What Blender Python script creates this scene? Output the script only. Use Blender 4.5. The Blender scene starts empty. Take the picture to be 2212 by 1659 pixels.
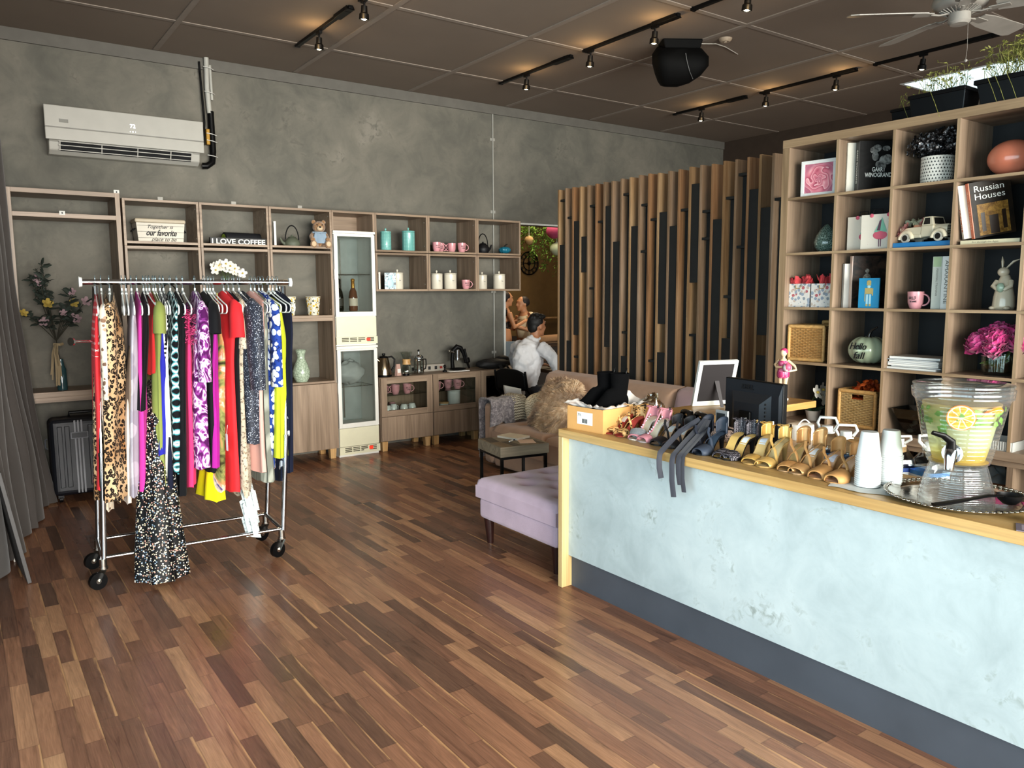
EXPO = 0.0
import bpy, math, random
from mathutils import Vector, Matrix, Euler, noise as mnoise
R = random.Random(7)
SC = bpy.context.scene
COL = SC.collection
PI = math.pi
def rad(d): return d * PI / 180
# ---------------------------------------------------------------- mesh helper
class MB:
    def __init__(s, mi=0):
        s.v = []; s.f = []; s.m = []; s.M = Matrix.Identity(4); s.mi = mi
    def at(s, loc=(0, 0, 0), rot=(0, 0, 0), sc=1):
        s.M = Matrix.Translation(loc) @ Euler(rot).to_matrix().to_4x4() @ Matrix.Diagonal((sc, sc, sc, 1) if not isinstance(sc, tuple) else (*sc, 1))
        return s
    def mat(s, i): s.mi = i; return s
    def add(s, vs, fs):
        b = len(s.v)
        s.v += [tuple(s.M @ Vector(p)) for p in vs]
        s.f += [tuple(b + i for i in f) for f in fs]
        s.m += [s.mi] * len(fs)
        return s
    def box(s, x0, x1, y0, y1, z0, z1):
        return s.frus((x0, x1, y0, y1, z0), (x0, x1, y0, y1, z1))
    def frus(s, a, b):
        x0, x1, y0, y1, z0 = a; X0, X1, Y0, Y1, z1 = b
        vs = [(x0, y0, z0), (x1, y0, z0), (x1, y1, z0), (x0, y1, z0), (X0, Y0, z1), (X1, Y0, z1), (X1, Y1, z1), (X0, Y1, z1)]
        return s.add(vs, [(3, 2, 1, 0), (4, 5, 6, 7), (0, 1, 5, 4), (1, 2, 6, 5), (2, 3, 7, 6), (3, 0, 4, 7)])
    def loft(s, rings, closed=True, cap=(True, True)):
        n = len(rings[0]); vs = [p for r in rings for p in r]; fs = []
        m = n if closed else n - 1
        for i in range(len(rings) - 1):
            for j in range(m):
                k = (j + 1) % n
                fs.append((i * n + j, i * n + k, (i + 1) * n + k, (i + 1) * n + j))
        if closed and cap[0]: fs.append(tuple(reversed(range(n))))
        if closed and cap[1]: fs.append(tuple((len(rings) - 1) * n + j for j in range(n)))
        return s.add(vs, fs)
    def tube(s, pts, r, n=8, cap=True, flat=None, up=(0, 0, 1)):
        pts = [Vector(p) for p in pts]; N = len(pts)
        rs = r if isinstance(r, (list, tuple)) else [r] * N
        rings = []; upv = Vector(up); prev = None
        for i, p in enumerate(pts):
            t = (pts[min(i + 1, N - 1)] - pts[max(i - 1, 0)])
            if t.length < 1e-9: t = Vector((0, 0, 1))
            t.normalize()
            if prev is None:
                a = upv.cross(t)
                if a.length < 1e-3: a = Vector((1, 0, 0)).cross(t)
                if a.length < 1e-3: a = Vector((0, 1, 0)).cross(t)
            else:
                a = prev - t * prev.dot(t)
                if a.length < 1e-6: a = upv.cross(t)
            a.normalize(); b = t.cross(a); prev = a
            fx = flat if flat else 1
            rings.append([tuple(p + a * (rs[i] * math.cos(2 * PI * k / n)) + b * (rs[i] * fx * math.sin(2 * PI * k / n))) for k in range(n)])
        return s.loft(rings, True, (cap, cap))
    def cyl(s, a, b, r0, r1=None, n=16, cap=True):
        return s.tube([a, b], [r0, r0 if r1 is None else r1], n, cap)
    def lathe(s, prof, n=24, cap=(False, False), c=(0, 0, 0), a0=0, sq=None):
        rings = []
        for r, z in prof:
            ring = []
            for k in range(n):
                t = a0 + 2 * PI * k / n
                q = 1
                if sq: q = 1 / (abs(math.cos(t)) ** sq + abs(math.sin(t)) ** sq) ** (1 / sq)
                ring.append((c[0] + r * q * math.cos(t), c[1] + r * q * math.sin(t), c[2] + z))
            rings.append(ring)
        return s.loft(rings, True, cap)
    def ell(s, c, rx, ry=None, rz=None, n=16, m=10, f=None):
        ry = rx if ry is None else ry; rz = rx if rz is None else rz
        rings = []
        for i in range(m + 1):
            ph = -PI / 2 + PI * i / m; cr = max(math.cos(ph), 1e-4)
            ring = []
            for k in range(n):
                t = 2 * PI * k / n; q = f(t, ph) if f else 1
                ring.append((c[0] + rx * cr * math.cos(t) * q, c[1] + ry * cr * math.sin(t) * q, c[2] + rz * math.sin(ph) * (q if f else 1)))
            rings.append(ring)
        return s.loft(rings, True, (True, True))
    def prism(s, poly, z0, z1):
        n = len(poly)
        vs = [(x, y, z0) for x, y in poly] + [(x, y, z1) for x, y in poly]
        return s.add(vs, [tuple(reversed(range(n))), tuple(range(n, 2 * n))] + [(i, (i + 1) % n, n + (i + 1) % n, n + i) for i in range(n)])
    def grid(s, fn, nu, nv):
        vs = [fn(i / nu, j / nv) for i in range(nu + 1) for j in range(nv + 1)]
        w = nv + 1
        return s.add(vs, [(i * w + j, (i + 1) * w + j, (i + 1) * w + j + 1, i * w + j + 1) for i in range(nu) for j in range(nv)])
    def ribbon(s, pts, wd, w):
        wv = Vector(wd)
        return s.loft([[tuple(Vector(p) - wv * w / 2), tuple(Vector(p) + wv * w / 2)] for p in pts], False)
    def build(s, name, mats, parent=None, smooth=None, bev=0, sub=0, solid=0, label=None, segs=2):
        me = bpy.data.meshes.new(name)
        me.from_pydata(s.v, [], s.f)
        if not isinstance(mats, (list, tuple)): mats = [mats]
        for m in mats: me.materials.append(m)
        me.polygons.foreach_set('material_index', s.m)
        if smooth is not None:
            me.polygons.foreach_set('use_smooth', [True] * len(me.polygons))
            if smooth < 170: me.set_sharp_from_angle(angle=rad(smooth))
        me.update()
        o = bpy.data.objects.new(name, me); COL.objects.link(o)
        if parent: o.parent = parent
        if solid:
            d = o.modifiers.new('solid', 'SOLIDIFY'); d.thickness = solid; d.offset = 0
        if bev:
            d = o.modifiers.new('bevel', 'BEVEL'); d.width = bev; d.segments = segs; d.limit_method = 'ANGLE'; d.angle_limit = rad(40)
        if sub:
            d = o.modifiers.new('sub', 'SUBSURF'); d.levels = sub; d.render_levels = sub
        if label: o['label'] = label
        return o
def boxes(name, bl, mat, parent, edge=None, **kw):
    for b in bl:
        m = MB(); m.box(*b)
        if edge: m.m[5] = 1
        o = m.build(name, [mat, edge] if edge else mat, parent, **kw)
    return o
def tag(o, label=None, cat=None, group=None, kind=None):
    if label: o['label'] = label
    if cat: o['category'] = cat
    if group: o['group'] = group
    if kind: o['kind'] = kind
    return o
def thing(name, label, cat, loc=(0, 0, 0), rz=0, group=None, rot=None):
    o = bpy.data.objects.new(name, None); COL.objects.link(o)
    o.empty_display_size = .05
    o.location = loc; o.rotation_euler = rot if rot else (0, 0, rz)
    return tag(o, label, cat, group)
def copy_tree(o, parent=None):
    c = o.copy(); COL.objects.link(c)
    if parent: c.parent = parent
    for ch in list(o.children): copy_tree(ch, c)
    return c
def dup(o, loc, rz=0, label=None, group=None):
    c = copy_tree(o); c.location = loc; c.rotation_euler = (0, 0, rz)
    if label: c['label'] = label
    if group: c['group'] = group
    return c
def struct(o): o['kind'] = 'structure'; return o
def text(name, body, mat, parent, loc, rot, size, width=None, shear=0, ext=.0004, bold=0, space=1, label=None):
    cu = bpy.data.curves.new(name, 'FONT'); cu.body = body; cu.size = size; cu.align_x = 'CENTER'; cu.align_y = 'CENTER'
    cu.extrude = ext; cu.shear = shear; cu.offset = bold; cu.space_character = space; cu.resolution_u = 3
    cu.space_line = .9
    t = bpy.data.objects.new(name, cu); COL.objects.link(t)
    dg = bpy.context.evaluated_depsgraph_get(); dg.update()
    me = bpy.data.meshes.new_from_object(t.evaluated_get(dg))
    bpy.data.objects.remove(t)
    xs = [v.co.x for v in me.vertices]
    sx = 1
    if width and xs: sx = width / max(max(xs) - min(xs), 1e-6)
    me.transform(Matrix.Translation(loc) @ Euler(rot).to_matrix().to_4x4() @ Matrix.Diagonal((sx, 1, 1, 1)))
    me.materials.clear(); me.materials.append(mat)
    o = bpy.data.objects.new(name, me); COL.objects.link(o); o.parent = parent
    if label: o['label'] = label
    return o
# ---------------------------------------------------------------- materials
def hx(h):
    h = h.lstrip('#'); c = [int(h[i:i + 2], 16) / 255 for i in (0, 2, 4)]
    return tuple((x / 12.92 if x <= .04045 else ((x + .055) / 1.055) ** 2.4) for x in c) + (1,)
class N:
    def __init__(s, name):
        s.m = bpy.data.materials.new(name); s.m.use_nodes = True
        s.t = s.m.node_tree; s.b = s.t.nodes['Principled BSDF']; s._c = None
    def n(s, typ, **kw):
        nd = s.t.nodes.new('ShaderNode' + typ)
        for k, v in kw.items():
            if k in nd.inputs.keys() if not k.startswith('_') else False: s.put(nd.inputs[k], v)
            else: setattr(nd, k.lstrip('_'), v)
        return nd
    def put(s, sock, v):
        if hasattr(v, 'outputs'): v = v.outputs[0]
        if hasattr(v, 'is_linked') and hasattr(v, 'node'): s.t.links.new(v, sock)
        else: sock.default_value = v
    def co(s, kind='Object', scale=(1, 1, 1), rot=(0, 0, 0), loc=(0, 0, 0)):
        if s._c is None: s._c = s.t.nodes.new('ShaderNodeTexCoord')
        mp = s.t.nodes.new('ShaderNodeMapping')
        s.t.links.new(s._c.outputs[kind], mp.inputs[0])
        mp.inputs['Scale'].default_value = scale; mp.inputs['Rotation'].default_value = rot; mp.inputs['Location'].default_value = loc
        return mp.outputs[0]
    def noise(s, vec, scale=5, det=3, rough=.5, dist=0, out=0):
        nd = s.n('TexNoise'); s.put(nd.inputs['Vector'], vec); nd.inputs['Scale'].default_value = scale
        nd.inputs['Detail'].default_value = det; nd.inputs['Roughness'].default_value = rough; nd.inputs['Distortion'].default_value = dist
        return nd.outputs[out]
    def vor(s, vec, scale=5, feat='F1', metric='EUCLIDEAN', rnd=1, out='Distance'):
        nd = s.n('TexVoronoi'); nd.feature = feat
        if feat not in ('DISTANCE_TO_EDGE',): nd.distance = metric
        s.put(nd.inputs['Vector'], vec); nd.inputs['Scale'].default_value = scale; nd.inputs['Randomness'].default_value = rnd
        return nd.outputs[out]
    def ramp(s, fac, stops, const=False):
        nd = s.n('ValToRGB'); s.put(nd.inputs[0], fac); r = nd.color_ramp
        if const: r.interpolation = 'CONSTANT'
        while len(r.elements) > 1: r.elements.remove(r.elements[-1])
        r.elements[0].position = stops[0][0]; r.elements[0].color = hx(stops[0][1]) if isinstance(stops[0][1], str) else stops[0][1]
        for p, c in stops[1:]:
            e = r.elements.new(p); e.color = hx(c) if isinstance(c, str) else c
        return nd.outputs[0]
    def mix(s, fac, a, b, typ='MIX'):
        nd = s.n('MixRGB'); nd.blend_type = typ
        s.put(nd.inputs[0], fac); s.put(nd.inputs[1], hx(a) if isinstance(a, str) else a); s.put(nd.inputs[2], hx(b) if isinstance(b, str) else b)
        return nd.outputs[0]
    def math(s, op, a, b=0, c=0):
        nd = s.n('Math'); nd.operation = op
        for i, v in enumerate((a, b, c)): s.put(nd.inputs[i], v)
        return nd.outputs[0]
    def xyz(s, vec):
        nd = s.n('SeparateXYZ'); s.put(nd.inputs[0], vec); return nd.outputs
    def vec(s, x, y, z=0):
        nd = s.n('CombineXYZ')
        for i, v in enumerate((x, y, z)): s.put(nd.inputs[i], v)
        return nd.outputs[0]
    def white(s, vec, out='Value'):
        nd = s.n('TexWhiteNoise'); s.put(nd.inputs[0], vec); return nd.outputs[out]
    def set(s, **kw):
        for k, v in kw.items(): s.put(s.b.inputs[k.replace('_', ' ')], v)
        return s
    def bump(s, h, strength=.2, dist=.01):
        nd = s.n('Bump'); s.put(nd.inputs['Height'], h); nd.inputs['Strength'].default_value = strength; nd.inputs['Distance'].default_value = dist
        s.t.links.new(nd.outputs[0], s.b.inputs['Normal']); return s
def dk(h, k):
    c = hx(h) if isinstance(h, str) else h
    return tuple(min(1, x * k) for x in c[:3]) + (1,)
_cache = {}
def P(name, h, rough=.5, metal=0, var=.08, scale=9, bump=0, bscale=60, coat=0, sheen=0, emis=0, spec=.5):
    if name in _cache: return _cache[name]
    g = N(name); v = g.noise(g.co(), scale, 3)
    g.set(Base_Color=g.ramp(v, [(.3, dk(h, 1 - var)), (.7, dk(h, 1 + var))]), Roughness=rough, Metallic=metal)
    if coat: g.set(Coat_Weight=coat)
    if spec != .5: g.set(Specular_IOR_Level=spec)
    if sheen: g.set(Sheen_Weight=sheen)
    if emis: g.set(Emission_Color=hx(h), Emission_Strength=emis)
    if bump: g.bump(g.noise(g.co(), bscale, 2), bump, .004)
    _cache[name] = g.m
    return g.m
def wood(name, cols, axis='z', rough=.42, k=1.0, fine=.35):
    if name in _cache: return _cache[name]
    g = N(name); a = {'x': 0, 'y': 1, 'z': 2}[axis]
    sc = [11 * k] * 3; sc[a] = .8 * k
    sf = [90 * k] * 3; sf[a] = 2.5 * k
    c = g.noise(g.co('Object', tuple(sc)), 1, 4, .55, .9)
    f = g.noise(g.co('Object', tuple(sf)), 1, 2, .6)
    base = g.ramp(c, [(.28, cols[0]), (.5, cols[1]), (.72, cols[2])])
    base = g.mix(fine, base, g.ramp(f, [(.3, (.35, .35, .35, 1)), (.7, (1, 1, 1, 1))]), 'MULTIPLY')
    g.set(Base_Color=base, Roughness=rough); g.bump(f, .06, .002)
    _cache[name] = g.m
    return g.m
def glass(name, tint='ffffff', refl=.12, rough=.02, clear=.97, bump=None, lit_haze=0, bs=.5):
    """thin clear sheet: see-through, with a mirror-like sheen that grows at grazing angles"""
    if name in _cache: return _cache[name]
    g = N(name); t = g.t
    tr = g.n('BsdfTransparent'); tr.inputs[0].default_value = tuple(x * clear for x in hx(tint)[:3]) + (1,)
    gl = g.n('BsdfGlossy'); gl.inputs['Roughness'].default_value = rough
    v = g.noise(g.co(), 3, 2)
    gl.inputs['Color'].default_value = (1, 1, 1, 1)
    lw = g.n('LayerWeight'); lw.inputs[0].default_value = .5
    fac = g.math('ADD', g.math('MULTIPLY', g.math('POWER', lw.outputs[1], 4), .75), g.math('ADD', .035, g.math('MULTIPLY', v, refl)))
    if bump:
        bn = g.n('Bump'); g.put(bn.inputs['Height'], bump(g)); bn.inputs['Strength'].default_value = bs; bn.inputs['Distance'].default_value = .004
        t.links.new(bn.outputs[0], gl.inputs['Normal'])
    mx = g.n('MixShader'); g.put(mx.inputs[0], fac)
    t.links.new(tr.outputs[0], mx.inputs[1]); t.links.new(gl.outputs[0], mx.inputs[2])
    last = mx
    if lit_haze:  # pale diffuse share mixed into clear glass to make it look lit
        df = g.n('BsdfTranslucent'); df.inputs[0].default_value = hx(tint); d2 = g.n('BsdfDiffuse'); d2.inputs[0].default_value = hx(tint)
        m3 = g.n('MixShader'); m3.inputs[0].default_value = .5; t.links.new(df.outputs[0], m3.inputs[1]); t.links.new(d2.outputs[0], m3.inputs[2])
        last = g.n('MixShader'); last.inputs[0].default_value = lit_haze; t.links.new(mx.outputs[0], last.inputs[1]); t.links.new(m3.outputs[0], last.inputs[2])
    t.links.new(last.outputs[0], t.nodes['Material Output'].inputs[0])
    t.nodes.remove(g.b)
    _cache[name] = g.m
    return g.m
WG = ('7d6a57', '9a8571', 'b09a84')      # greyish walnut board
W_X = wood('walnut_board_x', WG, 'x'); W_Y = wood('walnut_board_y', WG, 'y'); W_Z = wood('walnut_board_z', WG, 'z')
WS = ('8a7358', 'a98f70', 'bda585')  # lit tone for bookcase front edges; its inner boards are coloured darker as shade
W_SX = wood('shelf_lit_edge_wood', WS, 'y'); W_SZ = wood('shelf_lit_upright_wood', WS, 'z')
W_LEG = wood('pale_leg_wood', ('b98b55', 'cda46d', 'dab684'), 'z')
W_CT = wood('counter_top_wood', ('b58e55', 'cfab70', 'dcbd88'), 'y', .35, .8)
W_CTZ = wood('counter_post_wood', ('b79660', 'ceb07a', 'dac18f'), 'z', .45, .8)
W_RET = wood('return_top_wood', ('a87c42', 'c49a5c', 'd3ae72'), 'x', .35)
WHITE = P('white_plastic', 'e8e8e4', .35, coat=.2)
BLACK = P('black_plastic', '070708', .42, var=.2, spec=.25)
BLKM = P('black_metal', '050506', .5, .2, var=.2, spec=.25)
CHROME = P('chrome', 'd8dadd', .12, 1, var=.04)
STEEL = P('brushed_steel', 'b9b4ac', .25, 1, var=.08)
DARKIN = P('dark_recess', '0d0e10', .8)
PAPER = P('white_paper', 'ecebe6', .7, var=.03)
INK = P('black_ink', '101012', .6)
INKW = P('white_ink', 'f4f2ea', .6)
PANE = glass('clear_pane', 'f6f8f7', .03)
# ---------------------------------------------------------------- camera
yaw, pitch, roll = .6174443, -.1189176, -.0045197
fw = Vector((math.sin(yaw) * math.cos(pitch), math.cos(yaw) * math.cos(pitch), math.sin(pitch)))
rt = Vector((math.cos(yaw), -math.sin(yaw), 0)); up = rt.cross(fw)
r2 = rt * math.cos(roll) + up * math.sin(roll); u2 = up * math.cos(roll) - rt * math.sin(roll)
cam = bpy.data.cameras.new('camera'); cam.sensor_width = 36; cam.lens = 1681.6 / 2212 * 36; cam.clip_start = .05
co = bpy.data.objects.new('camera', cam); COL.objects.link(co)
co.matrix_world = Matrix(((r2.x, u2.x, -fw.x, 0), (r2.y, u2.y, -fw.y, 0), (r2.z, u2.z, -fw.z, 1.62), (0, 0, 0, 1)))
SC.camera = co
SC.view_settings.view_transform = 'Standard'; SC.view_settings.look = 'None'; SC.view_settings.exposure = EXPO; SC.view_settings.gamma = .92
SC.cycles.use_denoising = True; SC.cycles.use_adaptive_sampling = True; SC.cycles.adaptive_threshold = .06
SC.cycles.max_bounces = 6; SC.cycles.diffuse_bounces = 3; SC.cycles.glossy_bounces = 3; SC.cycles.transparent_max_bounces = 24; SC.cycles.transmission_bounces = 6
SC.cycles.caustics_reflective = False; SC.cycles.caustics_refractive = False; SC.cycles.sample_clamp_indirect = 4
# ---------------------------------------------------------------- world + lamps
w = bpy.data.worlds.new('sky'); SC.world = w; w.use_nodes = True
w.node_tree.nodes['Background'].inputs[0].default_value = (.72, .88, 1, 1); w.node_tree.nodes['Background'].inputs[1].default_value = 1.0
def area(name, loc, rot, sx, sy, power, col):
    l = bpy.data.lights.new(name, 'AREA'); l.shape = 'RECTANGLE'; l.size = sx; l.size_y = sy; l.energy = power; l.color = col
    o = bpy.data.objects.new(name, l); COL.objects.link(o); o.location = loc; o.rotation_euler = rot; return o
area('daylight_left', (-1.45, .4, 1.45), (0, -PI / 2, 0), 2.5, 6.6, 320, (.70, .89, 1))
fl_ = area('daylight_front', (2.9, -3.6, 1.6), (PI / 2 - rad(5), 0, rad(-8)), 7.4, 2.5, 610, (1, .955, .90)); fl_.data.spread = rad(75)
area('daylight_skylight', (8.44, 2.7, 4.6), (0, 0, 0), .9, 3.2, 90, (.85, .95, 1))
area('studio_light', (7.3, 9.4, 3.62), (0, 0, 0), 1.4, 1.4, 90, (1, .8, .55))
# ---------------------------------------------------------------- shell materials
def floor_mat():
    g = N('strip_floor'); x, y, z = g.xyz(g.co())
    wd = .066
    row = g.math('FLOOR', g.math('DIVIDE', x, wd))
    rr = g.white(g.vec(row, 3.1, 0)); r2_ = g.white(g.vec(row, 9.7, 0))
    ln = g.math('ADD', .36, g.math('MULTIPLY', r2_, .3))
    yy = g.math('ADD', g.math('DIVIDE', y, ln), g.math('MULTIPLY', rr, 7))
    colm = g.math('FLOOR', yy)
    idv = g.vec(row, colm, 1.7)
    tint = g.white(idv); t2 = g.white(idv, 'Color')
    fr = g.math('FRACT', yy); fx = g.math('FRACT', g.math('DIVIDE', x, wd))
    # grain: stretched along the strip, shifted for every strip
    ox = g.math('ADD', g.math('MULTIPLY', x, 26), g.math('MULTIPLY', tint, 90))
    oy = g.math('ADD', g.math('MULTIPLY', y, 2.2), g.math('MULTIPLY', tint, 50))
    gv = g.vec(ox, oy, tint)
    gr = g.noise(gv, 1, 4, .6, 1.3); fine = g.noise(g.vec(g.math('MULTIPLY', x, 240), g.math('MULTIPLY', y, 9), tint), 1, 2)
    base = g.ramp(tint, [(0, '6c5041'), (.25, '845f4c'), (.55, '996d55'), (.8, 'ab7d60'), (1, 'c29571')])
    base = g.mix(.75, base, g.ramp(gr, [(.27, (.34, .31, .30, 1)), (.40, (.72, .69, .67, 1)), (.62, (1.0, .98, .95, 1)), (.75, (1.35, 1.3, 1.2, 1))]), 'MULTIPLY')
    base = g.mix(.4, base, g.ramp(fine, [(.3, (.5, .48, .46, 1)), (.7, (1.1, 1.1, 1.1, 1))]), 'MULTIPLY')
    # pale sapwood streak on one side of some strips
    sap = g.math('SUBTRACT', g.math('ADD', fx, g.math('MULTIPLY', gr, .5)), g.math('ADD', .98, g.math('MULTIPLY', t2, .5)))
    base = g.mix(g.ramp(sap, [(.0, (0, 0, 0, 1)), (.12, (.75, .75, .75, 1))]), base, 'd0a070')
    e1 = g.math('MULTIPLY', g.math('SUBTRACT', 1, fr), ln); e0 = g.math('MULTIPLY', fr, ln)
    ed = g.math('MINIMUM', g.math('MINIMUM', e0, e1), g.math('MULTIPLY', g.math('MINIMUM', fx, g.math('SUBTRACT', 1, fx)), wd))
    base = g.mix(g.ramp(ed, [(0, (.35, .35, .35, 1)), (.0009, (0, 0, 0, 1))]), base, '2c1e18')
    g.set(Base_Color=base, Roughness=g.ramp(g.noise(g.co(), 1.3, 3), [(.3, (.22,) * 3 + (1,)), (.7, (.36,) * 3 + (1,))]))
    g.set(Specular_IOR_Level=.5); g.bump(fine, .05, .001)
    return g.m
def plaster(name, stops, big=.9, rough=.85, spot=.35, spotcol='3a3a37', k=1):
    g = N(name); v = g.co()
    a = g.noise(v, big, 6, .62, .4); b = g.noise(v, 3.2 * k, 5, .65, .8); c = g.noise(v, 14 * k, 4, .6, 1.2)
    f = g.math('ADD', g.math('MULTIPLY', a, .6), g.math('MULTIPLY', b, .4))
    base = g.ramp(f, stops)
    sp = g.ramp(g.math('MULTIPLY', g.ramp(b, [(.55, (0, 0, 0, 1)), (.72, (1, 1, 1, 1))]), g.ramp(c, [(.48, (0, 0, 0, 1)), (.62, (1, 1, 1, 1))])), [(0, (0, 0, 0, 1)), (1, (spot,) * 3 + (1,))])
    base = g.mix(sp, base, spotcol)
    g.set(Base_Color=base, Roughness=rough); g.bump(c, .12, .004)
    return g.m
M_FLOOR = floor_mat()
M_WALL = plaster('grey_plaster', [(.3, '52514c'), (.47, '69675f'), (.6, '7b776d'), (.72, '8a857b')], spot=.5)
M_CROWN = P('ceiling_strip_paint', '68655f', .8)
M_CEIL = P('brown_ceiling_paint', '85786c', .85, var=.05, scale=1.5)
M_BATTEN = P('ceiling_batten_paint', '92877d', .8, var=.04)
M_WARM = plaster('ochre_studio_wall', [(.3, '6d532c'), (.7, '8c6d3e')], spot=.1)
M_WHITEW = P('white_wall_paint', 'd5d6d2', .8)
def slab(name, boxes, mat, **kw):
    m = MB()
    for b in boxes: m.box(*b)
    return struct(m.build(name, mat, **kw))
slab('floor', [(-1.1, 11.2, -3.3, 12.6, -.1, 0)], M_FLOOR)
H = 3.69; SX0, SX1, SY0, SY1 = 7.98, 8.9, 1.1, 4.41
slab('ceiling', [(-1.1, SX0, -3.3, 12.6, H, H + .12), (SX1, 11.2, -3.3, 12.6, H, H + .12), (SX0, SX1, -3.3, SY0, H, H + .12), (SX0, SX1, SY1, 12.6, H, H + .12)], M_CEIL)
b = MB()
for k in range(-1, 7):
    x = 1.55 + 1.225 * k + (.02 if k > 3 else 0)
    if x < 8.9 and not 7.9 < x: b.box(x - .022, x + .022, -3.2, 7.43, H - .008, H)
for k in range(-6, 3):
    y = 5.375 + 1.22 * k
    if y < 7.4: b.box(-1, 7.9 if y < 4.5 else 9.0, y - .022, y + .022, H - .006, H)
struct(b.build('trim_1', M_BATTEN))
# skylight shaft: white lined, open to the sky
slab('skylight_shaft_wall', [(SX0 + .001, SX0 + .03, SY0 + .001, SY1 - .001, H - .004, H + .75), (SX1 - .03, SX1 - .001, SY0 + .001, SY1 - .001, H - .004, H + .75), (SX0 + .03, SX1 - .03, SY0 + .001, SY0 + .03, H - .004, H + .75), (SX0 + .03, SX1 - .03, SY1 - .03, SY1 - .001, H - .004, H + .75)], P('skylight_shaft_paint', 'dfe7ea', .8, var=.02))
f = MB()
for y in (SY0, 2.2, 3.3, SY1 - .04): f.box(SX0, SX1, y, y + .04, H + .7, H + .75)
f.box(SX0 + .03, SX0 + .06, SY0, SY1, H + .7, H + .75).box(SX1 - .06, SX1 - .03, SY0, SY1, H + .7, H + .75)
wf = struct(f.build('window_4', P('skylight_frame', 'b9c2c6', .6)))
f = MB(); f.box(SX0, SX1, SY0, SY1, H + .72, H + .726); f.build('pane', PANE, wf)
OX0, OX1, OZ = 5.205, 7.3, 2.39
YW = 7.49
slab('wall_back', [(-1.1, OX0, YW, YW + .12, 0, H), (OX0, OX1, YW, YW + .12, OZ, H), (OX1, 9.1, YW, YW + .12, 0, H)], M_WALL)
slab('trim_2', [(-1.0, 9.0, YW - .022, YW, H - .10, H)], M_CROWN, bev=.004)
slab('trim_3', [(OX0 - .012, OX0 + .014, YW - .02, YW + .12, 0, OZ), (OX0, OX1, YW - .02, YW + .01, OZ, OZ + .02)], P('opening_edge_metal', 'c9c9c4', .4))
slab('wall_right', [(9.0, 9.1, -3.3, YW, 0, H)], P('dark_brown_wall', '4a3d33', .85))
slab('wall_studio_far', [(4.9, 11.2, 11.3, 11.4, 0, H)], M_WARM)
slab('wall_studio_left', [(4.8, 4.9, YW + .12, 11.4, 0, H)], M_WARM)
slab('wall_studio_right', [(11.1, 11.2, YW + .12, 11.4, 0, H)], M_WARM)
slab('baseboard_studio', [(4.9, 11.1, 11.27, 11.3, 0, .82)], P('dark_wainscot', '3b2c1d', .6))
# street side: two glazed walls behind the camera
slab('wall_left', [(-1.1, -1.0, -3.3, -2.9, 0, H), (-1.1, -1.0, -2.9, 3.7, 0, .2), (-1.1, -1.0, -2.9, 3.7, 2.75, H), (-1.1, -1.0, 3.7, 7.61, 0, H)], M_WALL)
slab('wall_front', [(-1.1, -.8, -3.3, -3.2, 0, H), (-.8, 6.6, -3.3, -3.2, 0, .2), (-.8, 6.6, -3.3, -3.2, 2.75, H), (6.6, 9.1, -3.3, -3.2, 0, H)], M_WALL)
fm = P('window_frame_black', '1b1b1c', .5)
def shopwin(name, u0, u1, n, along):
    f = MB(); g = MB()
    for i in range(n + 1):
        u = u0 + (u1 - u0) * i / n
        bx = (u - .03, u + .03)
        f.box(-1.09, -1.01, bx[0], bx[1], .2, 2.75) if along == 'y' else f.box(bx[0], bx[1], -3.29, -3.21, .2, 2.75)
    for z in (.2, 2.1, 2.7):
        f.box(-1.09, -1.01, u0, u1, z, z + .05) if along == 'y' else f.box(u0, u1, -3.29, -3.21, z, z + .05)
    o = struct(f.build(name, fm))
    g.box(-1.053, -1.047, u0, u1, .2, 2.75) if along == 'y' else g.box(u0, u1, -3.253, -3.247, .2, 2.75)
    g.build('pane', PANE, o)
shopwin('window_1', -2.9, 3.7, 5, 'y'); shopwin('window_2', -.8, 6.6, 5, 'x')
# conduit pipe on the back wall
p = MB(); p.cyl((5.062, YW - .0085, 0), (5.062, YW - .0085, H - .02), .008)
for z in (.9, 1.6, 2.5, 3.3): p.box(5.03, 5.094, YW - .004, YW, z, z + .03)
tag(p.build('conduit_pipe', P('painted_conduit', 'a09f98', .5), smooth=40), 'thin grey conduit pipe running up the back wall', 'pipe')
# ---------------------------------------------------------------- ceiling fittings
def lamp_mesh_mats():
    return BLACK
BULB = P('lit_bulb', 'fff0c8', .4, emis=30)
def spot_lamp(x, y, lit=1, lab=''):
    t = thing('track_spotlight', lab, 'spotlight', (x, y, H - .024), 0, 'ceiling track spotlights')
    m = MB(); m.box(-.012, .012, -.035, .035, -.02, 0).cyl((0, 0, -.02), (0, 0, -.05), .008, n=8); m.build('track_adapter', BLACK, t)
    m = MB(); m.at((0, 0, -.045), (rad(6), 0, 0)); m.lathe([(.0, 0), (.022, 0), (.024, -.045), (.034, -.055), (.036, -.09), (.031, -.092), (.026, -.075), (0, -.075)], 20)
    m.build('lamp_head', BLACK, t, smooth=40)
    m = MB(); m.at((0, 0, -.045), (rad(6), 0, 0)); m.lathe([(0, -.094), (.012, -.092), (.027, -.08)], 16); m.build('bulb', BULB, t, smooth=60)
    if lit:
        l = bpy.data.lights.new('spot_glow', 'SPOT'); l.energy = 9; l.color = (1, .72, .38); l.spot_size = rad(85); l.spot_blend = .6; l.shadow_soft_size = .03
        o = bpy.data.objects.new('spot_glow', l); COL.objects.link(o); o.location = (x, y - .008, H - .17)
        l = bpy.data.lights.new('spot_halo', 'POINT'); l.energy = 1.6; l.color = (1, .66, .3); l.shadow_soft_size = .03
        o = bpy.data.objects.new('spot_halo', l); COL.objects.link(o); o.location = (x - .07, y - .09, H - .14)
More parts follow.
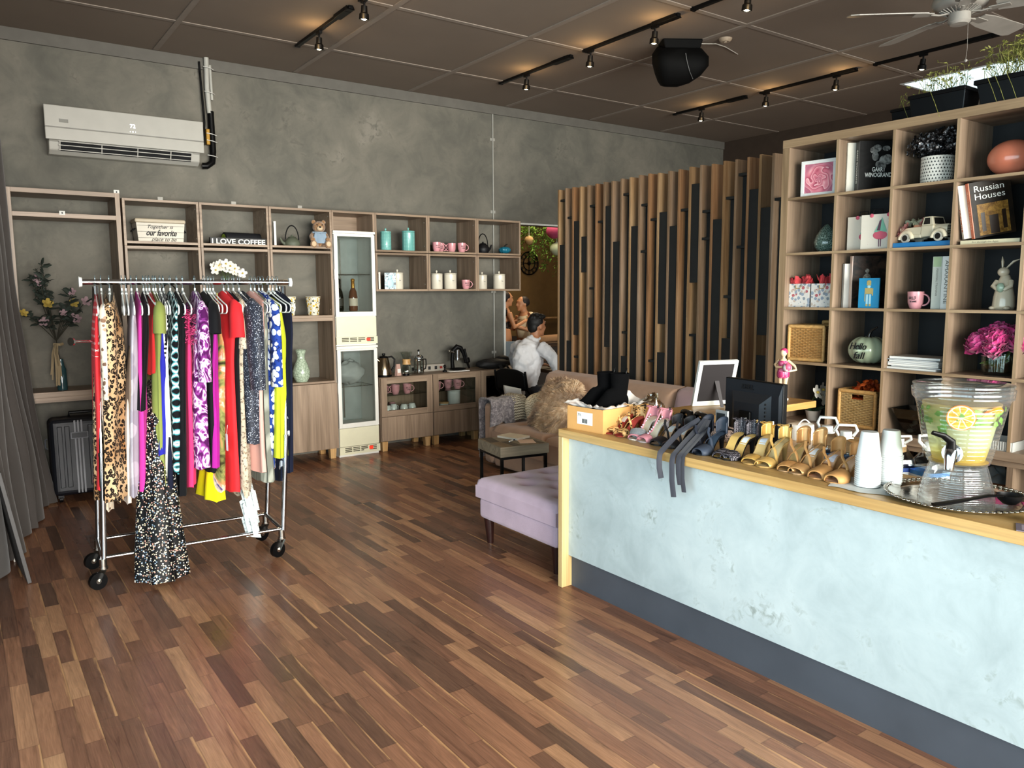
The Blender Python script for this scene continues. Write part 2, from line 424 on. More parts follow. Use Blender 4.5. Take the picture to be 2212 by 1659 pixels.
def track(x, y0, y1, lab):
    t = thing('lighting_track', lab, 'track light rail', (x, (y0 + y1) / 2, H), 0, 'black ceiling track rails')
    h = (y1 - y0) / 2
    m = MB(); m.box(-.017, .017, -h, h, -.024, 0); m.build('rail', BLACK, t, bev=.003)
    m = MB(); m.box(-.03, .03, -h + .06, -h + .26, -.03, 0).frus((-.03, .03, -h + .0, -h + .06, -.03), (-.03, .03, -h + .02, -h + .06, 0)); m.build('power_feed', BLACK, t, bev=.004)
    m = MB(); m.box(-.02, .02, h - .02, h + .004, -.026, 0); m.build('end_cap', BLACK, t)
where = {2.5: 'above the clothes rack side of the room', 4.59: 'over the lounge', 7.06: 'over the slat screen and cube shelf'}
tracks = [(2.5, 5.52, 6.62, 'black track rail nearest the air conditioner'), (2.5, 4.25, 5.36, 'black track rail cut off by the top edge above the air conditioner side'),
          (4.59, 5.53, 6.64, 'black track rail left of the two lamps near the speaker, close to the back wall'), (4.59, 4.27, 5.36, 'black track rail with two lamps beside the hanging speaker'), (4.59, 3.05, 4.14, 'black track rail at the top edge between speaker and fan'),
          (7.06, 5.58, 6.62, 'far black track rail with one lamp above the slat screen'), (7.06, 4.32, 5.40, 'black track rail with two lamps above the cube shelf end'), (7.06, 3.08, 4.15, 'black track rail behind the ceiling fan')]
for t_ in tracks: track(*t_)
lamps = [(2.5, 6.14, 'lit spotlight on the rail nearest the air conditioner'), (2.5, 5.30, 'lit spotlight at the top edge, left of the long rails'),
         (4.59, 6.2, 'single lit spotlight on the rail left of the speaker'), (4.59, 5.28, 'lit spotlight at the far end of the rail beside the speaker'), (4.59, 4.52, 'lit spotlight right beside the hanging black speaker'), (4.59, 3.64, 'lit spotlight at the top edge between speaker and fan'),
         (7.06, 6.2, 'single lit spotlight on the far rail above the slat screen'), (7.06, 5.33, 'lit spotlight above the left corner of the cube shelf'), (7.06, 4.53, 'lit spotlight left of the skylight above the cube shelf')]
for l_ in lamps: spot_lamp(l_[0], l_[1], 1, l_[2])
spot_lamp(7.06, 3.70, 0, 'spotlight under the fan blades beside the skylight')
# ceiling fan
fan = thing('ceiling_fan', 'white five blade ceiling fan with pull chain hanging by the skylight', 'ceiling fan', (5.17, 2.50, 3.30))
FW = P('fan_white', 'a39d95', .4)
m = MB(); m.cyl((0, 0, .12), (0, 0, .34), .014).lathe([(.0, .39), (.07, .39), (.065, .35), (.02, .32), (.0, .32)], 20); m.build('down_rod', FW, fan, smooth=40)
m = MB(); m.lathe([(0, .16), (.05, .16), (.1, .14), (.15, .10), (.158, .07), (.15, .04), (.12, .025), (0, .025)], 32); m.build('motor_housing', FW, fan, smooth=50)
m = MB()
for k in range(28):
    a = 2 * PI * k / 28; c, s_ = math.cos(a), math.sin(a)
    m.tube([(.07 * c, .07 * s_, .005), (.115 * c, .115 * s_, .024)], .004, 5)
m.lathe([(.055, .026), (.066, .004), (.05, 0), (0, 0)], 24); m.build('vent_fins', FW, fan, smooth=50)
m = MB(); m.lathe([(0, .005), (.062, .005), (.064, -.045), (.05, -.06), (0, -.062)], 24); m.build('switch_cup', FW, fan, smooth=40)
m = MB(); m.tube([(.05, -.03, -.04), (.053, -.033, -.2), (.05, -.03, -.262)], .0012, 5).ell((.05, -.03, -.272), .010, .010, .010, 10, 8); m.build('pull_chain', FW, fan, smooth=60)
for k in range(5):
    a = rad(68) + 2 * PI * k / 5
    ar = MB(); ar.at((0, 0, .008), (0, 0, a)); ar.tube([(.06, 0, 0), (.12, 0, -.012), (.17, 0, -.006)], [.012, .009, .012], 8, flat=.6)
    ar.frus((.16, .27, -.03, .03, -.009), (.16, .27, -.03, .03, -.004)); ar.build('blade_arm', FW, fan, smooth=40)
    bl = MB(); bl.at((0, 0, .006), (rad(-12), 0, a))
    pl = [(.2, -.05), (.3, -.066), (.62, -.072), (.66, -.05), (.665, .05), (.62, .072), (.3, .066), (.2, .05)]
    bl.prism(pl, 0, .006); bl.build('fan_blade', FW, fan)
# loudspeaker hung from the ceiling
sp = thing('hanging_loudspeaker', 'black wedge shaped loudspeaker hung under the ceiling', 'loudspeaker', (5.1, 4.72, H), rad(-32))
SPK = P('speaker_black', '030303', .7, spec=.15)
m = MB(); m.frus((-.15, .15, -.06, .10, -.075), (-.17, .17, -.07, .11, 0)); m.build('bracket', SPK, sp, bev=.01)
m = MB(); m.at((0, 0, -.055), (rad(20), 0, 0))
def spk(u, v):
    pass
rings = []
for z, wl, wr, d0, d1 in ((0, -.19, .17, -.10, .13), (-.06, -.23, .23, -.15, .14), (-.13, -.225, .235, -.165, .13), (-.21, -.195, .175, -.15, .11), (-.27, -.165, .09, -.12, .09), (-.30, -.14, .0, -.09, .07)):
    ring = []
    for k in range(20):
        a = 2 * PI * k / 20; cx, sx_ = math.cos(a), math.sin(a)
        ex = math.copysign(abs(cx) ** .5, cx); ey = math.copysign(abs(sx_) ** .6, sx_)
        ring.append(((wl + wr) / 2 + ex * (wr - wl) / 2, (d0 + d1) / 2 + ey * (d1 - d0) / 2, z))
    rings.append(ring)
m.loft(rings[::-1]); m.build('cabinet', SPK, sp, smooth=50)
m = MB(); m.at((0, 0, -.055), (rad(20), 0, 0)); m.tube([(.0, -.17, -.03), (.02, -.178, -.10), (.05, -.175, -.17), (.09, -.15, -.23)], .0022, 6); m.build('trim_line', P('grey_trim', '6d6d6d', .4), sp)
m = MB(); m.tube([(.14, -.03, -.03), (.3, .0, -.02), (.42, .12, -.008), (.6, .33, -.004)], .004, 6); m.build('cable', P('white_cable', 'b7b2a9', .6), sp, smooth=80)
sd = thing('smoke_detector', 'small round smoke detector on the ceiling right of the speaker', 'smoke detector', (5.36, 4.47, H))
m = MB(); m.lathe([(0, -.028), (.035, -.028), (.05, -.015), (.055, 0)], 24); m.build('cover', P('beige_plastic', 'a3927f', .5), sd, smooth=40)
m = MB(); m.lathe([(0, -.031), (.012, -.031), (.012, -.027)], 12); m.build('sensor', P('beige_plastic2', 'c2b29d', .5), sd)
# ---------------------------------------------------------------- air conditioner
ac = thing('air_conditioner', 'white split air conditioner showing 72 high on the grey wall', 'air conditioner', (1.27, YW, 2.73))
ACW = P('aircon_white', 'b1afa8', .28, coat=.3, var=.03)
m = MB(); m.prism([(-.58, 0), (.58, 0), (.58, 0), (-.58, 0)], 0, .001) if False else None
m = MB(); prof = [(0, .0), (-.10, .0), (-.15, .03), (-.17, .09), (-.20, .11), (-.205, .36), (-.15, .375), (0, .375)]
m.loft([[(x, y, z) for y, z in prof] for x in (-.575, .575)]); m.build('casing', ACW, ac, bev=.008)
m = MB(); m.frus((-.6, .6, -.222, -.204, .10), (-.6, .6, -.222, -.204, .195)); m.box(-.6, .6, -.222, -.204, .2, .365); m.build('front_panel', ACW, ac, bev=.006, segs=3)
m = MB(); m.box(-.6, .6, -.2205, -.215, .195, .2); m.build('panel_groove', P('aircon_grey', '86847f', .4), ac)
m = MB(); m.add([(-.5, -.156, .024), (.5, -.156, .024), (.5, -.188, .094), (-.5, -.188, .094)], [(0, 1, 2, 3)]); m.build('air_outlet', DARKIN, ac)
m = MB()
for f_ in (.08, .55, .95):
    y = -.158 - .032 * f_; z = .026 + .07 * f_; m.box(-.51, .51, y - .012, y, z - .003, z + .003)
for x in (-.5, -.2, .07, .33, .5): m.add([(x - .004, -.166, .024), (x + .004, -.166, .024), (x + .004, -.198, .094), (x - .004, -.198, .094)], [(0, 1, 2, 3)])
m.build('louver', ACW, ac)
m = MB(); m.box(-.50, -.435, -.2235, -.222, .235, .262); m.build('maker_badge', P('badge_grey', '77766f', .4), ac)
LED = P('white_led', 'f2f6ff', .5, emis=3)
text('display_digits', '72', LED, ac, (.035, -.2235, .262), (PI / 2, 0, 0), .042, .04)
m = MB()
for x, r_ in ((.015, .003), (.035, .005), (.055, .003)): m.ell((x, -.222, .218), r_, .0015, r_, 8, 6)
m.build('indicator_light', LED, ac)
pb = thing('pipe_bundle', 'taped white and black pipe bundle beside the air conditioner', 'pipe bundle', (1.93, YW, 2.73))
m = MB(); m.tube([(-.045, -.07, .012), (-.01, -.08, .012), (.045, -.06, .05), (.06, -.045, .15), (.055, -.045, .5)], .028, 10); m.tube([(-.02, -.05, .2), (.0, -.04, .4), (-.02, -.035, .92)], .009, 8); m.build('black_pipe', BLACK, pb, smooth=60)
m = MB(); m.tube([(.045, -.05, .48), (.035, -.045, .7), (.04, -.045, .97)], .022, 10).tube([(.075, -.04, .6), (.07, -.04, .9)], .012, 8); m.build('white_sleeve', P('white_sleeve', 'b4b3ac', .6), pb, smooth=60)
m = MB(); m.box(-.002, .032, -.085, -.05, .2, .34); m.build('brass_valve', P('brass', '9d7a36', .4, .6), pb, bev=.006)
m = MB()
for z in (.11, .24, .3, .66, .87): m = MB(); m.tube([(.0 , -.09, z), (.05, -.092, z - .005), (.095, -.06, z - .01), (.09, -.02, z)], .004, 6); m.build('cable_tie', P('tie_white', 'c9c8c4', .5), pb, smooth=60)
# ---------------------------------------------------------------- storage wall (walnut modules, all fronts on y = 7.10)
YF, YB = 7.10, 7.482
T = .02
def frame_box(mb, x0, x1, z0, z1, y0=YF, y1=YB, t=T):
    mb.box(x0, x0 + t, y0, y1, z0, z1).box(x1 - t, x1, y0, y1, z0, z1)
def rails(mb, x0, x1, z0, z1, y0=YF, y1=YB, t=T):
    mb.box(x0 + t, x1 - t, y0, y1, z0, z0 + t).box(x0 + t, x1 - t, y0, y1, z1 - t, z1)
def legs(t, xs, z=.1, ys=(YF + .04, YB - .08), s=.032):
    for x in xs:
        for y in ys:
            m = MB(); m.frus((x - s * .85, x + s * .85, y - s * .85, y + s * .85, 0), (x - s, x + s, y - s, y + s, z)); m.build('leg', W_LEG, t, bev=.003)
def pins(t, x0, x1, z0, z1):
    m = MB()
    for x, sg in ((x1 - T, -1),):
        for z in (z0 + .05, z1 - .05): m.cyl((x, YF + .04, z), (x + sg * .004, YF + .04, z), .006, n=8)
    m.build('shelf_pin', P('pin_metal', 'a8a49c', .4, .6), t)
# far left open unit
t = thing('open_storage_unit', 'tall dark walnut open unit in the left corner above the suitcase', 'storage unit', (0, 0, 0))
boxes('side_panel', [(.362, .397, YF, YB, 0, 2.42), (1.11, 1.145, YF, YB, 0, 2.42)], W_Z, t, bev=.001)
m = MB(); m.box(.397, 1.11, YF, YB, 2.385, 2.42); m.build('top_panel', W_X, t, bev=.001)
m = MB(); m.box(.397, 1.11, YF, YB, 2.205, 2.24); m.build('shelf', W_X, t, bev=.001)
boxes('shelf', [(.397, 1.11, YF, YB, .757, .797), (.397, 1.11, YF, YB, .7975, .84)], W_X, t, bev=.001)
for x, z, y in ((.73, 2.234, YF - .003), (1.13, 2.425, YF + .03)):
    m = MB(); m.box(x - .02, x + .02, y, y + .003, z - .006, z + .024).mat(1).cyl((x, y - .001, z + .008), (x, y, z + .008), .006, n=10)
    m.build('wall_bracket', [P('bracket_white', 'd0d0cb', .5), INK], t)
# a bracket also on the next units (added below)
for i, (x0, lab) in enumerate(((1.16, 'walnut shelf tower behind the left end of the clothes rack'), (1.76, 'walnut shelf tower holding the white orchid, behind the rack'), (2.36, 'walnut shelf tower with lemon cups and green glass vase beside the display fridges'))):
    x1 = x0 + .595
    t = thing('shelf_tower', lab, 'shelf tower', (0, 0, 0), 0, 'walnut shelf towers')
    m = MB(); frame_box(m, x0, x1, 2.005, 2.387); rails(m, x0, x1, 2.024, 2.387); m.build('upper_frame', W_X, t, bev=.001)
    boxes('side_panel', [(x0, x0 + T, YF, YB, .1, 2.004), (x1 - T, x1, YF, YB, .1, 2.004)], W_Z, t, bev=.001)
    m = MB(); m.box(x0 + T, x1 - T, YF, YB, 1.98, 2.004); m.build('shelf', W_X, t, bev=.001)
    boxes('shelf', [(x0 + T, x1 - T, YF, YB, 1.375, 1.398), (x0 + T, x1 - T, YF, YB, 1.344, 1.374)], W_X, t, bev=.001)
    m = MB(); m.box(x0 + T, x1 - T, YF, YB, .748, .768); m.build('shelf', W_X, t, bev=.001)
    m = MB(); m.box(x0 + T, x1 - T, YF, YB, .1, .12).box(x0 + T, x1 - T, YB - .01, YB, .12, .748); m.build('back_panel', W_X, t)
    m = MB(); m.box(x0 + .003, x1 - .003, YF - .02, YF - .002, .105, .745); m.build('door', W_Z, t, bev=.0015)
    legs(t, (x0 + .05, x1 - .05)); pins(t, x0, x1, 2.03, 2.38); pins(t, x0, x1, 1.4, 2.0)
    m = MB(); m.box(x1 - .32, x1 - .28, YF + .01, YF + .012, 2.387, 2.412); m.build('wall_bracket', P('bracket_steel', '9a978f', .5), t)
# bridge over the fridges
t = thing('bridging_shelf', 'open walnut box above the white display fridges', 'shelf', (0, 0, 0))
m = MB(); m.box(2.957, 3.398, YF, YB, 2.367, 2.387).box(2.957, 3.398, YB - .01, YB, 2.2, 2.367); m.build('top_panel', W_X, t, bev=.001)
boxes('side_panel', [(3.378, 3.398, YF, YB, 2.2, 2.367), (2.957, 2.972, YF, YB, 2.2, 2.367)], W_Z, t)
# wall boxes
names = ['turquoise canisters', 'four pink mugs', 'black iron teapot and blue pumpkin'], ['blue figure picture', 'two cream canisters and a pink mug', 'two cream canisters at the right end']
for r, (z0, z1) in enumerate(((2.01, 2.388), (1.622, 2.003))):
    for c, (x0, x1) in enumerate(((3.4, 3.993), (3.996, 4.59), (4.593, 5.168))):
        t = thing('wall_shelf_box', 'open walnut wall box holding ' + names[r][c], 'wall shelf', (0, 0, 0), 0, 'walnut wall boxes')
        boxes('side_panel', [(x0, x0 + T, YF, YB, z0, z1), (x1 - T, x1, YF, YB, z0, z1)], W_Z, t, bev=.001)
        boxes('shelf_board', [(x0 + T, x1 - T, YF, YB, z0, z0 + T), (x0 + T, x1 - T, YF, YB, z1 - T, z1)], W_X, t, bev=.001)
        pins(t, x0, x1, z0 + .02, z1 - .02)
# base cabinets
CG = glass('cabinet_glass', 'f4f7f5', .02); DG = glass('dark_cabinet_glass', '5c6264', .06, clear=.7)
for c, (x0, x1, lab) in enumerate(((3.413, 4.01, 'walnut base cabinet with upturned white mugs behind glass, next to the fridges'), (4.013, 4.61, 'walnut base cabinet with white jar behind glass, under the espresso press'), (4.613, 5.21, 'walnut base cabinet with dark glass door under the black bag'))):
    t = thing('base_cabinet', lab, 'cabinet', (0, 0, 0), 0, 'walnut base cabinets')
    boxes('side_panel', [(x0, x0 + T, YF, YB, .105, .758), (x1 - T, x1, YF, YB, .105, .758)], W_Z, t, bev=.001)
    boxes('board', [(x0 + T, x1 - T, YF, YB, .105, .125), (x0 + T, x1 - T, YF, YB, .738, .758), (x0 + T, x1 - T, YF + .02, YB, .345, .362)], W_X, t, bev=.001)
    m = MB(); m.box(x0 + T, x1 - T, YB - .008, YB, .125, .738); m.build('back_panel', W_Z, t)
    d = MB(); d.box(x0 + .003, x0 + .068, YF - .02, YF - .001, .36, .755).box(x1 - .068, x1 - .003, YF - .02, YF - .001, .36, .755)
    d = d.build('door', W_Z, t, bev=.001)
    boxes('door_rail', [(x0 + .068, x1 - .068, YF - .02, YF - .001, .36, .42), (x0 + .068, x1 - .068, YF - .02, YF - .001, .695, .755)], W_X, d, bev=.001)
    e = MB(); e.box(x0 + .068, x1 - .068, YF - .012, YF - .008, .42, .695); e.build('door_pane', DG if c == 2 else CG, d)
    m = MB(); m.box(x0 + .003, x1 - .003, YF - .02, YF - .001, .11, .356); m.build('drawer', W_Z, t, bev=.001)
    m = MB(); m.box(x0 + T, x1 - T, YF + .03, YB - .02, .563, .569); m.build('glass_shelf', glass('shelf_glass', 'dfe8e4', .06, clear=.85), t)
    legs(t, (x0 + .05, x1 - .05))
# display fridges
FR = P('fridge_white', 'e2e1da', .35, var=.03); CRM = P('fridge_cream', 'dcd9bf', .4, var=.03); FIN = P('fridge_inner_grey', '9a9f9c', .5)
FG = glass('fridge_glass', 'f4f7f6', .02)
def fridge(z0, lab, zs):
    # zs: top, glass top, glass bottom, cream bottom, vent bottom (relative)
    t = thing('display_fridge', lab, 'display fridge', (0, 0, z0), 0, 'white display fridges')
    h, gt, gb, cb, vb = zs; x0, x1 = 2.965, 3.388; y0, y1 = 7.085, 7.47
    m = MB(); m.box(x0, x1, y0 + .02, y1, 0, gb - .03).box(x0, x1, y0 + .02, y1, h - .04, h); 
    m.box(x0, x0 + .02, y0 + .04, y1, gb - .03, h - .04).box(x1 - .02, x1, y0 + .04, y1, gb - .03, h - .04).mat(1).box(x0 + .02, x1 - .02, y1 - .02, y1, gb - .03, h - .04)
    m.build('cabinet', [FR, FIN], t, bev=.003)
    m = MB(); m.box(x0 - .006, x1 + .006, y0 - .004, y1, h - .022, h + .003); m.build('top_cap', FR, t, bev=.004)
    d = MB(); a = .036
    d.box(x0, x0 + a, y0, y0 + .032, gb - .045, h - .03).box(x1 - a, x1, y0, y0 + .032, gb - .045, h - .03).box(x0 + a, x1 - a, y0, y0 + .032, gb - .045, gb).box(x0 + a, x1 - a, y0, y0 + .032, gt, h - .03)
    d = d.build('door', FR, t, bev=.003)
    e = MB(); e.box(x0 + a, x1 - a, y0 + .012, y0 + .018, gb, gt); e.build('door_pane', FG, d)
    e = MB(); e.box(x0 - .008, x0 + .004, y0 - .012, y0 + .01, (gb + gt) / 2 - .05, (gb + gt) / 2 + .05); e.build('handle', FR, d, bev=.002)
    m = MB(); m.box(x0 + .002, x1 - .002, y0 + .004, y0 + .022, cb, gb - .05); m.build('lower_panel', CRM, t, bev=.002)
    m = MB(); m.box(x0 - .004, x1 + .004, y0 - .004, y0 + .02, vb - .02, cb - .004)
    m.mat(1)
    for i in range(3):
        for j in range(4):
            xa = x0 + .05 + j * .085 + (.0 if j < 3 else .01); zz = vb + (i + .3) * (cb - vb - .01) / 3
            m.box(xa, xa + (.072 if j != 2 or i else .03), y0 - .006, y0 - .003, zz, zz + .009)
    m.mat(2).box(x1 - .115, x1 - .075, y0 - .0075, y0 - .003, vb + .01, cb - .018)
    m.build('vent_grille', [CRM, P('vent_slot', '4a4634', .6), P('red_display', 'd8321e', .4, emis=1.2)], t)
    m = MB()
    for zz in ((gb + gt) / 2,):
        m.tube([(x0 + .03, y0 + .06, zz), (x1 - .03, y0 + .06, zz), (x1 - .03, y1 - .03, zz), (x0 + .03, y1 - .03, zz), (x0 + .03, y0 + .06, zz)], .003, 6)
        for k in range(11): 
            xx = x0 + .04 + k * .034; m.tube([(xx, y0 + .06, zz), (xx, y1 - .03, zz)], .0015, 5)
    m.build('wire_shelf', STEEL, t)
    m = MB(); m.box(x0 + .2, x0 + .215, y1 - .03, y1 - .02, gb, gt); m.build('shelf_rail', STEEL, t)
    return t
fridge(.0, 'lower white display fridge holding a white bag', (1.092, 1.045, .335, .105, .045))
fridge(1.096, 'upper white display fridge holding two champagne bottles', (1.10, 1.05, .33, .09, .035))
# ---------------------------------------------------------------- slat screen
SLY = [5.985, 5.876, 5.772, 5.663, 5.555, 5.443, 5.334, 5.23, 5.113, 5.002, 4.891, 4.779, 4.67, 4.554, 4.443, 4.328, 4.218, 4.104, 3.99, 3.88, 3.771, 3.664, 3.555]
GAP = [[(0, 2.49, 0), (1, 2.06, .06)], [(0, 2.32, 0), (1, 1.14, .06)], [(1, 2.27, 1.2), (0, 1.0, 0)], [(1, 2.12, 1.79)], [(0, 2.4, 0), (0, 1.65, 0), (1, 1.37, .06)], [(0, 2.25, 0)], [(1, 2.37, 1.11)], [(1, 2.05, .06)], [(0, 2.46, 0), (0, 1.26, 0), (1, 1.04, .06)], [(1, 2.17, .06)], [(0, 2.35, 0), (0, 1.96, 0)], [(0, 2.22, 0), (0, 1.03, 0)], [(1, 2.26, 1.34), (1, 1.1, .06)], [(1, 2.14, .06)], [(0, 2.27, 0)], [(1, 2.45, 1.68), (0, 1.27, 0)], [(0, 2.24, 0), (0, 2.03, 0)], [(1, 2.16, .06)], [(0, 2.32, 0), (0, 1.58, 0), (1, 1.25, .06)], [(0, 2.48, 0), (0, 1.95, 0)], [(1, 2.35, 1.55)], [(1, 2.21, 1.29), (1, 1.14, .06)], [(0, 2.27, 0)]]
XS = 4.8
scr = thing('slat_screen', 'tall wooden slat screen with staggered black panels behind the sofa', 'room divider', (XS, 4.77, 0))
def sl(y): return y - 4.77
SLM = [wood('slat_wood_a', ('8a6a48', 'a58560', 'b99c78'), 'z', .45), wood('slat_wood_b', ('75614c', '93795f', 'a9917a'), 'z', .45), wood('slat_wood_c', ('7f5c3e', '9c7653', 'b08e6b'), 'z', .45)]
BLP = P('slat_black_panel', '1f2223', .55, var=.1)
for i, y in enumerate(SLY):
    m = MB(); m.box(0, .135, sl(y) - .021, sl(y), .0, 2.585 + R.uniform(-.006, .006)); m.build('slat', SLM[i % 3 if R.random() < .7 else 1], scr, bev=.0015)
for i, g in enumerate(GAP):
    ya = sl(SLY[i]) - .0215; yb = sl(SLY[i + 1]) + .0005 if i < 22 else sl(3.452)
    for kind, z1, z0 in g:
        m = MB()
        if kind: m.box(.008, .024, yb, ya, z0, z1); m.build('black_panel', BLP, scr)
        else:
            nxt = [q for q in g if q[1] < z1]
            m.box(.015, .085, yb, ya, z1 - .02, z1)
            m.box(.07, .085, yb, ya, nxt[0][1] + .0 if nxt else .06, z1 - .02)
            m.build('ledge_panel', BLP, scr)
m = MB(); m.box(0.01, .13, sl(5.98), sl(3.45), 0, .058); m.build('base_rail', BLP, scr)
# ---------------------------------------------------------------- cube shelf
XC, XCB = 4.42, 4.81
ZT = 2.572
cs = thing('cube_shelf', 'large walnut cube bookcase behind the reception desk', 'bookcase', (XC, 3.195, .722))
D = XCB - XC; HT = ZT - .722; WT = 1.85
boxes('top_panel', [(0, D, -WT, 0, HT - .05, HT)], W_Y, cs, W_SX)
m = MB(); m.box(0, D, -WT, 0, 0, .05); m.build('bottom_panel', W_Y, cs, bev=.003)
boxes('side_panel', [(.001, D, y, y + .05, .0505, HT - .0505) for y in (-.05, -WT)], W_Z, cs, W_SZ)
SH = [2.19 - .722, 1.84 - .722, 1.492 - .722, 1.142 - .722]
boxes('shelf_board', [(.002, D - .01, -WT + .05, -.05, z, z + .016) for z in SH], W_Y, cs, W_SX)
DIV = [2.81, 2.459, 2.108, 1.757]
for y in DIV:
    zz = [.05] + sorted(SH) + [HT - .05]
    boxes('divider', [(.003, D - .01, y - .008 - 3.195, y + .008 - 3.195, a + (.016 if a > .06 else 0) + .0003, b_ - .0003) for a, b_ in zip(zz[:-1], zz[1:])], W_Z, cs, W_SZ)
m = MB(); m.box(D - .009, D, -WT + .05, -.05, .05, HT - .05); m.build('back_panel', P('bookcase_black_back', '17191b', .7), cs)
# side batten seen left of it
# lower unit under the bookcase
lu = thing('low_cube_unit', 'low walnut cube unit under the bookcase, mostly hidden by the desk', 'storage unit', (XC, 3.195, 0))
m = MB(); m.box(.02, D, -WT, 0, .69, .72).box(.02, D, -WT, 0, .0, .05); m.build('top_panel', W_Y, lu)
boxes('divider', [(.022, D - .01, y, y + .03, .0505, .6895) for y in (-.035, -.42, -.76, -1.11, -1.46, -WT)], W_Z, lu)
m = MB(); m.box(D - .009, D, -WT, 0, .05, .69); m.build('back_panel', DARKIN, lu)
m = MB(); m.box(.022, D - .01, -WT + .03, -.035, .36, .376); m.build('shelf_board', W_Y, lu)
# ---------------------------------------------------------------- reception counter
ct = thing('reception_counter', 'long reception counter with pale blue plaster front and wooden top', 'counter', (2.6, 1.3, 0))
Y0c, Y1c = -1.9, 1.932   # local ends (world -0.6 .. 3.232)
m = MB(); m.box(0, .46, Y0c, Y1c, .84, .882); m.build('counter_top', W_CT, ct, bev=.003)
m = MB(); m.box(.0, .45, Y1c - .035, Y1c, 0, .8395); m.build('end_panel', W_CTZ, ct, bev=.003)
PL = plaster('blue_white_plaster', [(.3, '9ca9ab'), (.5, 'b2bfc1'), (.7, 'c5d0d1')], 1.6, .55, .8, '87918c', 1.6)
m = MB(); m.box(.045, .075, Y0c, Y1c - .0355, .178, .8395); m.build('plaster_front', PL, ct)
m = MB(); m.box(.068, .09, Y0c, Y1c - .0355, 0, .1775); m.build('kick_board', P('slate_kick_paint', '4b5058', .5, var=.1, scale=4), ct)
m = MB(); m.box(.43, .448, Y0c, Y1c - .0355, 0, .8395); m.build('back_panel', W_CTZ, ct)
# return ledge toward the bookcase
rl = thing('return_ledge', 'raised wooden ledge running from the counter to the bookcase', 'ledge', (3.27, 2.82, 0))
m = MB(); m.box(0, 1.06, 0, .34, .89, .932); m.build('top', W_RET, rl, bev=.003)
m = MB(); m.box(.52, .55, .02, .31, .7405, .8895); m.build('support', W_CTZ, rl)
m = MB(); m.box(.02, .05, .02, .31, .7405, .8895); m.build('support', W_CTZ, rl)
ds = thing('desk', 'lower wooden work desk behind the counter', 'desk', (3.07, .3, 0))
m = MB(); m.box(0, .58, 0, 2.93, .70, .74).box(.5801, 1.28, 1.95, 2.93, .70, .74); m.build('desk_top', wood('desk_wood', ('a27f52', 'b8966a', 'c8aa80'), 'y', .4), ds, bev=.002)
for x, y in ((.03, .03), (.5, .03), (.03, 2.84), (1.2, 2.84), (1.2, 1.98)):
    m = MB(); m.box(x, x + .05, y, y + .05, 0, .6995); m.build('leg', W_CTZ, ds)
# ---------------------------------------------------------------- soft furniture
def fabric(name, h, var=.1, weave=900, rough=.9, bump=.25):
    if name in _cache: return _cache[name]
    g = N(name); v = g.co()
    a = g.noise(v, 6, 3); b = g.noise(v, weave, 1)
    base = g.mix(.35, g.ramp(a, [(.3, dk(h, 1 - var)), (.7, dk(h, 1 + var))]), g.ramp(b, [(.3, (.55,) * 3 + (1,)), (.7, (1.15,) * 3 + (1,))]), 'MULTIPLY')
    g.set(Base_Color=base, Roughness=rough, Sheen_Weight=.25); g.bump(b, bump, .002)
    _cache[name] = g.m; return g.m
SOF = fabric('sofa_fabric', 'b8967e'); OTT = fabric('ottoman_fabric', 'c1abba')
def smin(d, w): return math.exp(-(d / w) ** 2)
def cushion_slab(mb, x0, x1, y0, y1, z0, z1, tuft=(), rnd=.05, nu=40, nv=40, depth=.035, puff=.02):
    """upholstered slab: rounded top edge, buttoned hollows with crease lines between them"""
    def top(u, v):
        x = x0 + (x1 - x0) * u; y = y0 + (y1 - y0) * v
        e = min(u * (x1 - x0), (1 - u) * (x1 - x0), v * (y1 - y0), (1 - v) * (y1 - y0))
        z = z1
        if e < rnd: q = 1 - e / rnd; z -= rnd * (1 - math.sqrt(max(0, 1 - q * q)))
        z += puff * math.sin(PI * u) * math.sin(PI * v)
        for i, (tx, ty) in enumerate(tuft):
            z -= depth * smin(math.hypot(x - tx, y - ty), .045)
            z -= depth * .35 * smin(math.hypot(x - tx, y - ty), .11)
        return (x, y, z)
    mb.grid(top, nu, nv)
    w = nv + 1
    ring = [top(i / nu, 0) for i in range(nu + 1)] + [top(1, j / nv) for j in range(1, nv + 1)] + [top(i / nu, 1) for i in range(nu - 1, -1, -1)] + [top(0, j / nv) for j in range(nv - 1, 0, -1)]
    low = []
    for k, fz in enumerate((.5, 0)):
        low.append([(p[0] + 0, p[1], z0 + (p[2] - z0) * fz) for p in ring])
    mb.loft([low[1], low[0], ring], True, (True, False))
sofa = thing('sofa', 'dusty taupe button tufted sofa in front of the slat screen', 'sofa', (4.25, 4.7, 0))
m = MB(); m.box(-.32, .42, -1.18, 1.12, .03, .2); m.build('base', SOF, sofa, bev=.02)
for k, (a, b_) in enumerate(((-1.18, -.42), (-.41, .35), (.36, 1.12))):
    m = MB(); tf = [(x, a + (b_ - a) * q) for x in (-.12, .12) for q in (.25, .75)]
    cushion_slab(m, -.345, .25, a, b_, .205, .415, tf, .06, 34, 34, .04); m.build('seat_cushion', SOF, sofa, smooth=60)
m = MB()
for zz in range(1):
    m.frus((.22, .44, -1.18, 1.12, .2), (.34, .46, -1.18, 1.12, .78))
m.build('back_frame', SOF, sofa, bev=.04, segs=3)
SOP = fabric('sofa_pink_fabric', 'b3979a')
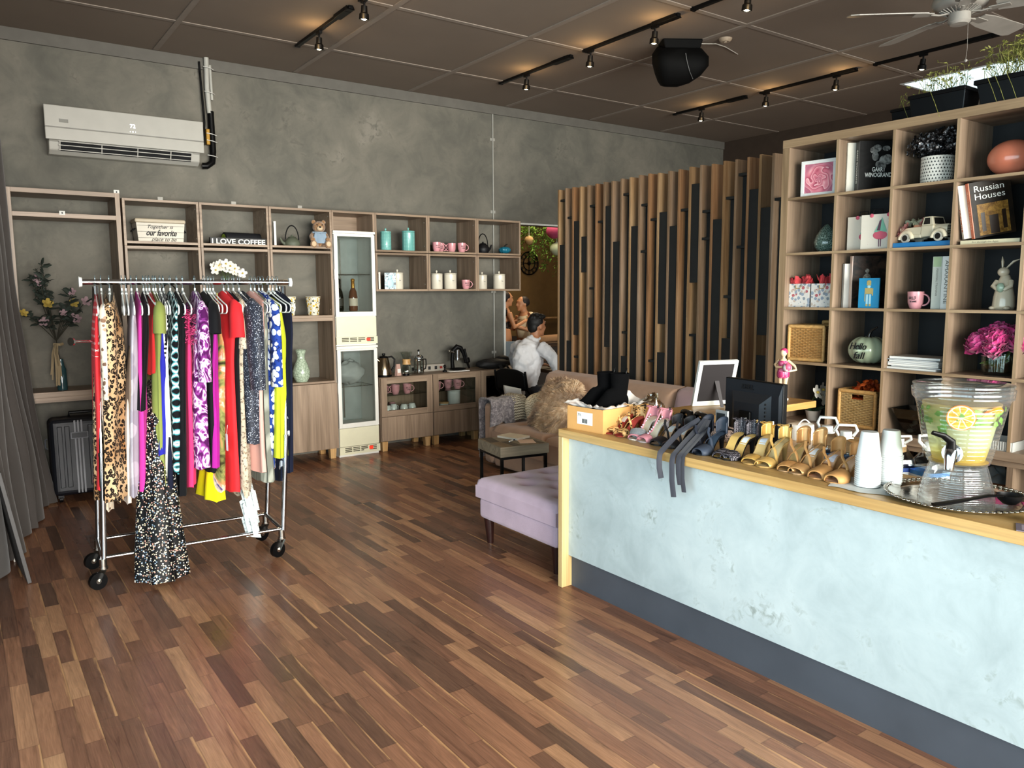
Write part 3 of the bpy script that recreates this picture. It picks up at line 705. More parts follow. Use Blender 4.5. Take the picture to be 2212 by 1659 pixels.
for k, (a, b_, mt_) in enumerate(((-1.18, -.53, SOP), (-.505, .295, SOF), (.32, 1.12, SOF))):
    m = MB()
    def bk(u, v, a=a, b_=b_):
        return None
    mm = MB(); tf = [(x, a + (b_ - a) * q) for x in (.2,) for q in (.2, .5, .8)] + [(.36, a + (b_ - a) * q) for q in (.35, .65)]
    cushion_slab(mm, 0, .50, a, b_, 0, .16, tf, .07, 36, 44, .05, .035)
    mm.v = [(.20 + .24 * (x / .5) * .55 - (z - .1) * .95 - .02, y, .385 + x * .96 - (z * .18)) for x, y, z in mm.v]
    mm.build('back_cushion', mt_, sofa, smooth=60)
m = MB(); m.box(-.34, .44, 1.125, 1.27, .04, .60); m.build('arm', SOF, sofa, bev=.045, segs=4)
# throws over the arm
def drape(prof, x0, x1, n, wob, thick, name, mat, root, nx=24, seed=0, rag=0):
    L = [0]
    for a, b_ in zip(prof[:-1], prof[1:]): L.append(L[-1] + math.hypot(b_[0] - a[0], b_[1] - a[1]))
    def at(s):
        s *= L[-1]
        for i in range(len(L) - 1):
            if s <= L[i + 1] or i == len(L) - 2:
                q = (s - L[i]) / max(L[i + 1] - L[i], 1e-6); return [prof[i][j] + (prof[i + 1][j] - prof[i][j]) * q for j in (0, 1)]
    m = MB()
    def fn(u, v):
        y, z = at(v); x = x0 + (x1 - x0) * u
        nz = mnoise.noise(Vector((x * 9 + seed, v * 2.5, seed)))
        sg = -1 if v > .5 else 1
        return (x + nz * .03 * abs(v - .5) * 2, y + sg * wob * (.5 + .5 * math.sin(x * 42 + seed + v * 3)) * abs(v - .5) * 2, z + rag * nz * abs(v - .5) * 2 + .006 * math.sin(x * 50 + seed))
    m.grid(fn, nx, n)
    return m.build(name, mat, root, smooth=70, solid=thick)
g = N('grey_fleece'); v = g.co(); q = g.noise(v, 38, 4, .7, .8)
g.set(Base_Color=g.ramp(q, [(.3, '4d464a'), (.5, '7d7577'), (.68, 'b3a9a8')]), Roughness=.9, Sheen_Weight=.4); g.bump(q, .8, .02); GREYF = g.m
th = thing('fleece_throw', 'crushed grey fleece throw over the far sofa arm', 'throw blanket', (0, 0, 0))
drape([(6.0, .14), (6.0, .4), (6.0, .625), (5.97, .635), (5.83, .636), (5.795, .60), (5.79, .42)], 3.885, 4.17, 26, .02, .02, 'blanket', GREYF, th, seed=2, rag=.05)
m = MB()
for k in range(26):
    x = 3.89 + k * .0105; m.tube([(x, 6.005, .15), (x + R.uniform(-.004, .004), 6.008, .08)], .0025, 4)
f_ = m.build('fringe', P('grey_fringe', '8f898a', .9), th)
g = N('cream_knit'); x, y, z = g.xyz(g.co()); s_ = g.math('ADD', y, z)
wv = g.math('SINE', g.math('MULTIPLY', x, 190)); w2 = g.math('SINE', g.math('ADD', g.math('MULTIPLY', s_, 230), g.math('MULTIPLY', g.math('ABSOLUTE', wv), 2.2)))
hh = g.math('MULTIPLY', g.math('ADD', w2, 1), .5)
g.set(Base_Color=g.ramp(hh, [(.1, '6f6455'), (.4, 'd6c8ad'), (1, 'efe6d2')]), Roughness=.9); g.bump(hh, .9, .015); KNIT = g.m
th = thing('knit_throw', 'chunky cream knitted throw on the sofa arm beside the grey fleece', 'throw blanket', (0, 0, 0))
drape([(6.0, .5), (6.0, .63), (5.97, .648), (5.82, .65), (5.785, .61), (5.77, .435)], 4.12, 4.28, 20, .01, .022, 'blanket', KNIT, th, seed=5, rag=.02)
g = N('cream_fish_knit'); x, y, z = g.xyz(g.co()); 
a = g.math('ABSOLUTE', g.math('SUBTRACT', g.math('FRACT', g.math('MULTIPLY', x, 28)), .5)); b_ = g.math('FRACT', g.math('ADD', g.math('MULTIPLY', z, 42), g.math('MULTIPLY', a, 1.6)))
g.set(Base_Color=g.ramp(b_, [(.0, '8f7a5c'), (.3, 'd8c2a0'), (.8, 'ead9bd')]), Roughness=.9); g.bump(b_, .7, .01)
th = thing('knit_cushion', 'cream knitted cushion leaning at the far sofa arm', 'cushion', (4.46, 5.735, .53), 0, rot=(rad(-12), 0, rad(3)))
m = MB(); m.ell((0, 0, 0), .24, .085, .15, 28, 18, None)
m.v = [(math.copysign(abs(x / .24) ** .7, x) * .24, y, math.copysign(abs(z / .15) ** .7, z) * .15) for x, y, z in m.v]
m.build('cover', g.m, th, smooth=80)
# fur pillow
fp = thing('fur_cushion', 'shaggy tan faux fur cushion on the sofa', 'cushion', (4.25, 5.31, .60), 0, rot=(rad(0), rad(-58), rad(-12)))
g = N('tan_fur'); q = g.noise(g.co(), 30, 3); g.set(Base_Color=g.ramp(q, [(.3, 'b08c68'), (.5, 'd3b28d'), (.7, 'ead3b5')]), Roughness=.8, Sheen_Weight=.3); FUR = g.m
m = MB()
sx, sy, sz = .25, .25, .10
def sup(t, ph):
    cr = max(math.cos(ph), 1e-4)
    ex = math.copysign(abs(math.cos(t)) ** .6, math.cos(t)); ey = math.copysign(abs(math.sin(t)) ** .6, math.sin(t))
    return Vector((sx * cr ** .6 * ex, sy * cr ** .6 * ey, sz * math.sin(ph)))
m.grid(lambda u, v: tuple(sup(2 * PI * u, -PI / 2 + PI * v)), 32, 16)
pil = m.build('cover', FUR, fp, smooth=80)
m = MB()
for k in range(7500):
    t = R.uniform(0, 2 * PI); ph = math.asin(R.uniform(-.6, 1))
    p = sup(t, ph); n = Vector((p.x / sx ** 2, p.y / sy ** 2, p.z / sz ** 2)).normalized()
    cl = mnoise.noise_vector(p * 9 + Vector((3, 1, 2)))
    d = (n * .6 + Vector((-.55, 0, 0)) * .4 + cl * .75).normalized()
    L = R.uniform(.04, .075); s1 = d.cross(n + Vector((.01, .02, 0))).normalized() * R.uniform(.0016, .003)
    droop = Vector((-.45, 0, -.0)) * L * .5
    p1 = p + d * L * .5 + n * .004; p2 = p + d * L + droop
    m.add([tuple(p - s1), tuple(p + s1), tuple(p1 + s1 * .9), tuple(p1 - s1 * .9), tuple(p2)], [(0, 1, 2, 3), (3, 2, 4)])
h_ = m.build('fur_strands', FUR, fp); h_['kind'] = 'stuff'
# ottoman
ot = thing('ottoman', 'lilac button tufted square ottoman on dark tapered legs beside the counter', 'ottoman', (3.14, 3.73, 0))
m = MB(); m.box(-.475, .475, -.4, .4, .165, .30); m.build('base', OTT, ot, bev=.025, segs=3)
m = MB(); tf = [(-.3 + .2 * i + (.1 if j % 2 else 0), -.27 + .18 * j) for j in range(4) for i in range(4 if j % 2 == 0 else 3)]
cushion_slab(m, -.49, .49, -.415, .415, .302, .43, tf, .05, 70, 62, .045, .025); m.build('tufted_top', OTT, ot, smooth=60)
DKL = P('dark_leg_wood', '2b1512', .35)
for x in (-.43, .43):
    for y in (-.35, .35):
        m = MB(); m.tube([(x, y, .168), (x * .985, y * .985, 0)], [.034, .02], 14); m.build('leg', DKL, ot, smooth=40)
pc = thing('teal_cushion', 'pale teal patterned cushion lying on the lilac ottoman', 'cushion', (3.44, 3.86, .50), rad(20))
m = MB(); m.ell((0, 0, 0), .2, .2, .075, 24, 12); m.v = [(math.copysign(abs(x / .2) ** .75, x) * .2, math.copysign(abs(y / .2) ** .75, y) * .2, z) for x, y, z in m.v]
g = N('teal_pattern'); q = g.noise(g.co(), 16, 3, .6, 3); g.set(Base_Color=g.ramp(q, [(.4, '7fa3a8'), (.5, 'c5d8d6'), (.6, '5e8d94')]), Roughness=.85)
m.M = Matrix.Identity(4); m.build('cover', g.m, pc, smooth=80)
# side table
tb = thing('side_table', 'square wooden block side table on a black metal frame', 'side table', (3.348, 4.706, 0), rad(-9))
tw = wood('old_table_wood', ('6f6353', '91836e', 'ab9c84'), 'x', .6, 1.3); tw2 = wood('old_table_inlay', ('6b5843', '8c7659', 'a48d6c'), 'y', .6, 1.3); tw3 = wood('old_table_dark', ('3e352b', '574b3d', '6d5f4d'), 'y', .6, 1.3)
m = MB(); m.box(-.2, .2, -.2, .2, .425, .5); m.build('block_top', tw, tb, bev=.003)
m = MB()
for k, (a, b_) in enumerate(((-.17, -.09), (-.085, -.02), (-.015, .05), (.055, .12), (.125, .175))):
    m.mat(k % 3); m.add([(a, -.19, .5006), (b_, -.19, .5006), (b_ - .02, .0, .5006), (a - .02, .0, .5006)], [(0, 1, 2, 3)]); m.mat((k + 1) % 3); m.add([(a - .02, .001, .5006), (b_ - .02, .001, .5006), (b_, .19, .5006), (a, .19, .5006)], [(0, 1, 2, 3)])
m.build('inlay', [tw2, tw3, tw], tb)
m = MB()
for x in (-.19, .17):
    m.box(x, x + .02, -.19, .19, .405, .4245)
for y in (-.19, .17): m.box(-.17, .17, y, y + .02, .405, .4245)
m.build('frame', BLKM, tb)
for x in (-.19, .17):
    for y in (-.19, .17): m = MB(); m.box(x, x + .02, y, y + .02, 0, .4049); m.build('leg', BLKM, tb)
for name, lab, cat, loc, rz, wd, hh, dd, col in (('notebook', 'small pale notebook on the side table', 'notebook', (3.42, 4.80, .5013), .25, .15, .2, .014, 'cdbfae'), ('paper_sheet', 'loose pale pink paper sheet on the side table', 'paper', (3.41, 4.62, .5013), -.45, .12, .14, .0012, 'e6c8b4')):
    t = thing(name, lab, cat, loc, rz)
    m = MB(); m.box(-wd / 2, wd / 2, -hh / 2, hh / 2, 0, dd); m.build('pages', P(name + '_paper', col, .7), t, bev=.0005 if dd > .01 else 0)
    if dd > .01: m = MB(); m.box(-wd / 2 - .002, wd / 2 + .002, -hh / 2 - .002, hh / 2 + .002, dd, dd + .0015); m.build('cover', P('notebook_cover', 'd9ccb6', .5), t)
t = thing('pen', 'white and navy pen between notebook and paper on the side table', 'pen', (3.325, 4.69, .5055), .5)
m = MB(); m.cyl((-.04, 0, 0), (.02, 0, 0), .005); m.build('barrel', WHITE, t, smooth=40)
m = MB(); m.cyl((.0201, 0, 0), (.055, 0, 0), .0055); m.build('cap', P('navy_plastic', '1c2348', .4), t, smooth=40)
# ---------------------------------------------------------------- left corner: curtain, panel, suitcase, flower vase
CUR = fabric('curtain_cloth', '4a4542', .06, 500)
cu = thing('curtain', 'long dark grey floor curtain at the left edge', 'curtain', (0, 0, 0))
m = MB()
def curt(u, v):
    y = 5.15 + 1.8 * u; z = .012 + 2.72 * v
    fl = (1 - v) ** 2.2
    bx = .03 + .165 * (y - 5.15) + fl * (.05 + .1 * (y - 5.15) / 1.8)
    am = .02 + .03 * (1 - v)
    return (bx + am * math.sin(u * 46 + 1.2 * math.sin(v * 2.1)) + .03 * mnoise.noise(Vector((y * 3, v * 3, 1))), y + .1 * fl * math.sin(u * 17), z)
m.grid(curt, 150, 40); m.build('cloth', CUR, cu, smooth=80)
m = MB(); m.cyl((0.0, 5.0, 2.745), (.345, 7.08, 2.745), .014); m.build('rod', BLKM, cu, smooth=40)
t = thing('leaning_board', 'white edged board leaning on the curtain at the left edge', 'board', (0.205, 5.45, 0), 0, rot=(0, rad(-9), rad(4)))
m = MB(); m.box(-.02, 0, -.45, .05, 0.004, .66); m.build('panel', P('board_dark', '4d4a49', .6), t, bev=.002)
m = MB(); m.box(-.028, -.0202, .028, .0515, 0.004, .66); m.build('white_edge', P('board_edge', 'd9d6cc', .5), t)
SUI = P('suitcase_shell', '12151d', .45, var=.1)
su = thing('suitcase', 'black ribbed hard shell suitcase with three silver stripes under the shelf', 'suitcase', (.76, 6.93, 0))
m = MB(); m.box(-.25, .27, -.115, .115, .05, .655); m.build('shell', SUI, su, bev=.045, segs=4)
m = MB()
for x in (-.2, -.15, .01, .06, .11, .16, .21): m.box(x, x + .035, -.121, -.112, .12, .6)
m.build('rib', SUI, su, bev=.004)
m = MB()
for x in (-.085, -.062, -.039): m.box(x, x + .012, -.1225, -.112, .07, .642)
m.build('stripe', P('silver_stripe', '8d8f94', .4), su)
m = MB(); m.box(-.11, .01, -.128, -.12, .50, .55); m.mat(1).box(-.104, .004, -.129, -.1275, .506, .544); m.build('badge', [P('badge_silver', '777980', .4), SUI], su)
m = MB(); m.tube([(-.1, 0, .652), (-.1, 0, .69), (.1, 0, .69), (.1, 0, .652)], .012, 8); m.build('carry_handle', BLACK, su, smooth=60)
for x in (-.2, .22):
    for y in (-.07, .07):
        m = MB(); m.cyl((x - .012, y, .026), (x + .012, y, .026), .026).box(x - .02, x + .02, y - .02, y + .02, .035, .06); m.build('wheel', BLACK, su, smooth=40)
m = MB(); m.tube([(-.262, -.02, .5), (-.275, -.02, .49), (-.275, -.02, .43), (-.262, -.02, .42)], .006, 6); m.build('side_handle', P('side_handle_grey', '55585e', .4), su)
# dark flower arrangement
def blob_leaf(mb, p, d, L, w, n=None):
    p = Vector(p); d = Vector(d).normalized(); s1 = d.cross(Vector(n or (R.uniform(-1, 1), R.uniform(-1, 1), .6)))
    if s1.length < 1e-3: s1 = Vector((1, 0, 0))
    s1.normalize(); nn = s1.cross(d)
    a = p + d * L * .35; b2 = p + d * L * .75; e = p + d * L - Vector((0, 0, L * .12))
    mb.add([tuple(p), tuple(a + s1 * w), tuple(b2 + s1 * w * .7), tuple(e), tuple(b2 - s1 * w * .7), tuple(a - s1 * w), tuple(a + nn * w * .25), tuple(b2 + nn * w * .2)], [(0, 1, 6), (0, 6, 5), (1, 2, 7, 6), (5, 6, 7, 4), (2, 3, 7), (7, 3, 4)])
def flower(mb, c, r, up_, petals=6, rows=2, cup=.5):
    c = Vector(c); u = Vector(up_).normalized(); a = u.orthogonal().normalized(); b2 = u.cross(a)
    for q in range(rows):
        rr = r * (1 - .38 * q); tl = cup + .35 * q
        for k in range(petals):
            t = 2 * PI * (k + .5 * q) / petals; d = a * math.cos(t) + b2 * math.sin(t); s1 = u.cross(d)
            p1 = c + d * rr * .5 * math.cos(tl * .5) + u * rr * .35 * tl; p2 = c + d * rr * math.cos(tl * .8) + u * rr * .8 * tl
            wv = rr * 1.9 / petals * 1.3
            mb.add([tuple(c), tuple(p1 + s1 * wv * .8), tuple(p2 + s1 * wv * .55), tuple(p2 + d * rr * .08), tuple(p2 - s1 * wv * .55), tuple(p1 - s1 * wv * .8), tuple(p1 - u * rr * .1)], [(0, 1, 6), (0, 6, 5), (1, 2, 3, 6), (6, 3, 4, 5)])
fv = thing('flower_vase', 'dark teal glass bottle vase on the corner shelf', 'vase', (.655, 7.2, .8405))
m = MB(); m.lathe([(0, .001), (.036, .001), (.038, .02), (.036, .17), (.02, .21), (.018, .25), (.022, .252), (.017, .25), (.03, .16), (.032, .01), (0, .008)], 24); m.build('glass_body', P('teal_bottle', '2c4b50', .15, coat=.5), fv, smooth=50)
bq = thing('flower_bouquet', 'dark bouquet of pink and yellow silk flowers with raffia in the corner vase', 'bouquet', (.655, 7.2, .8405))
st = MB(); lf = MB(); fl1 = MB(); fl2 = MB()
for k in range(15):
    t = R.uniform(-1, 1); e = Vector((-.02 + t * .26, R.uniform(-.16, .05), .52 + R.uniform(.0, .48) * (1 - .5 * abs(t))))
    if k < 3: e = Vector((-.17 + k * .04, -.05, .92 + .05 * k))
    pts = [Vector((0, 0, .1)), Vector((-.02, -.01, .4)), e * .6 + Vector((-.01, 0, .18)), e]
    st.tube([tuple(p) for p in pts], .003, 5)
    for q in range(10):
        p = pts[2].lerp(e, R.uniform(-.3, .95)); blob_leaf(lf, p, (R.uniform(-1, 1), R.uniform(-.8, .3), R.uniform(-.2, .9)), R.uniform(.05, .1), R.uniform(.012, .022))
    if k >= 3:
        ff = MB() if k in (5, 9, 12) else fl1
        flower(ff, e, R.uniform(.028, .042), (R.uniform(-.4, .4), -1, .4), 5, 2, .4)
        if k in (5, 9, 12): ff.build('yellow_flower', P('dull_yellow_petal', 'a08b42', .8), bq, smooth=60)
    else:
        for q in range(26): p = pts[2].lerp(e, q / 26); blob_leaf(lf, p, (R.uniform(-1, 1), R.uniform(-1, 1), .4), .025, .006)
st.build('stem', P('bouquet_stem', '2c2a1e', .8), bq); lf.build('leaves', P('bouquet_leaf', '2a332c', .7, var=.3), bq)
fl1.build('pink_petals', P('dusty_pink_petal', '9c8489', .8), bq, smooth=60)
m = MB()
for k in range(7):
    x = R.uniform(-.05, .03); m.ribbon([(x * .3 - .02, -.045, .38), (x * .6 - .03, -.05, .3), (x - .02, -.055, .2), (x * 1.2 - .02, -.05, R.uniform(-.0, .12) + .02)], (1, 0, 0), .01)
m.tube([(-.045, -.03, .375), (0, -.04, .37), (.02, -.02, .375)], .012, 6)
m.build('raffia_bow', P('raffia', '9a8a6c', .8), bq)
# ---------------------------------------------------------------- clothes rack
rk = thing('clothes_rack', 'chrome rolling clothes rack packed with hanging dresses', 'clothes rack', (1.06, 4.85, 0), rad(-3.5))
BX0, BX1, BZ = -.492, .65, 1.68
def post_x(side, z): return (-.49 + .065 * z / 1.68) if side < 0 else (.49 + .115 * z / 1.68)
for sd_ in (-1, 1):
    for fy in (-1, 1):
        m = MB(); m.tube([(post_x(sd_, .155), fy * .19, .155), (post_x(sd_, .75), fy * .185, .75)], .0155, 12); m.tube([(post_x(sd_, .72), fy * .185, .72), (post_x(sd_, 1.66), fy * .04, 1.655)], .0125, 12)
        m.cyl((post_x(sd_, .74), fy * .185, .735), (post_x(sd_, .75), fy * .185, .755), .017)
        m.build('post', CHROME, rk, smooth=50)
        ca = thing('caster', None, None, (0, 0, 0)); ca.parent = rk; bpy.data.objects.remove(ca)
        cx_, cy_ = sd_ * .49, fy * .19
        m = MB(); m.cyl((cx_, cy_, .165), (cx_, cy_, .118), .019).cyl((cx_, cy_, .118), (cx_, cy_, .108), .024)
        dx, dy = (-.94, -.34) if sd_ < 0 else (-.92, -.40)
        wx_, wy_ = cx_ + dx * .034, cy_ + dy * .034; nx, ny = -dy, dx
        for q in (-.016, .016):
            p0 = (cx_ + nx * q, cy_ + ny * q); p1 = (wx_ + nx * q, wy_ + ny * q)
            m.tube([(p0[0] - dx * .0, p0[1] - dy * .0, .108), (p1[0], p1[1], .047)], [.02, .011], 8, flat=.16, up=(dx, dy, 0))
        ca = m.build('caster', STEEL, rk, smooth=40)
        m = MB(); m.cyl((wx_ - nx * .0125, wy_ - ny * .0125, .0472), (wx_ + nx * .0125, wy_ + ny * .0125, .0472), .047, n=28); m.mat(1).cyl((wx_ - nx * .0135, wy_ - ny * .0135, .0472), (wx_ + nx * .0135, wy_ + ny * .0135, .0472), .014, n=14); m.build('wheel', [BLACK, STEEL], ca, smooth=40)
for fy in (-1, 1):
    m = MB(); m.cyl((-.485, fy * .19, .17), (.485, fy * .19, .17), .0115); m.build('base_rail', CHROME, rk, smooth=40)
for sd_ in (-1, 1):
    m = MB(); m.cyl((sd_ * .49, -.19, .17), (sd_ * .49, .19, .17), .0125); m.build('end_rail', CHROME, rk, smooth=40)
m = MB(); m.cyl((BX0, 0, BZ), (BX1, 0, BZ), .0155, n=20); m.build('hanging_bar', CHROME, rk, smooth=40)
for x, sg in ((BX0, -1), (BX1, 1)):
    m = MB(); m.cyl((x - sg * .004, 0, BZ), (x + sg * .012, 0, BZ), .026, .03, 20); m.build('end_cap', P('cap_white', 'dcdcd8', .4), rk, smooth=40)
m = MB(); m.cyl((post_x(-1, 1.36), -.12, 1.36), (-.565, -.19, 1.365), .007).cyl((-.562, -.188, 1.365), (-.570, -.195, 1.365), .022); m.build('side_hook_arm', CHROME, rk, smooth=40)
# ---------------------------------------------------------------- cloth patterns
def cloth(name, fn, rough=.8, sheen=.04, metal=0):
    if name in _cache: return _cache[name]
    g = N(name); c = fn(g); g.set(Base_Color=c, Roughness=rough, Sheen_Weight=sheen, Metallic=metal, Specular_IOR_Level=.2)
    g.bump(g.noise(g.co(), 420, 1), .12, .001); _cache[name] = g.m; return g.m
def plain(h, v=.12): return lambda g: g.ramp(g.noise(g.co('Object', (9, 9, 1.2)), 1, 3), [(.3, dk(h, 1 - v)), (.7, dk(h, 1 + v))])
def leopard(g):
    v = g.co('Object', (1, 1, .8)); nz = g.noise(v, 26, 2, out=1); vv = g.mix(.02, v, nz, 'ADD')
    d = g.vor(vv, 58); n = g.noise(v, 90, 2)
    tan = g.ramp(g.noise(v, 5, 2), [(.3, '9a7047'), (.7, 'd9bf9a')])
    ring = g.math('ADD', d, g.math('MULTIPLY', g.math('SUBTRACT', n, .5), .35))
    return g.mix(g.ramp(ring, [(.0, (.55, .55, .55, 1)), (.2, (.6,) * 3 + (1,)), (.24, (1,) * 3 + (1,)), (.50, (1,) * 3 + (1,)), (.53, (0, 0, 0, 1))]), tan, '1c130d')
def floral(bg, cols, sc=22, th=.42, leaf=None):
    def fn(g):
        v = g.co(); nz = g.noise(v, sc * .9, 2, out=1); vv = g.mix(.02, v, nz, 'ADD')
        d = g.vor(vv, sc); c = g.xyz(g.vor(vv, sc, out='Color'))[0]
        n = len(cols); col = g.ramp(c, [(i / n, h) for i, h in enumerate(cols)], True)
        base = g.ramp(g.noise(v, 4, 2), [(.3, dk(bg, .85)), (.7, dk(bg, 1.15))])
        if leaf: base = g.mix(g.ramp(g.noise(v, sc * 1.5, 2), [(.56, (0, 0, 0, 1)), (.6, (1, 1, 1, 1))]), base, leaf)
        return g.mix(g.ramp(d, [(th - .04, (1, 1, 1, 1)), (th + .02, (0, 0, 0, 1))]), base, col)
    return fn
def stripes(a, b, k=40, ax=1):
    def fn(g):
        q = g.xyz(g.co()); return g.mix(g.ramp(g.math('FRACT', g.math('MULTIPLY', q[ax], k)), [(.0, (0, 0, 0, 1)), (.45, (1, 1, 1, 1))], True), a, b)
    return fn
def tiedye(a, b, c, sc=14):
    return lambda g: g.ramp(g.noise(g.co('Object', (1, 1, .7)), sc, 2, .5, 1.8), [(.38, a), (.47, b), (.54, c), (.62, b), (.7, a)])
def lattice(bg, a, b):
    def fn(g):
        q = g.xyz(g.co()); k = 15
        p1 = g.math('ABSOLUTE', g.math('SUBTRACT', g.math('FRACT', g.math('ADD', g.math('MULTIPLY', q[2], k), g.math('MULTIPLY', q[1], k))), .5))
        p2 = g.math('ABSOLUTE', g.math('SUBTRACT', g.math('FRACT', g.math('SUBTRACT', g.math('MULTIPLY', q[2], k), g.math('MULTIPLY', q[1], k))), .5))
        mn = g.math('MINIMUM', p1, p2); mx = g.math('MAXIMUM', p1, p2)
        base = g.mix(g.ramp(mx, [(0, (1, 1, 1, 1)), (.2, (1, 1, 1, 1)), (.21, (0, 0, 0, 1))]), bg, '2b5f9c')
        base = g.mix(g.ramp(mn, [(.05, (1,) * 3 + (1,)), (.13, (0, 0, 0, 1))]), base, b)
        return g.mix(g.ramp(g.math('ABSOLUTE', g.math('SUBTRACT', mn, .15)), [(.03, (1,) * 3 + (1,)), (.05, (0, 0, 0, 1))]), base, a)
    return fn
def speckle(bg, cols, sc=120, th=.4, frac=.55):
    def fn(g):
        v = g.co(); d = g.vor(v, sc); q = g.xyz(g.vor(v, sc, out='Color'))
        col = g.ramp(q[1], [(i / len(cols), h) for i, h in enumerate(cols)], True)
        on = g.math('MULTIPLY', g.math('LESS_THAN', d, th), g.math('LESS_THAN', q[0], frac))
        return g.mix(on, bg, col)
    return fn
def dots(bg, fg, sc=45, th=.25):
    def fn(g): return g.mix(g.math('LESS_THAN', g.vor(g.co('Object', (.001, 1, 1)), sc, rnd=0), th), bg, fg)
    return fn
def blotch(stops, sc=9): return lambda g: g.ramp(g.noise(g.co(), sc, 3, .55, 1.5), stops)
# ---------------------------------------------------------------- hangers and garments
HNG = P('hanger_white', 'd6dbd8', .55)
def make_hanger():
    t = thing('clothes_hanger', 'white slim clothes hanger', 'hanger')
    m = MB(); pts = []
    for k in range(11):
        a = rad(-25) + rad(245) * k / 10; pts.append((0, .0185 * math.cos(a), .003 + .0185 * math.sin(a)))
    pts += [(0, 0, -.03), (0, 0, -.075)]
    m.tube(pts, .0017, 6); m.build('hook', P('hook_steel', 'a9c3cc', .2, .8), t, smooth=60)
    m = MB(); pts = []
    for k in range(7): q = k / 6; pts.append((0, .205 * q, -.072 - .075 * q ** 1.35 - .012 * math.sin(PI * q)))
    for a in (50, 10, -40, -90): pts.append((0, .2 + .022 * math.cos(rad(a)), -.17 + .026 * math.sin(rad(a))))
    pts.append((0, 0, -.2))
    full = [(x, -y, z) for x, y, z in pts[::-1]] + pts[1:]
    m.tube(full, .0042, 8, flat=1.0); m.build('frame', HNG, t, smooth=70)
    m = MB(); m.tube([(0, -.03, -.083), (0, 0, -.068), (0, .03, -.083)], .007, 8).cyl((0, 0, -.05), (0, 0, -.075), .005); m.build('neck', HNG, t, smooth=70)
    return t
HG0 = make_hanger()
# the shoulder line of the hanger, used to lay cloth on
def shz(y): q = min(abs(y) / .205, 1.1); return -.066 - .078 * q ** 1.35
def garment(name, mats, zh, wt=.2, ww=.165, wh=.2, d=.018, fold=.006, nf=5, top=0, sleeve=None, cut=None, strap=False, flare=.5, seed=0, skew=-.05, ragged=0, ydrift=0):
    """cloth body hung on a hanger. zh: hem height; top: how far below the shoulder line the body starts"""
    rr = random.Random(seed + 11)
    t = thing(name, None, None)
    m = MB(); n = 40; rings = []; NZ = 34
    ztop = shz(.02) - top
    zb = zh - BZ
    ph1, ph2, ph3 = [rr.uniform(0, 6) for _ in range(3)]
    for i in range(NZ + 1):
        q = i / NZ; zc = ztop + (zb - ztop) * q
        fall = ztop - zc
        if fall < .25: w_ = wt + (max(ww, .1) + .02 - wt) * min(1, max(0, fall - .06) / .19)
        elif fall < .4: w_ = ww + .02 + (ww - ww - .02) * (fall - .25) / .15
        else: w_ = ww + (wh - ww) * ((fall - .4) / max(zb * -1 + ztop - .4, .05)) ** (.7 if flare < .5 else 1.2)
        if strap and fall < .15: w_ = wt * (.75 + .25 * fall / .15)
        dd = d * (.35 + .65 * min(1, fall / .22)) * (1 + flare * q)
        ring = []
        for k in range(n):
            a = 2 * PI * k / n; c, s_ = math.cos(a), math.sin(a)
            f = fold * min(1, fall / .35) * (.5 + q) * (math.sin(nf * a + ph1) + .6 * math.sin((nf + 2) * a + ph2 + q * 2)) 
            x = math.copysign(abs(s_) ** .8, s_) * dd + f * (1 if s_ >= 0 else -.8)
            y = c * w_ + f * .6 * c
            lay = max(0, 1 - fall / .16)
            z = zc + (shz(y) - shz(.02)) * lay * (0 if (strap or top > .1) else 1)
            if i == NZ: z += ragged * mnoise.noise(Vector((a * 2, seed, 0))) + .006 * math.sin(nf * a + ph1)
            x += .012 * math.sin(q * 3 + ph3) * q + skew * q
            ring.append((x, y + ydrift * q, z))
        rings.append(ring)
    m.loft(rings[::-1], True, (False, False))
    m.build('body', mats[0], t, smooth=80)
    if strap:
        for y in (-wt * .55, wt * .55):
            m = MB(); m.tube([(0, y * .9, ztop - .01), (.002, y * .95, (ztop + shz(y)) / 2), (0, y, shz(y) + .004)], .006, 6, flat=.35); m.build('strap', mats[-1], t, smooth=60)
    if sleeve:
        L, r0, r1, out = sleeve
        for sg in (-1, 1):
            m = MB(); y0 = sg * (wt - .01); z0 = shz(y0) - top - .012
            pts = [(0, y0 - sg * .03, z0 - .005), (-.004, y0 + sg * .012, z0 - .03), (-.008, y0 + sg * (.02 + out * .4), z0 - L * .45), (-.012, y0 + sg * (.012 + out), z0 - L)]
            ring = []
            m.tube(pts, [r0 * .6, r0, (r0 + r1) / 2 * 1.02, r1], 16, cap=False, flat=.62, up=(1, 0, 0))
            m.build('sleeve', mats[1] if len(mats) > 1 and not strap else mats[0], t, smooth=80)
    return t
C = {}
def pl(k, h, **kw): C[k] = cloth('cloth_' + k, plain(h), **kw); return C[k]
blk = pl('black', '0c0c0f'); navy = pl('navy', '11162a')
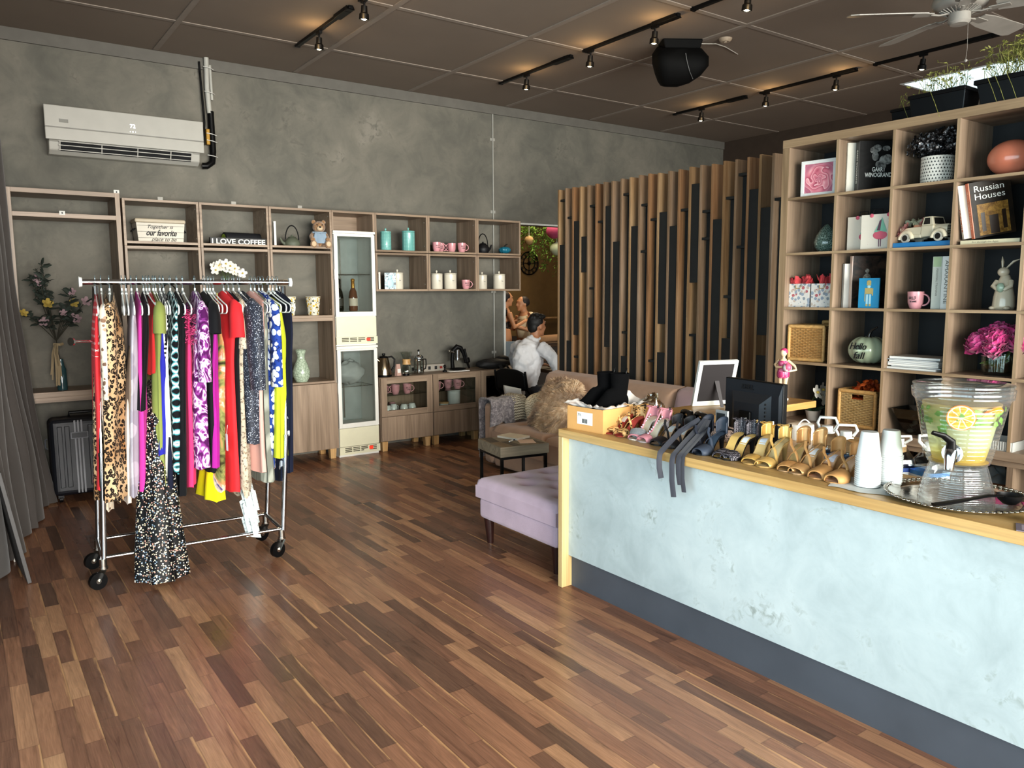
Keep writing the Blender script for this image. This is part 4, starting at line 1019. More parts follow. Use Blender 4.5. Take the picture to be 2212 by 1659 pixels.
GS = [
 # name, x px of hook, label, materials, hem z, options
 ('dress', 203, 'coral red dress with white dots at the left end of the rack', [cloth('c_coral', lambda g: g.mix(g.math('MULTIPLY', g.math('LESS_THAN', g.vor(g.co('Object', (.001, 1, 1)), 26, rnd=0), .2), g.math('GREATER_THAN', g.xyz(g.co())[2], -.42)), 'e0383f', 'f3d9d2'))], .53, dict(d=.02, wh=.2, ww=.15, fold=.004)),
 ('blouse', 214, 'cream and brown paisley blouse beside the leopard dress', [cloth('c_paisley', floral('d9cbb8', ['8b6c58', 'b79c86', '6e5546', 'cbb9a3'], 34, .4))], .40, dict(d=.016, wh=.16, sleeve=(.5, .04, .03, .0), ragged=.05)),
 ('dress', 230, 'long sleeved leopard print maxi dress', [cloth('c_leopard', leopard)], .47, dict(d=.06, wt=.19, ww=.185, wh=.25, fold=.016, nf=6, sleeve=(.52, .05, .042, .012), flare=.35, ragged=.03)),
 ('skirt', 262, 'taupe skirt behind the leopard dress', [pl('taupe', '7e6f63')], .48, dict(d=.018, top=.3, wt=.15, ww=.15, wh=.17)),
 ('top', 254, 'ivory silk slip showing its hem beside the leopard dress', [pl('ivory', 'd8c8bb')], .43, dict(d=.016, top=.5, wt=.14, ww=.15, wh=.17, flare=.2)),
 ('dress', 273, 'pale lilac grey sleeveless dress', [cloth('c_lilac', floral('a9a4ae', ['b8b4bd', '9a95a1'], 9, .5))], .47, dict(d=.02, wt=.17, wh=.2)),
 ('dress', 284, 'bright magenta pink sleeveless dress left of the sequin gown', [pl('magenta', 'c23a93')], .49, dict(d=.02, wt=.165, ww=.15, wh=.19)),
 ('top', 297, 'plain black sleeveless top left of the olive dress', [blk], .95, dict(d=.02, wt=.18, wh=.17)),
 ('gown', 303, 'floor length black sequin gown with coloured speckles', [cloth('c_sequin', speckle('0b0b0d', ['d8c7a8', 'f1ede4', 'b98f80', '7c8fa0', 'e3d3b6'], 105, .45, .6), .5)], .012, dict(d=.045, top=.5, wt=.09, ww=.075, wh=.125, fold=.016, nf=5, flare=1.6, ydrift=-.25, skew=-.065)),
 ('top', 309, 'small red top squeezed before the olive dress', [pl('deep_red', 'b02a2a')], 1.15, dict(d=.012, wt=.16, wh=.15)),
 ('dress', 317, 'olive green linen dress with cap sleeves', [cloth('c_olive', plain('87904d', .2))], .46, dict(d=.022, wt=.185, ww=.17, wh=.2, sleeve=(.16, .05, .055, .02), fold=.006)),
 ('dress', 322, 'royal blue sheath dress right of the olive dress', [pl('royal', '2a2c9a')], .69, dict(d=.026, wt=.17, ww=.16, wh=.19, top=.16)),
 ('dress', 331, 'navy and white vertical striped dress', [cloth('c_stripe', stripes('f0eeea', '161a2e', 22))], .42, dict(d=.024, wt=.17, wh=.2, fold=.003)),
 ('top', 338, 'black top with white polka dots', [cloth('c_polka', dots('0d0d10', 'e8e6e0', 40, .28))], 1.12, dict(d=.012, wt=.15, wh=.15)),
 ('dress', 352, 'black dress with teal and white lattice print', [cloth('c_lattice', lattice('0c0d12', '3f8f94', 'd7e9e6'))], .575, dict(d=.022, wt=.185, ww=.16, wh=.19)),
 ('dress', 366, 'long plain black dress right of the lattice print', [pl('soft_black', '0b0c10')], .44, dict(d=.026, wt=.18, ww=.16, wh=.2, fold=.008)),
 ('dress', 378, 'hot pink fitted dress with feathered shoulder', [pl('hot_pink', 'd83a6f')], .48, dict(d=.022, wt=.15, ww=.15, wh=.18, top=.12)),
 ('dress', 404, 'purple and white tie dye dress with long sleeves', [cloth('c_tiedye', tiedye('4f1450', '8d3b8c', 'e9dcea', 15))], .585, dict(d=.03, wt=.19, ww=.17, wh=.2, sleeve=(.44, .052, .058, .02), fold=.01)),
 ('top', 424, 'black top with short sleeve right of the tie dye dress', [pl('black_jersey', '111114')], .55, dict(d=.018, wt=.185, wh=.17, sleeve=(.17, .05, .06, .03))),
 ('dress', 431, 'plum magenta dress above the yellow skirt', [pl('plum', 'a3258f')], .58, dict(d=.026, wt=.16, ww=.14, wh=.19, top=.08)),
 ('skirt', 437, 'bright yellow skirt hanging lowest beside the plum dress', [pl('yellow', 'e8dd1c')], .375, dict(d=.03, top=.7, wt=.12, ww=.12, wh=.17, fold=.012)),
 ('dress', 444, 'sheer brown and orange printed dress with a paper tag', [cloth('c_sheer', blotch([(.35, '3a3a1e'), (.47, '8c8f55'), (.55, 'c98a5c'), (.63, 'd9c9b4'), (.7, '5d4a7a')], 7))], .43, dict(d=.02, wt=.12, ww=.13, wh=.17, strap=True, top=.14)),
 ('dress', 467, 'scarlet red dress with short flutter sleeves', [pl('scarlet', 'dd2f35')], .42, dict(d=.028, wt=.18, ww=.15, wh=.19, sleeve=(.2, .055, .065, .03), fold=.005)),
 ('dress', 478, 'narrow black dress between scarlet and beige floral', [pl('black_crepe', '0e0e12')], .52, dict(d=.016, wt=.17, wh=.18)),
 ('dress', 489, 'beige floral ruffled dress with trailing white hem', [cloth('c_ditsy', floral('b9ad9a', ['8a7a66', 'a09079', '75675a'], 70, .42))], .40, dict(d=.024, wt=.15, ww=.15, wh=.22, fold=.01, flare=.8, ragged=.12, sleeve=(.28, .04, .05, .01))),
 ('dress', 502, 'charcoal glitter dress with long sleeves', [cloth('c_glitter', speckle('2c2f39', ['8f96a6', 'd8dce4', '5c6373'], 190, .45, .3), .5)], .70, dict(d=.055, wt=.2, ww=.19, wh=.19, sleeve=(.5, .085, .065, .05), skew=-.02, fold=.006, flare=.1)),
 ('dress', 529, 'blush pink dress half hidden behind the glitter dress', [pl('blush', 'd3a59a')], .52, dict(d=.022, wt=.17, wh=.2)),
 ('dress', 538, 'sage grey pleated chiffon dress', [cloth('c_sage', lambda g: g.ramp(g.math('SINE', g.math('MULTIPLY', g.xyz(g.co())[1], 330)), [(.1, '6f7167'), (.9, '9a9b8f')]))], .46, dict(d=.026, wt=.16, wh=.22, fold=.008, nf=9)),
 ('dress', 548, 'blue and white floral dress with long sleeves', [cloth('c_bluefloral', floral('24408c', ['e9eef4', 'c9d6ea', 'f4f4f0'], 27, .5, '15265c'))], .53, dict(d=.028, wt=.185, ww=.16, wh=.19, sleeve=(.5, .045, .05, .015))),
 ('top', 556, 'white top with orange and green flowers at the hem', [cloth('c_orange_floral', floral('e9e4d8', ['e2552f', '3f7a55', 'd98b5f', 'e9e4d8'], 14, .46))], .72, dict(d=.018, wt=.13, ww=.15, wh=.17, top=.55)),
 ('dress', 571, 'lime yellow chiffon dress near the right post', [pl('lime', 'b5bd2f')], .60, dict(d=.036, wt=.16, ww=.17, wh=.21, top=.04, fold=.01)),
 ('skirt', 580, 'navy skirt with pink and white roses below the lime dress', [cloth('c_navyrose', floral('131a2d', ['e7e1de', 'd9b3b0', '131a2d', 'cfd6dd'], 19, .42))], .45, dict(d=.03, wt=.15, ww=.16, wh=.18, top=.62, flare=.2)),
 ('dress', 590, 'long navy dress at the right end of the rack', [navy], .50, dict(d=.02, wt=.18, ww=.17, wh=.19)),
]
def bar_x(px): return -.484 + (px - 180) / 440 * 1.133
prev = None
for i, (nm, px, lab, mats, zh, kw) in enumerate(GS):
    lx = bar_x(px)
    # rack local -> world
    c, s_ = math.cos(rad(-3.5)), math.sin(rad(-3.5))
    wx, wy = 1.06 + c * lx, 4.85 + s_ * lx
    rz = rad(-9 + 18 * (px - 200) / 390 + R.uniform(-3, 3))
    if nm == 'gown': rz = rad(2)
    loc = (wx, wy, BZ + .0155)
    h = HG0 if i == 0 else copy_tree(HG0)
    h.location = loc; h.rotation_euler = (0, 0, rz)
    sh = lab.split(' with ')[0].split(' beside ')[0].split(' behind ')[0].split(' at the')[0].split(' left of')[0].split(' right of')[0].split(' between')[0].split(' near')[0].split(' hanging')[0].split(' squeezed')[0].split(' half')[0].split(' above')[0].split(' below')[0].split(' showing')[0]
    h['label'] = 'white hanger on the rail carrying the ' + sh; h['group'] = 'white hangers on the rack'
    tg = garment(nm, mats, zh, seed=i, **kw)
    tg.location = loc; tg.rotation_euler = (0, 0, rz)
    tag(tg, lab, nm, 'clothes on the rack')
    if 'trailing white hem' in lab:
        m = MB(); wc = cloth('c_whiteditsy', floral('dfe6e3', ['a9b4b4', 'c4cccc'], 60, .4))
        for q, (a, zz) in enumerate(((0, 0), (.02, -.09), (-.01, -.17))):
            m.grid(lambda u, v, a=a, zz=zz: (-.02 + .035 * math.sin(u * 14 + a * 50) + .02 * v, -.2 + .12 * u * (1 - .25 * v) + a, zh - BZ + .03 + zz - .12 * v - .02 * math.sin(u * 9)), 24, 6)
        m.build('ruffle', wc, tg, smooth=80)
    if 'feathered' in lab:
        m = MB()
        for k in range(160):
            p = Vector((R.uniform(-.02, .02), -.16 + R.uniform(-.03, .05), -.2 + R.uniform(-.16, .03))); d_ = Vector((R.uniform(-1, .6), R.uniform(-1, .3), R.uniform(-.6, .6))).normalized() * .035
            m.add([tuple(p), tuple(p + d_ + Vector((0, 0, .003))), tuple(p + d_ - Vector((0, 0, .003)))], [(0, 1, 2)])
        m.build('feather_trim', P('feather_pink', 'b5386c', .8), tg)
    if 'paper tag' in lab:
        m = MB(); m.box(-.032, -.031, -.215, -.185, -1.0, -.9).tube([(-.03, -.2, -.9), (-.02, -.19, -.85)], .001, 4); m.build('price_tag', PAPER, tg)
    if 'polka' in lab or 'lattice' in lab: pass
# ---------------------------------------------------------------- small goods
def qthing(name, lab, cat, loc, rz=0, group=None): return thing(name, lab, cat, loc, rz, group)
CF = -PI / 2     # things in the bookcase face the room (-x)
MUGP = P('pink_glaze', 'd59aa0', .3, coat=.4, var=.04); MUGW = P('white_glaze', 'dcdfdc', .25, coat=.4, var=.03)
def make_mug(lab, mat, logo=True, r=.043, h=.098):
    t = thing('mug', lab, 'mug')
    m = MB(); m.lathe([(0, .002), (r * .62, .0), (r * .7, .004), (r * .95, h * .35), (r * 1.04, h), (r * .98, h), (r * .9, h * .4), (r * .6, .012), (0, .01)], 28); m.build('cup', mat, t, smooth=50)
    m = MB(); pts = [(r * .9 + .036 * math.sin(a) , 0, h * .52 + h * .33 * math.cos(a)) for a in [PI * k / 8 for k in range(9)]]
    m.tube(pts, .0062, 8, flat=.8); m.build('handle', mat, t, smooth=60)
    if logo:
        text('logo', 'WILD', INK, t, (-.004, -r * .985, h * .62), (rad(88), 0, 0), .026, .038, shear=.35, ext=.0008)
        text('logo', '& BARRE', INK, t, (.004, -r * .965, h * .42), (rad(86), 0, 0), .014, .036, ext=.0008)
    return t
MG0 = make_mug('pink mug', MUGP)
MG0.location = (4.345 + .15, 2.30, 1.508); MG0.rotation_euler = (0, 0, CF + .1)
MG0.location = (4.50, 2.325, 1.5082)
tag(MG0, 'pink lettered mug standing in the bookcase next to the thick pale book', group='pink lettered mugs')
def mug(loc, rz, lab): return dup(MG0, loc, rz, lab, 'pink lettered mugs')
mug((4.13, 7.165, 2.0302), -.2, 'pink mug on the upper wall shelf, first from the left')
mug((4.235, 7.27, 2.0302), -.3, 'pink mug on the upper wall shelf, tucked behind the first one')
mug((4.36, 7.24, 2.0302), PI - .5, 'pink mug on the upper wall shelf, third from the left')
mug((4.43, 7.15, 2.0302), -.2, 'pink mug on the upper wall shelf, rightmost')
mug((4.475, 7.15, 1.6422), -.2, 'pink mug beside cream canisters on the lower wall shelf')
mug((3.50, 7.2, .5692), -.3, 'pink mug behind glass, left of three on the glass shelf by the fridges')
mug((3.63, 7.19, .5692), PI * .9, 'pink mug behind glass, middle of three on the glass shelf by the fridges')
mug((3.76, 7.18, .5692), -.2, 'pink mug behind glass, right of three on the glass shelf by the fridges')
mug((4.12, 7.19, .5692), -.3, 'pink mug behind glass alone at the left, under the espresso press')
mug((4.31, 7.28, .5692), -.3, 'pink mug behind glass, hidden behind its neighbour over the white jar')
mug((4.375, 7.185, .5692), -.3, 'pink mug behind glass directly above the white jar')
WM0 = make_mug('white mug', MUGW, False)
WM0.rotation_euler = (PI, 0, .5); WM0.location = (3.535, 7.19, .4601)
tag(WM0, 'upturned white mug behind glass, first from the left', group='upturned white mugs')
for k, (x, y) in enumerate(((3.635, 7.25), (3.72, 7.18), (3.825, 7.2))):
    c = copy_tree(WM0); c.location = (x, y, .4601); c.rotation_euler = (PI, 0, .3 + k * .9); tag(c, 'upturned white mug behind glass, %s from the left' % ('second', 'third', 'fourth')[k], group='upturned white mugs')
for k, (x, y) in enumerate(((3.50, 7.34), (3.68, 7.37))):
    c = copy_tree(MG0); c.location = (x, y, .4601); c.rotation_euler = (PI, 0, .3 + k * .9); tag(c, 'upturned pink mug in the back row behind the %s white mug' % ('first', 'third')[k], group='pink lettered mugs')
def canister(lab, mat, loc, r, h, knob=True, writing=False, dots_=False, name='canister'):
    t = thing(name, lab, 'canister', loc)
    m = MB(); m.lathe([(0, 0), (r * .93, 0), (r, .006), (r, h * .86), (r * .96, h * .87), (0, h * .87)], 28); m.build('body', mat, t, smooth=50)
    m = MB(); m.lathe([(r * .99, h * .8705), (r * 1.03, h * .885), (r * 1.0, h * .93), (r * .5, h * .965), (0, h * .97)], 28); m.build('lid', mat, t, smooth=50)
    if knob: m = MB(); m.ell((0, 0, h * .985 + .012), .011, .008, .013, 12, 8).cyl((0, 0, h * .96), (0, 0, h * .99), .006); m.build('knob', mat, t, smooth=60)
    if writing:
        text('print', 'tea', P('grey_print', '77736a', .6), t, (-.002, -r - .0006, h * .5), (PI / 2, 0, 0), .022, .022); m = MB(); m.box(-.016, .012, -r - .0008, -r, h * .3, h * .303).box(-.016, .012, -r - .0008, -r, h * .38, h * .383); m.build('print_line', P('grey_print', '77736a', .6), t)
    return t
g = N('turquoise_embossed'); v = g.vor(g.co(), 70, rnd=0); g.set(Base_Color=g.ramp(v, [(.2, 'a5d2cb'), (.5, '6faea8')]), Roughness=.3, Coat_Weight=.4); g.bump(v, .5, .004); TURQ = g.m
CREAMG = P('cream_glaze', 'd9d3c3', .3, coat=.4, var=.03)
canister('turquoise embossed canister with lid, the smaller one on the left', TURQ, (3.565, 7.2, 2.0302), .055, .2, True)
canister('turquoise embossed canister with lid, the larger one on the right', TURQ, (3.815, 7.19, 2.0302), .066, .215, True)
for x, r, h, lab in ((3.68, .06, .18, 'cream lidded canister beside the blue figure picture'), (4.14, .062, .175, 'cream lidded canister, first in the middle lower wall box'), (4.305, .068, .18, 'cream lidded canister left of the single pink mug'), (4.71, .055, .165, 'cream lidded canister, narrower one in the right wall box'), (4.935, .068, .175, 'cream lidded canister, wide one at the right end of the wall boxes')):
    canister(lab, CREAMG, (x, 7.19, 1.6422), r, h, True, True)
t = thing('white_jar', 'tall white enamel jar behind the middle cabinet glass', 'jar', (4.36, 7.24, .3622))
m = MB(); m.lathe([(0, 0), (.066, 0), (.07, .004), (.07, .175), (.072, .18), (.066, .182), (0, .182)], 28); m.build('body', MUGW, t, smooth=45)
m = MB(); m.lathe([(.073, .1825), (.074, .192), (.06, .197), (0, .197)], 28); m.build('lid', MUGW, t, smooth=45)
t = thing('small_jar', 'low white jar with wooden lid behind the middle cabinet glass', 'jar', (4.21, 7.2, .3622))
m = MB(); m.lathe([(0, 0), (.05, 0), (.052, .06), (0, .06)], 24); m.build('body', MUGW, t, smooth=45)
m = MB(); m.lathe([(.053, .0603), (.053, .075), (0, .076)], 24); m.build('lid', W_LEG, t, smooth=45)
# iron teapots
def teapot(lab, loc, rz, mat, r=.075, h=.1):
    t = thing('teapot', lab, 'teapot', loc, rz)
    m = MB(); m.lathe([(0, .0), (r * .75, .0), (r, h * .35), (r * .95, h * .6), (r * .6, h * .93), (r * .45, h), (0, h)], 26); m.build('body', mat, t, smooth=60)
    m = MB(); m.lathe([(r * .5, h * 1.0), (r * .45, h * 1.06), (.01, h * 1.12), (.012, h * 1.18), (.008, h * 1.24), (0, h * 1.25)], 20); m.build('lid', mat, t, smooth=60)
    m = MB(); m.tube([(-r * .85, 0, h * .35), (-r * 1.3, 0, h * .6), (-r * 1.5, 0, h * .95)], [.018, .012, .009], 10); m.build('spout', mat, t, smooth=60)
    m = MB(); m.tube([(r * .85 * math.cos(a), 0, h * .8 + r * 1.75 * math.sin(a)) for a in [PI * k / 12 for k in range(13)]], .0055, 8); m.build('handle', BLKM, t, smooth=60)
    return t
teapot('grey green iron teapot with black loop handle beside the teddy bear', (2.61, 7.22, 2.0252), 0, P('green_iron', '5b6152', .6, bump=.3, bscale=150))
teapot('black iron teapot with loop handle in the right wall box', (4.745, 7.22, 2.0302), PI, P('black_iron', '16161a', .5, bump=.3, bscale=150))
teapot('large black handled iron teapot half hidden behind the clothes rack', (1.5, 7.2, 1.3985), 0, P('dark_green_iron', '4d5a3f', .6, bump=.3, bscale=150), .1, .15)
# small blue pumpkin
def pumpkin(lab, loc, rz, r, h, mat, stem_mat, ribs=9):
    t = thing('ceramic_pumpkin', lab, 'pumpkin ornament', loc, rz)
    m = MB(); m.ell((0, 0, h / 2), r, r, h / 2, 54, 18, lambda a, ph: 1 - .07 * abs(math.cos(a * ribs / 2)) ** 4 * math.cos(ph))
    m.v = [(x, y, z - .12 * h * math.exp(-(math.hypot(x, y) / (r * .3)) ** 2) * (1 if z > h / 2 else -1)) for x, y, z in m.v]; m.build('body', mat, t, smooth=80)
    m = MB(); m.tube([(0, 0, h * .86), (.004, 0, h * 1.02), (.02, 0, h * 1.16), (.05, 0, h * 1.26)], [.014, .009, .007, .005], 10); m.build('stem', stem_mat, t, smooth=60)
    return t
pumpkin('small glossy teal blue pumpkin beside the black teapot', (5.02, 7.2, 2.0302), PI * .1, .07, .085, P('teal_glaze', '1f6f86', .25, coat=.5), P('dark_stem', '26241f', .6), 10)
gp = pumpkin('pale green ceramic pumpkin lettered Hello fall in the bookcase', (4.56, 2.63, 1.1582), CF, .117, .185, P('sage_glaze', 'a9b59a', .25, coat=.5, var=.05), P('silver_stem', '4a4744', .2, .8), 9)
text('lettering', 'Hello', INK, gp, (.0, -.119, .118), (rad(84), 0, 0), .06, .105, shear=.3, ext=.003); text('lettering', 'fall', INK, gp, (.006, -.119, .062), (rad(95), 0, 0), .06, .075, shear=.3, ext=.003)
# left shelf goods
t = thing('bread_tin', 'white plank painted bread tin with black script lettering', 'storage tin', (1.455, 7.25, 2.0252))
TIN = P('white_planks', 'c9c2b4', .5, scale=4)
m = MB(); m.frus((-.175, .175, -.09, .09, 0), (-.19, .19, -.1, .1, .175)); m.mat(1)
for z in (.05, .1, .15): m.box(-.1835, .1835, -.0985, -.092 - z * .06, z, z + .003)
m.build('body', [TIN, P('plank_gap', '6f6a60', .7)], t, bev=.012)
m = MB(); m.box(-.2, .2, -.108, .108, .1755, .21); m.build('lid', P('tin_lid', 'b9ad98', .5), t, bev=.014, segs=3)
for s_ in (-1, 1): m = MB(); m.tube([(s_ * .186, -.04, .13), (s_ * .21, -.04, .11), (s_ * .21, .04, .11), (s_ * .186, .04, .13)], .006, 6); m.build('handle', BLKM, t)
text('lettering', 'Together is', INK, t, (-.01, -.1, .142), (rad(86), 0, 0), .04, .2, shear=.4, ext=.002); text('lettering', 'our favorite', INK, t, (.0, -.099, .092), (rad(86), 0, 0), .07, .24, shear=.4, bold=.0012, ext=.003); text('lettering', 'place to be', P('grey_ink', '6b655c', .6), t, (.02, -.097, .04), (rad(86), 0, 0), .045, .2, shear=.4, ext=.003)
t = thing('coffee_sign', 'black block sign reading I LOVE COFFEE', 'sign', (2.09, 7.14, 2.0252), .0)
m = MB(); m.box(-.245, .245, -.015, .02, 0, .072); m.build('block', P('sign_black', '0a0a0b', .5), t)
text('lettering', 'I LOVE COFFEE', INKW, t, (0, -.0158, .037), (PI / 2, 0, 0), .062, .465, bold=.0014)
t = thing('foam_roller', 'dark foam roller with lime green inside lying behind the coffee sign', 'foam roller', (2.17, 7.3, 2.0252 + .066), .12)
m = MB(); m.at((0, 0, 0), (0, PI / 2, 0)); m.lathe([(.05, -.17), (.065, -.165), (.065, .165), (.05, .17)], 28); m.build('foam', P('roller_black', '15171c', .7, bump=.6, bscale=60), t, smooth=50)
m = MB(); m.at((0, 0, 0), (0, PI / 2, 0)); m.lathe([(.0, .168), (.05, .171), (.0495, -.17), (0, -.168)], 24); m.build('core', P('lime_plastic', '8fa92e', .5), t, smooth=50)
def book(lab, loc, rz, w, th_, h, cover, spine=None, pages='e4dfd2', lean=0, name='book', rx=0):
    t = thing(name, lab, 'book', loc, 0, None, rot=(rx, lean, rz))
    c = P('cover_' + cover, cover, .4) if isinstance(cover, str) else cover
    sp_ = c if spine is None else (P('cover_' + spine, spine, .4) if isinstance(spine, str) else spine)
    m = MB(); m.box(0.004, w, 0, .0025, 0, h).box(0.004, w, th_ - .0025, th_, 0, h); m.build('cover', c, t)
    m = MB(); m.box(0, .0035, 0, th_, 0, h); m.build('spine', sp_, t)
    m = MB(); m.box(.0037, w - .004, .003, th_ - .003, .004, h - .004); m.build('pages', P('pages_' + pages, pages, .8), t)
    return t
book('thin white book leaning at the left of the green teapot shelf', (2.43, 7.13, 2.0262), rad(74), .17, .02, .235, 'd9d6cc')
# teddy bear
tdy = thing('teddy_bear', 'seated brown teddy bear in a blue apron on the shelf', 'teddy bear', (2.865, 7.2, 2.0252), rad(-12))
g = N('teddy_plush'); q = g.noise(g.co(), 55, 4, .7); g.set(Base_Color=g.ramp(q, [(.3, '6d4e33'), (.5, '9a744f'), (.7, 'bd9a74')]), Roughness=.95, Sheen_Weight=.5); g.bump(q, .9, .01); TED = g.m
TEDL = P('teddy_cream', 'c9b396', .95, bump=.6, bscale=90)
m = MB(); m.ell((0, 0, .085), .066, .058, .085, 20, 14).ell((0, -.012, .205), .06, .056, .055, 20, 14)
for s_ in (-1, 1):
    m.ell((s_ * .046, 0, .252), .021, .012, .021, 12, 8).tube([(s_ * .05, 0, .145), (s_ * .075, -.03, .11), (s_ * .07, -.07, .085)], [.024, .024, .022], 12).ell((s_ * .07, -.075, .083), .024, .024, .024, 12, 8)
    m.tube([(s_ * .035, -.02, .035), (s_ * .06, -.07, .032), (s_ * .068, -.1, .034)], [.034, .032, .03], 12).ell((s_ * .068, -.105, .04), .032, .022, .038, 14, 10)
m.build('body', TED, tdy, smooth=80)
m = MB(); m.ell((0, -.062, .19), .031, .026, .024, 14, 10)
for s_ in (-1, 1): m.ell((s_ * .068, -.124, .042), .022, .006, .026, 12, 8)
m.build('muzzle', TEDL, tdy, smooth=80)
m = MB(); m.ell((0, -.089, .2), .011, .006, .008, 10, 8)
for s_ in (-1, 1): m.ell((s_ * .024, -.062, .222), .0065, .005, .0065, 8, 6)
m.build('nose_eyes', P('teddy_eye', '0d0a08', .2), tdy, smooth=80)
m = MB(); m.grid(lambda u, v: ((u - .5) * (.1 + .05 * (1 - v)), -.06 - .03 * (1 - v) * (1 - abs(u - .5)) - .004 * math.sin(u * 20), .05 + .1 * v), 12, 8); m.tube([(-.06, -.03, .152), (0, -.066, .15), (.06, -.03, .152)], .009, 8); m.build('apron', P('teddy_blue', '8d9fb0', .9), tdy, smooth=80, solid=.003)
# orchid pot behind the rack
def orchid(lab, loc, pot_mat, h, n, r_, spread, pr=.06, ph=.1):
    t = thing('orchid_plant', lab, 'orchid', loc)
    m = MB(); m.lathe([(0, 0), (pr * .7, 0), (pr, ph), (pr * .92, ph), (pr * .85, ph * .8), (0, ph * .8)], 24); m.build('pot', pot_mat, t, smooth=50)
    s_ = MB(); f = MB(); c = MB()
    for k in range(n):
        q = k / max(n - 1, 1); p = Vector((-spread * .5 + spread * q + R.uniform(-.02, .02), -.03 + R.uniform(-.04, .02), h * (.86 + .14 * math.sin(PI * (.2 + .8 * q))) - .1 * max(0, q - .6) * 2.5 * h / 2 + R.uniform(-.03, .03)))
        s_.tube([(0, 0, ph * .8), (-.01, 0, h * .7), tuple(p)], .002, 5)
        flower(f, p, r_, (R.uniform(-.5, .5), -1, R.uniform(-.1, .3)), 5, 1, .25)
        c.ell(tuple(p + Vector((0, -.01, 0))), r_ * .2, r_ * .25, r_ * .2, 8, 6)
    s_.build('stem', P('orchid_stem', '4a5a2f', .7), t); f.build('flower_petals', P('orchid_white', 'e9e6dd', .6, var=.03), t, smooth=60); c.build('flower_centre', P('orchid_yellow', 'cdb45a', .6), t, smooth=60)
    m = MB()
    for k in range(5): blob_leaf(m, (0, 0, ph * .85), (math.cos(k * 1.3), math.sin(k * 1.3) * .7 - .2, .55), h * .42, h * .06, (math.sin(k * 1.3), -math.cos(k * 1.3), .2))
    m.build('leaves', P('orchid_leaf', '2c4a2c', .5), t, smooth=60)
    return t
orchid('white orchid arching behind the clothes rack rail', (2.0, 7.22, 1.3985), P('dark_pot', '2c2b2a', .4), .46, 13, .042, .24)
def tall_cup(lab, loc, rz):
    t = thing('lemon_cup', lab, 'cup', loc, rz, 'lemon patterned cups')
    g = _cache.get('lemon_print')
    if not g:
        q = N('lemon_print'); v = q.co(); d = q.vor(v, 34); n = q.noise(v, 55, 1)
        b = q.mix(q.math('LESS_THAN', d, .36), 'e4e0d0', 'd9b53a'); b = q.mix(q.ramp(n, [(.6, (0, 0, 0, 1)), (.63, (1, 1, 1, 1))]), b, '3f4438'); q.set(Base_Color=b, Roughness=.4); g = q.m; _cache['lemon_print'] = g
    m = MB(); m.lathe([(0, .002), (.038, 0), (.042, .005), (.056, .17), (.053, .17), (.04, .01), (0, .008)], 24, sq=5); m.build('cup_body', g, t, smooth=50)
    m = MB(); m.lathe([(.0535, .1702), (.058, .172), (.057, .178), (.053, .175)], 24, sq=5); m.build('rim', P('lemon_rim', 'd9d4c0', .4), t, smooth=50); return t
tall_cup('lemon patterned cup on the shelf, left one near the rack post', (2.548, 7.2, 1.3985), .1); tall_cup('lemon patterned cup on the shelf, right one', (2.785, 7.2, 1.3985), .5)
t = thing('glass_vase', 'pale green ribbed glass vase on the shelf above the cabinet door', 'vase', (2.645, 7.2, .7685))
q = N('sea_glass'); vv = q.vor(q.co(), 40, 'DISTANCE_TO_EDGE'); q.set(Base_Color=q.ramp(vv, [(.02, '8b9c88'), (.12, 'b5c4b0')]), Roughness=.15, Coat_Weight=.5); q.bump(vv, .5, .006)
m = MB(); m.lathe([(0, .002), (.055, 0), (.08, .05), (.082, .1), (.06, .17), (.036, .22), (.036, .25), (.052, .3), (.048, .3), (.032, .25), (.03, .22), (.05, .17), (0, .15)], 28); m.build('vase_body', q.m, t, smooth=60)
m = MB(); m.lathe([(.05, .2985), (.055, .302), (.05, .306), (.047, .302)], 24); m.build('rim', q.m, t, smooth=60)
# lower wall box: blue figure picture and a thin book
t = thing('figure_picture', 'small blue tinted figure picture leaning in the lower wall box', 'picture', (3.575, 7.14, 1.6425), rad(-10))
q = N('blue_figure_print'); v = q.co(); a = q.noise(v, 24, 3, .6, 1.5); q.set(Base_Color=q.ramp(a, [(.38, '2a3138'), (.48, '6f93a0'), (.56, 'cfe2e6'), (.64, '5b5f5d')]), Roughness=.3)
m = MB(); m.box(-.058, .058, 0, .008, 0, .165); m.build('print', q.m, t)
m = MB(); m.ell((0, -.0015, .12), .022, .003, .024, 14, 10).ell((0, -.0015, .06), .035, .003, .045, 14, 10); m.build('printed_figure', P('blue_figure', 'a9c8d2', .4), t, smooth=60)
book('thin cream book beside the blue figure picture', (3.462, 7.13, 1.6425), rad(68), .13, .018, .17, 'cdbfae')
# fridge contents
def champagne(lab, loc, foil, glassc):
    t = thing('champagne_bottle', lab, 'bottle', loc, 0, 'champagne bottles in the fridge')
    m = MB(); m.lathe([(0, 0), (.04, 0), (.044, .01), (.044, .14), (.036, .19), (.017, .23), (.015, .26), (0, .26)], 22); m.build('glass_body', P('bottle_' + glassc, glassc, .12, coat=.5), t, smooth=50)
    m = MB(); m.lathe([(.0185, .225), (.0165, .29), (.019, .295), (.019, .31), (.012, .318), (0, .319)], 18); m.build('foil', P('foil_' + foil, foil, .3, .6), t, smooth=50)
    m = MB(); m.lathe([(.0447, .05), (.0447, .125)], 22); m.build('label', P('bottle_label_' + foil, 'cfc3b0' if foil != '2a261c' else '3a3830', .6), t, smooth=60)
champagne('dark champagne bottle in the upper fridge', (3.075, 7.26, 1.4305), '2a261c', '12160f'); champagne('rose champagne bottle with gold foil in the upper fridge', (3.205, 7.22, 1.4305), 'b07f3a', '6f4a35')
t = thing('plastic_bag', 'crumpled white plastic bag on the lower fridge shelf', 'plastic bag', (3.17, 7.29, .7))
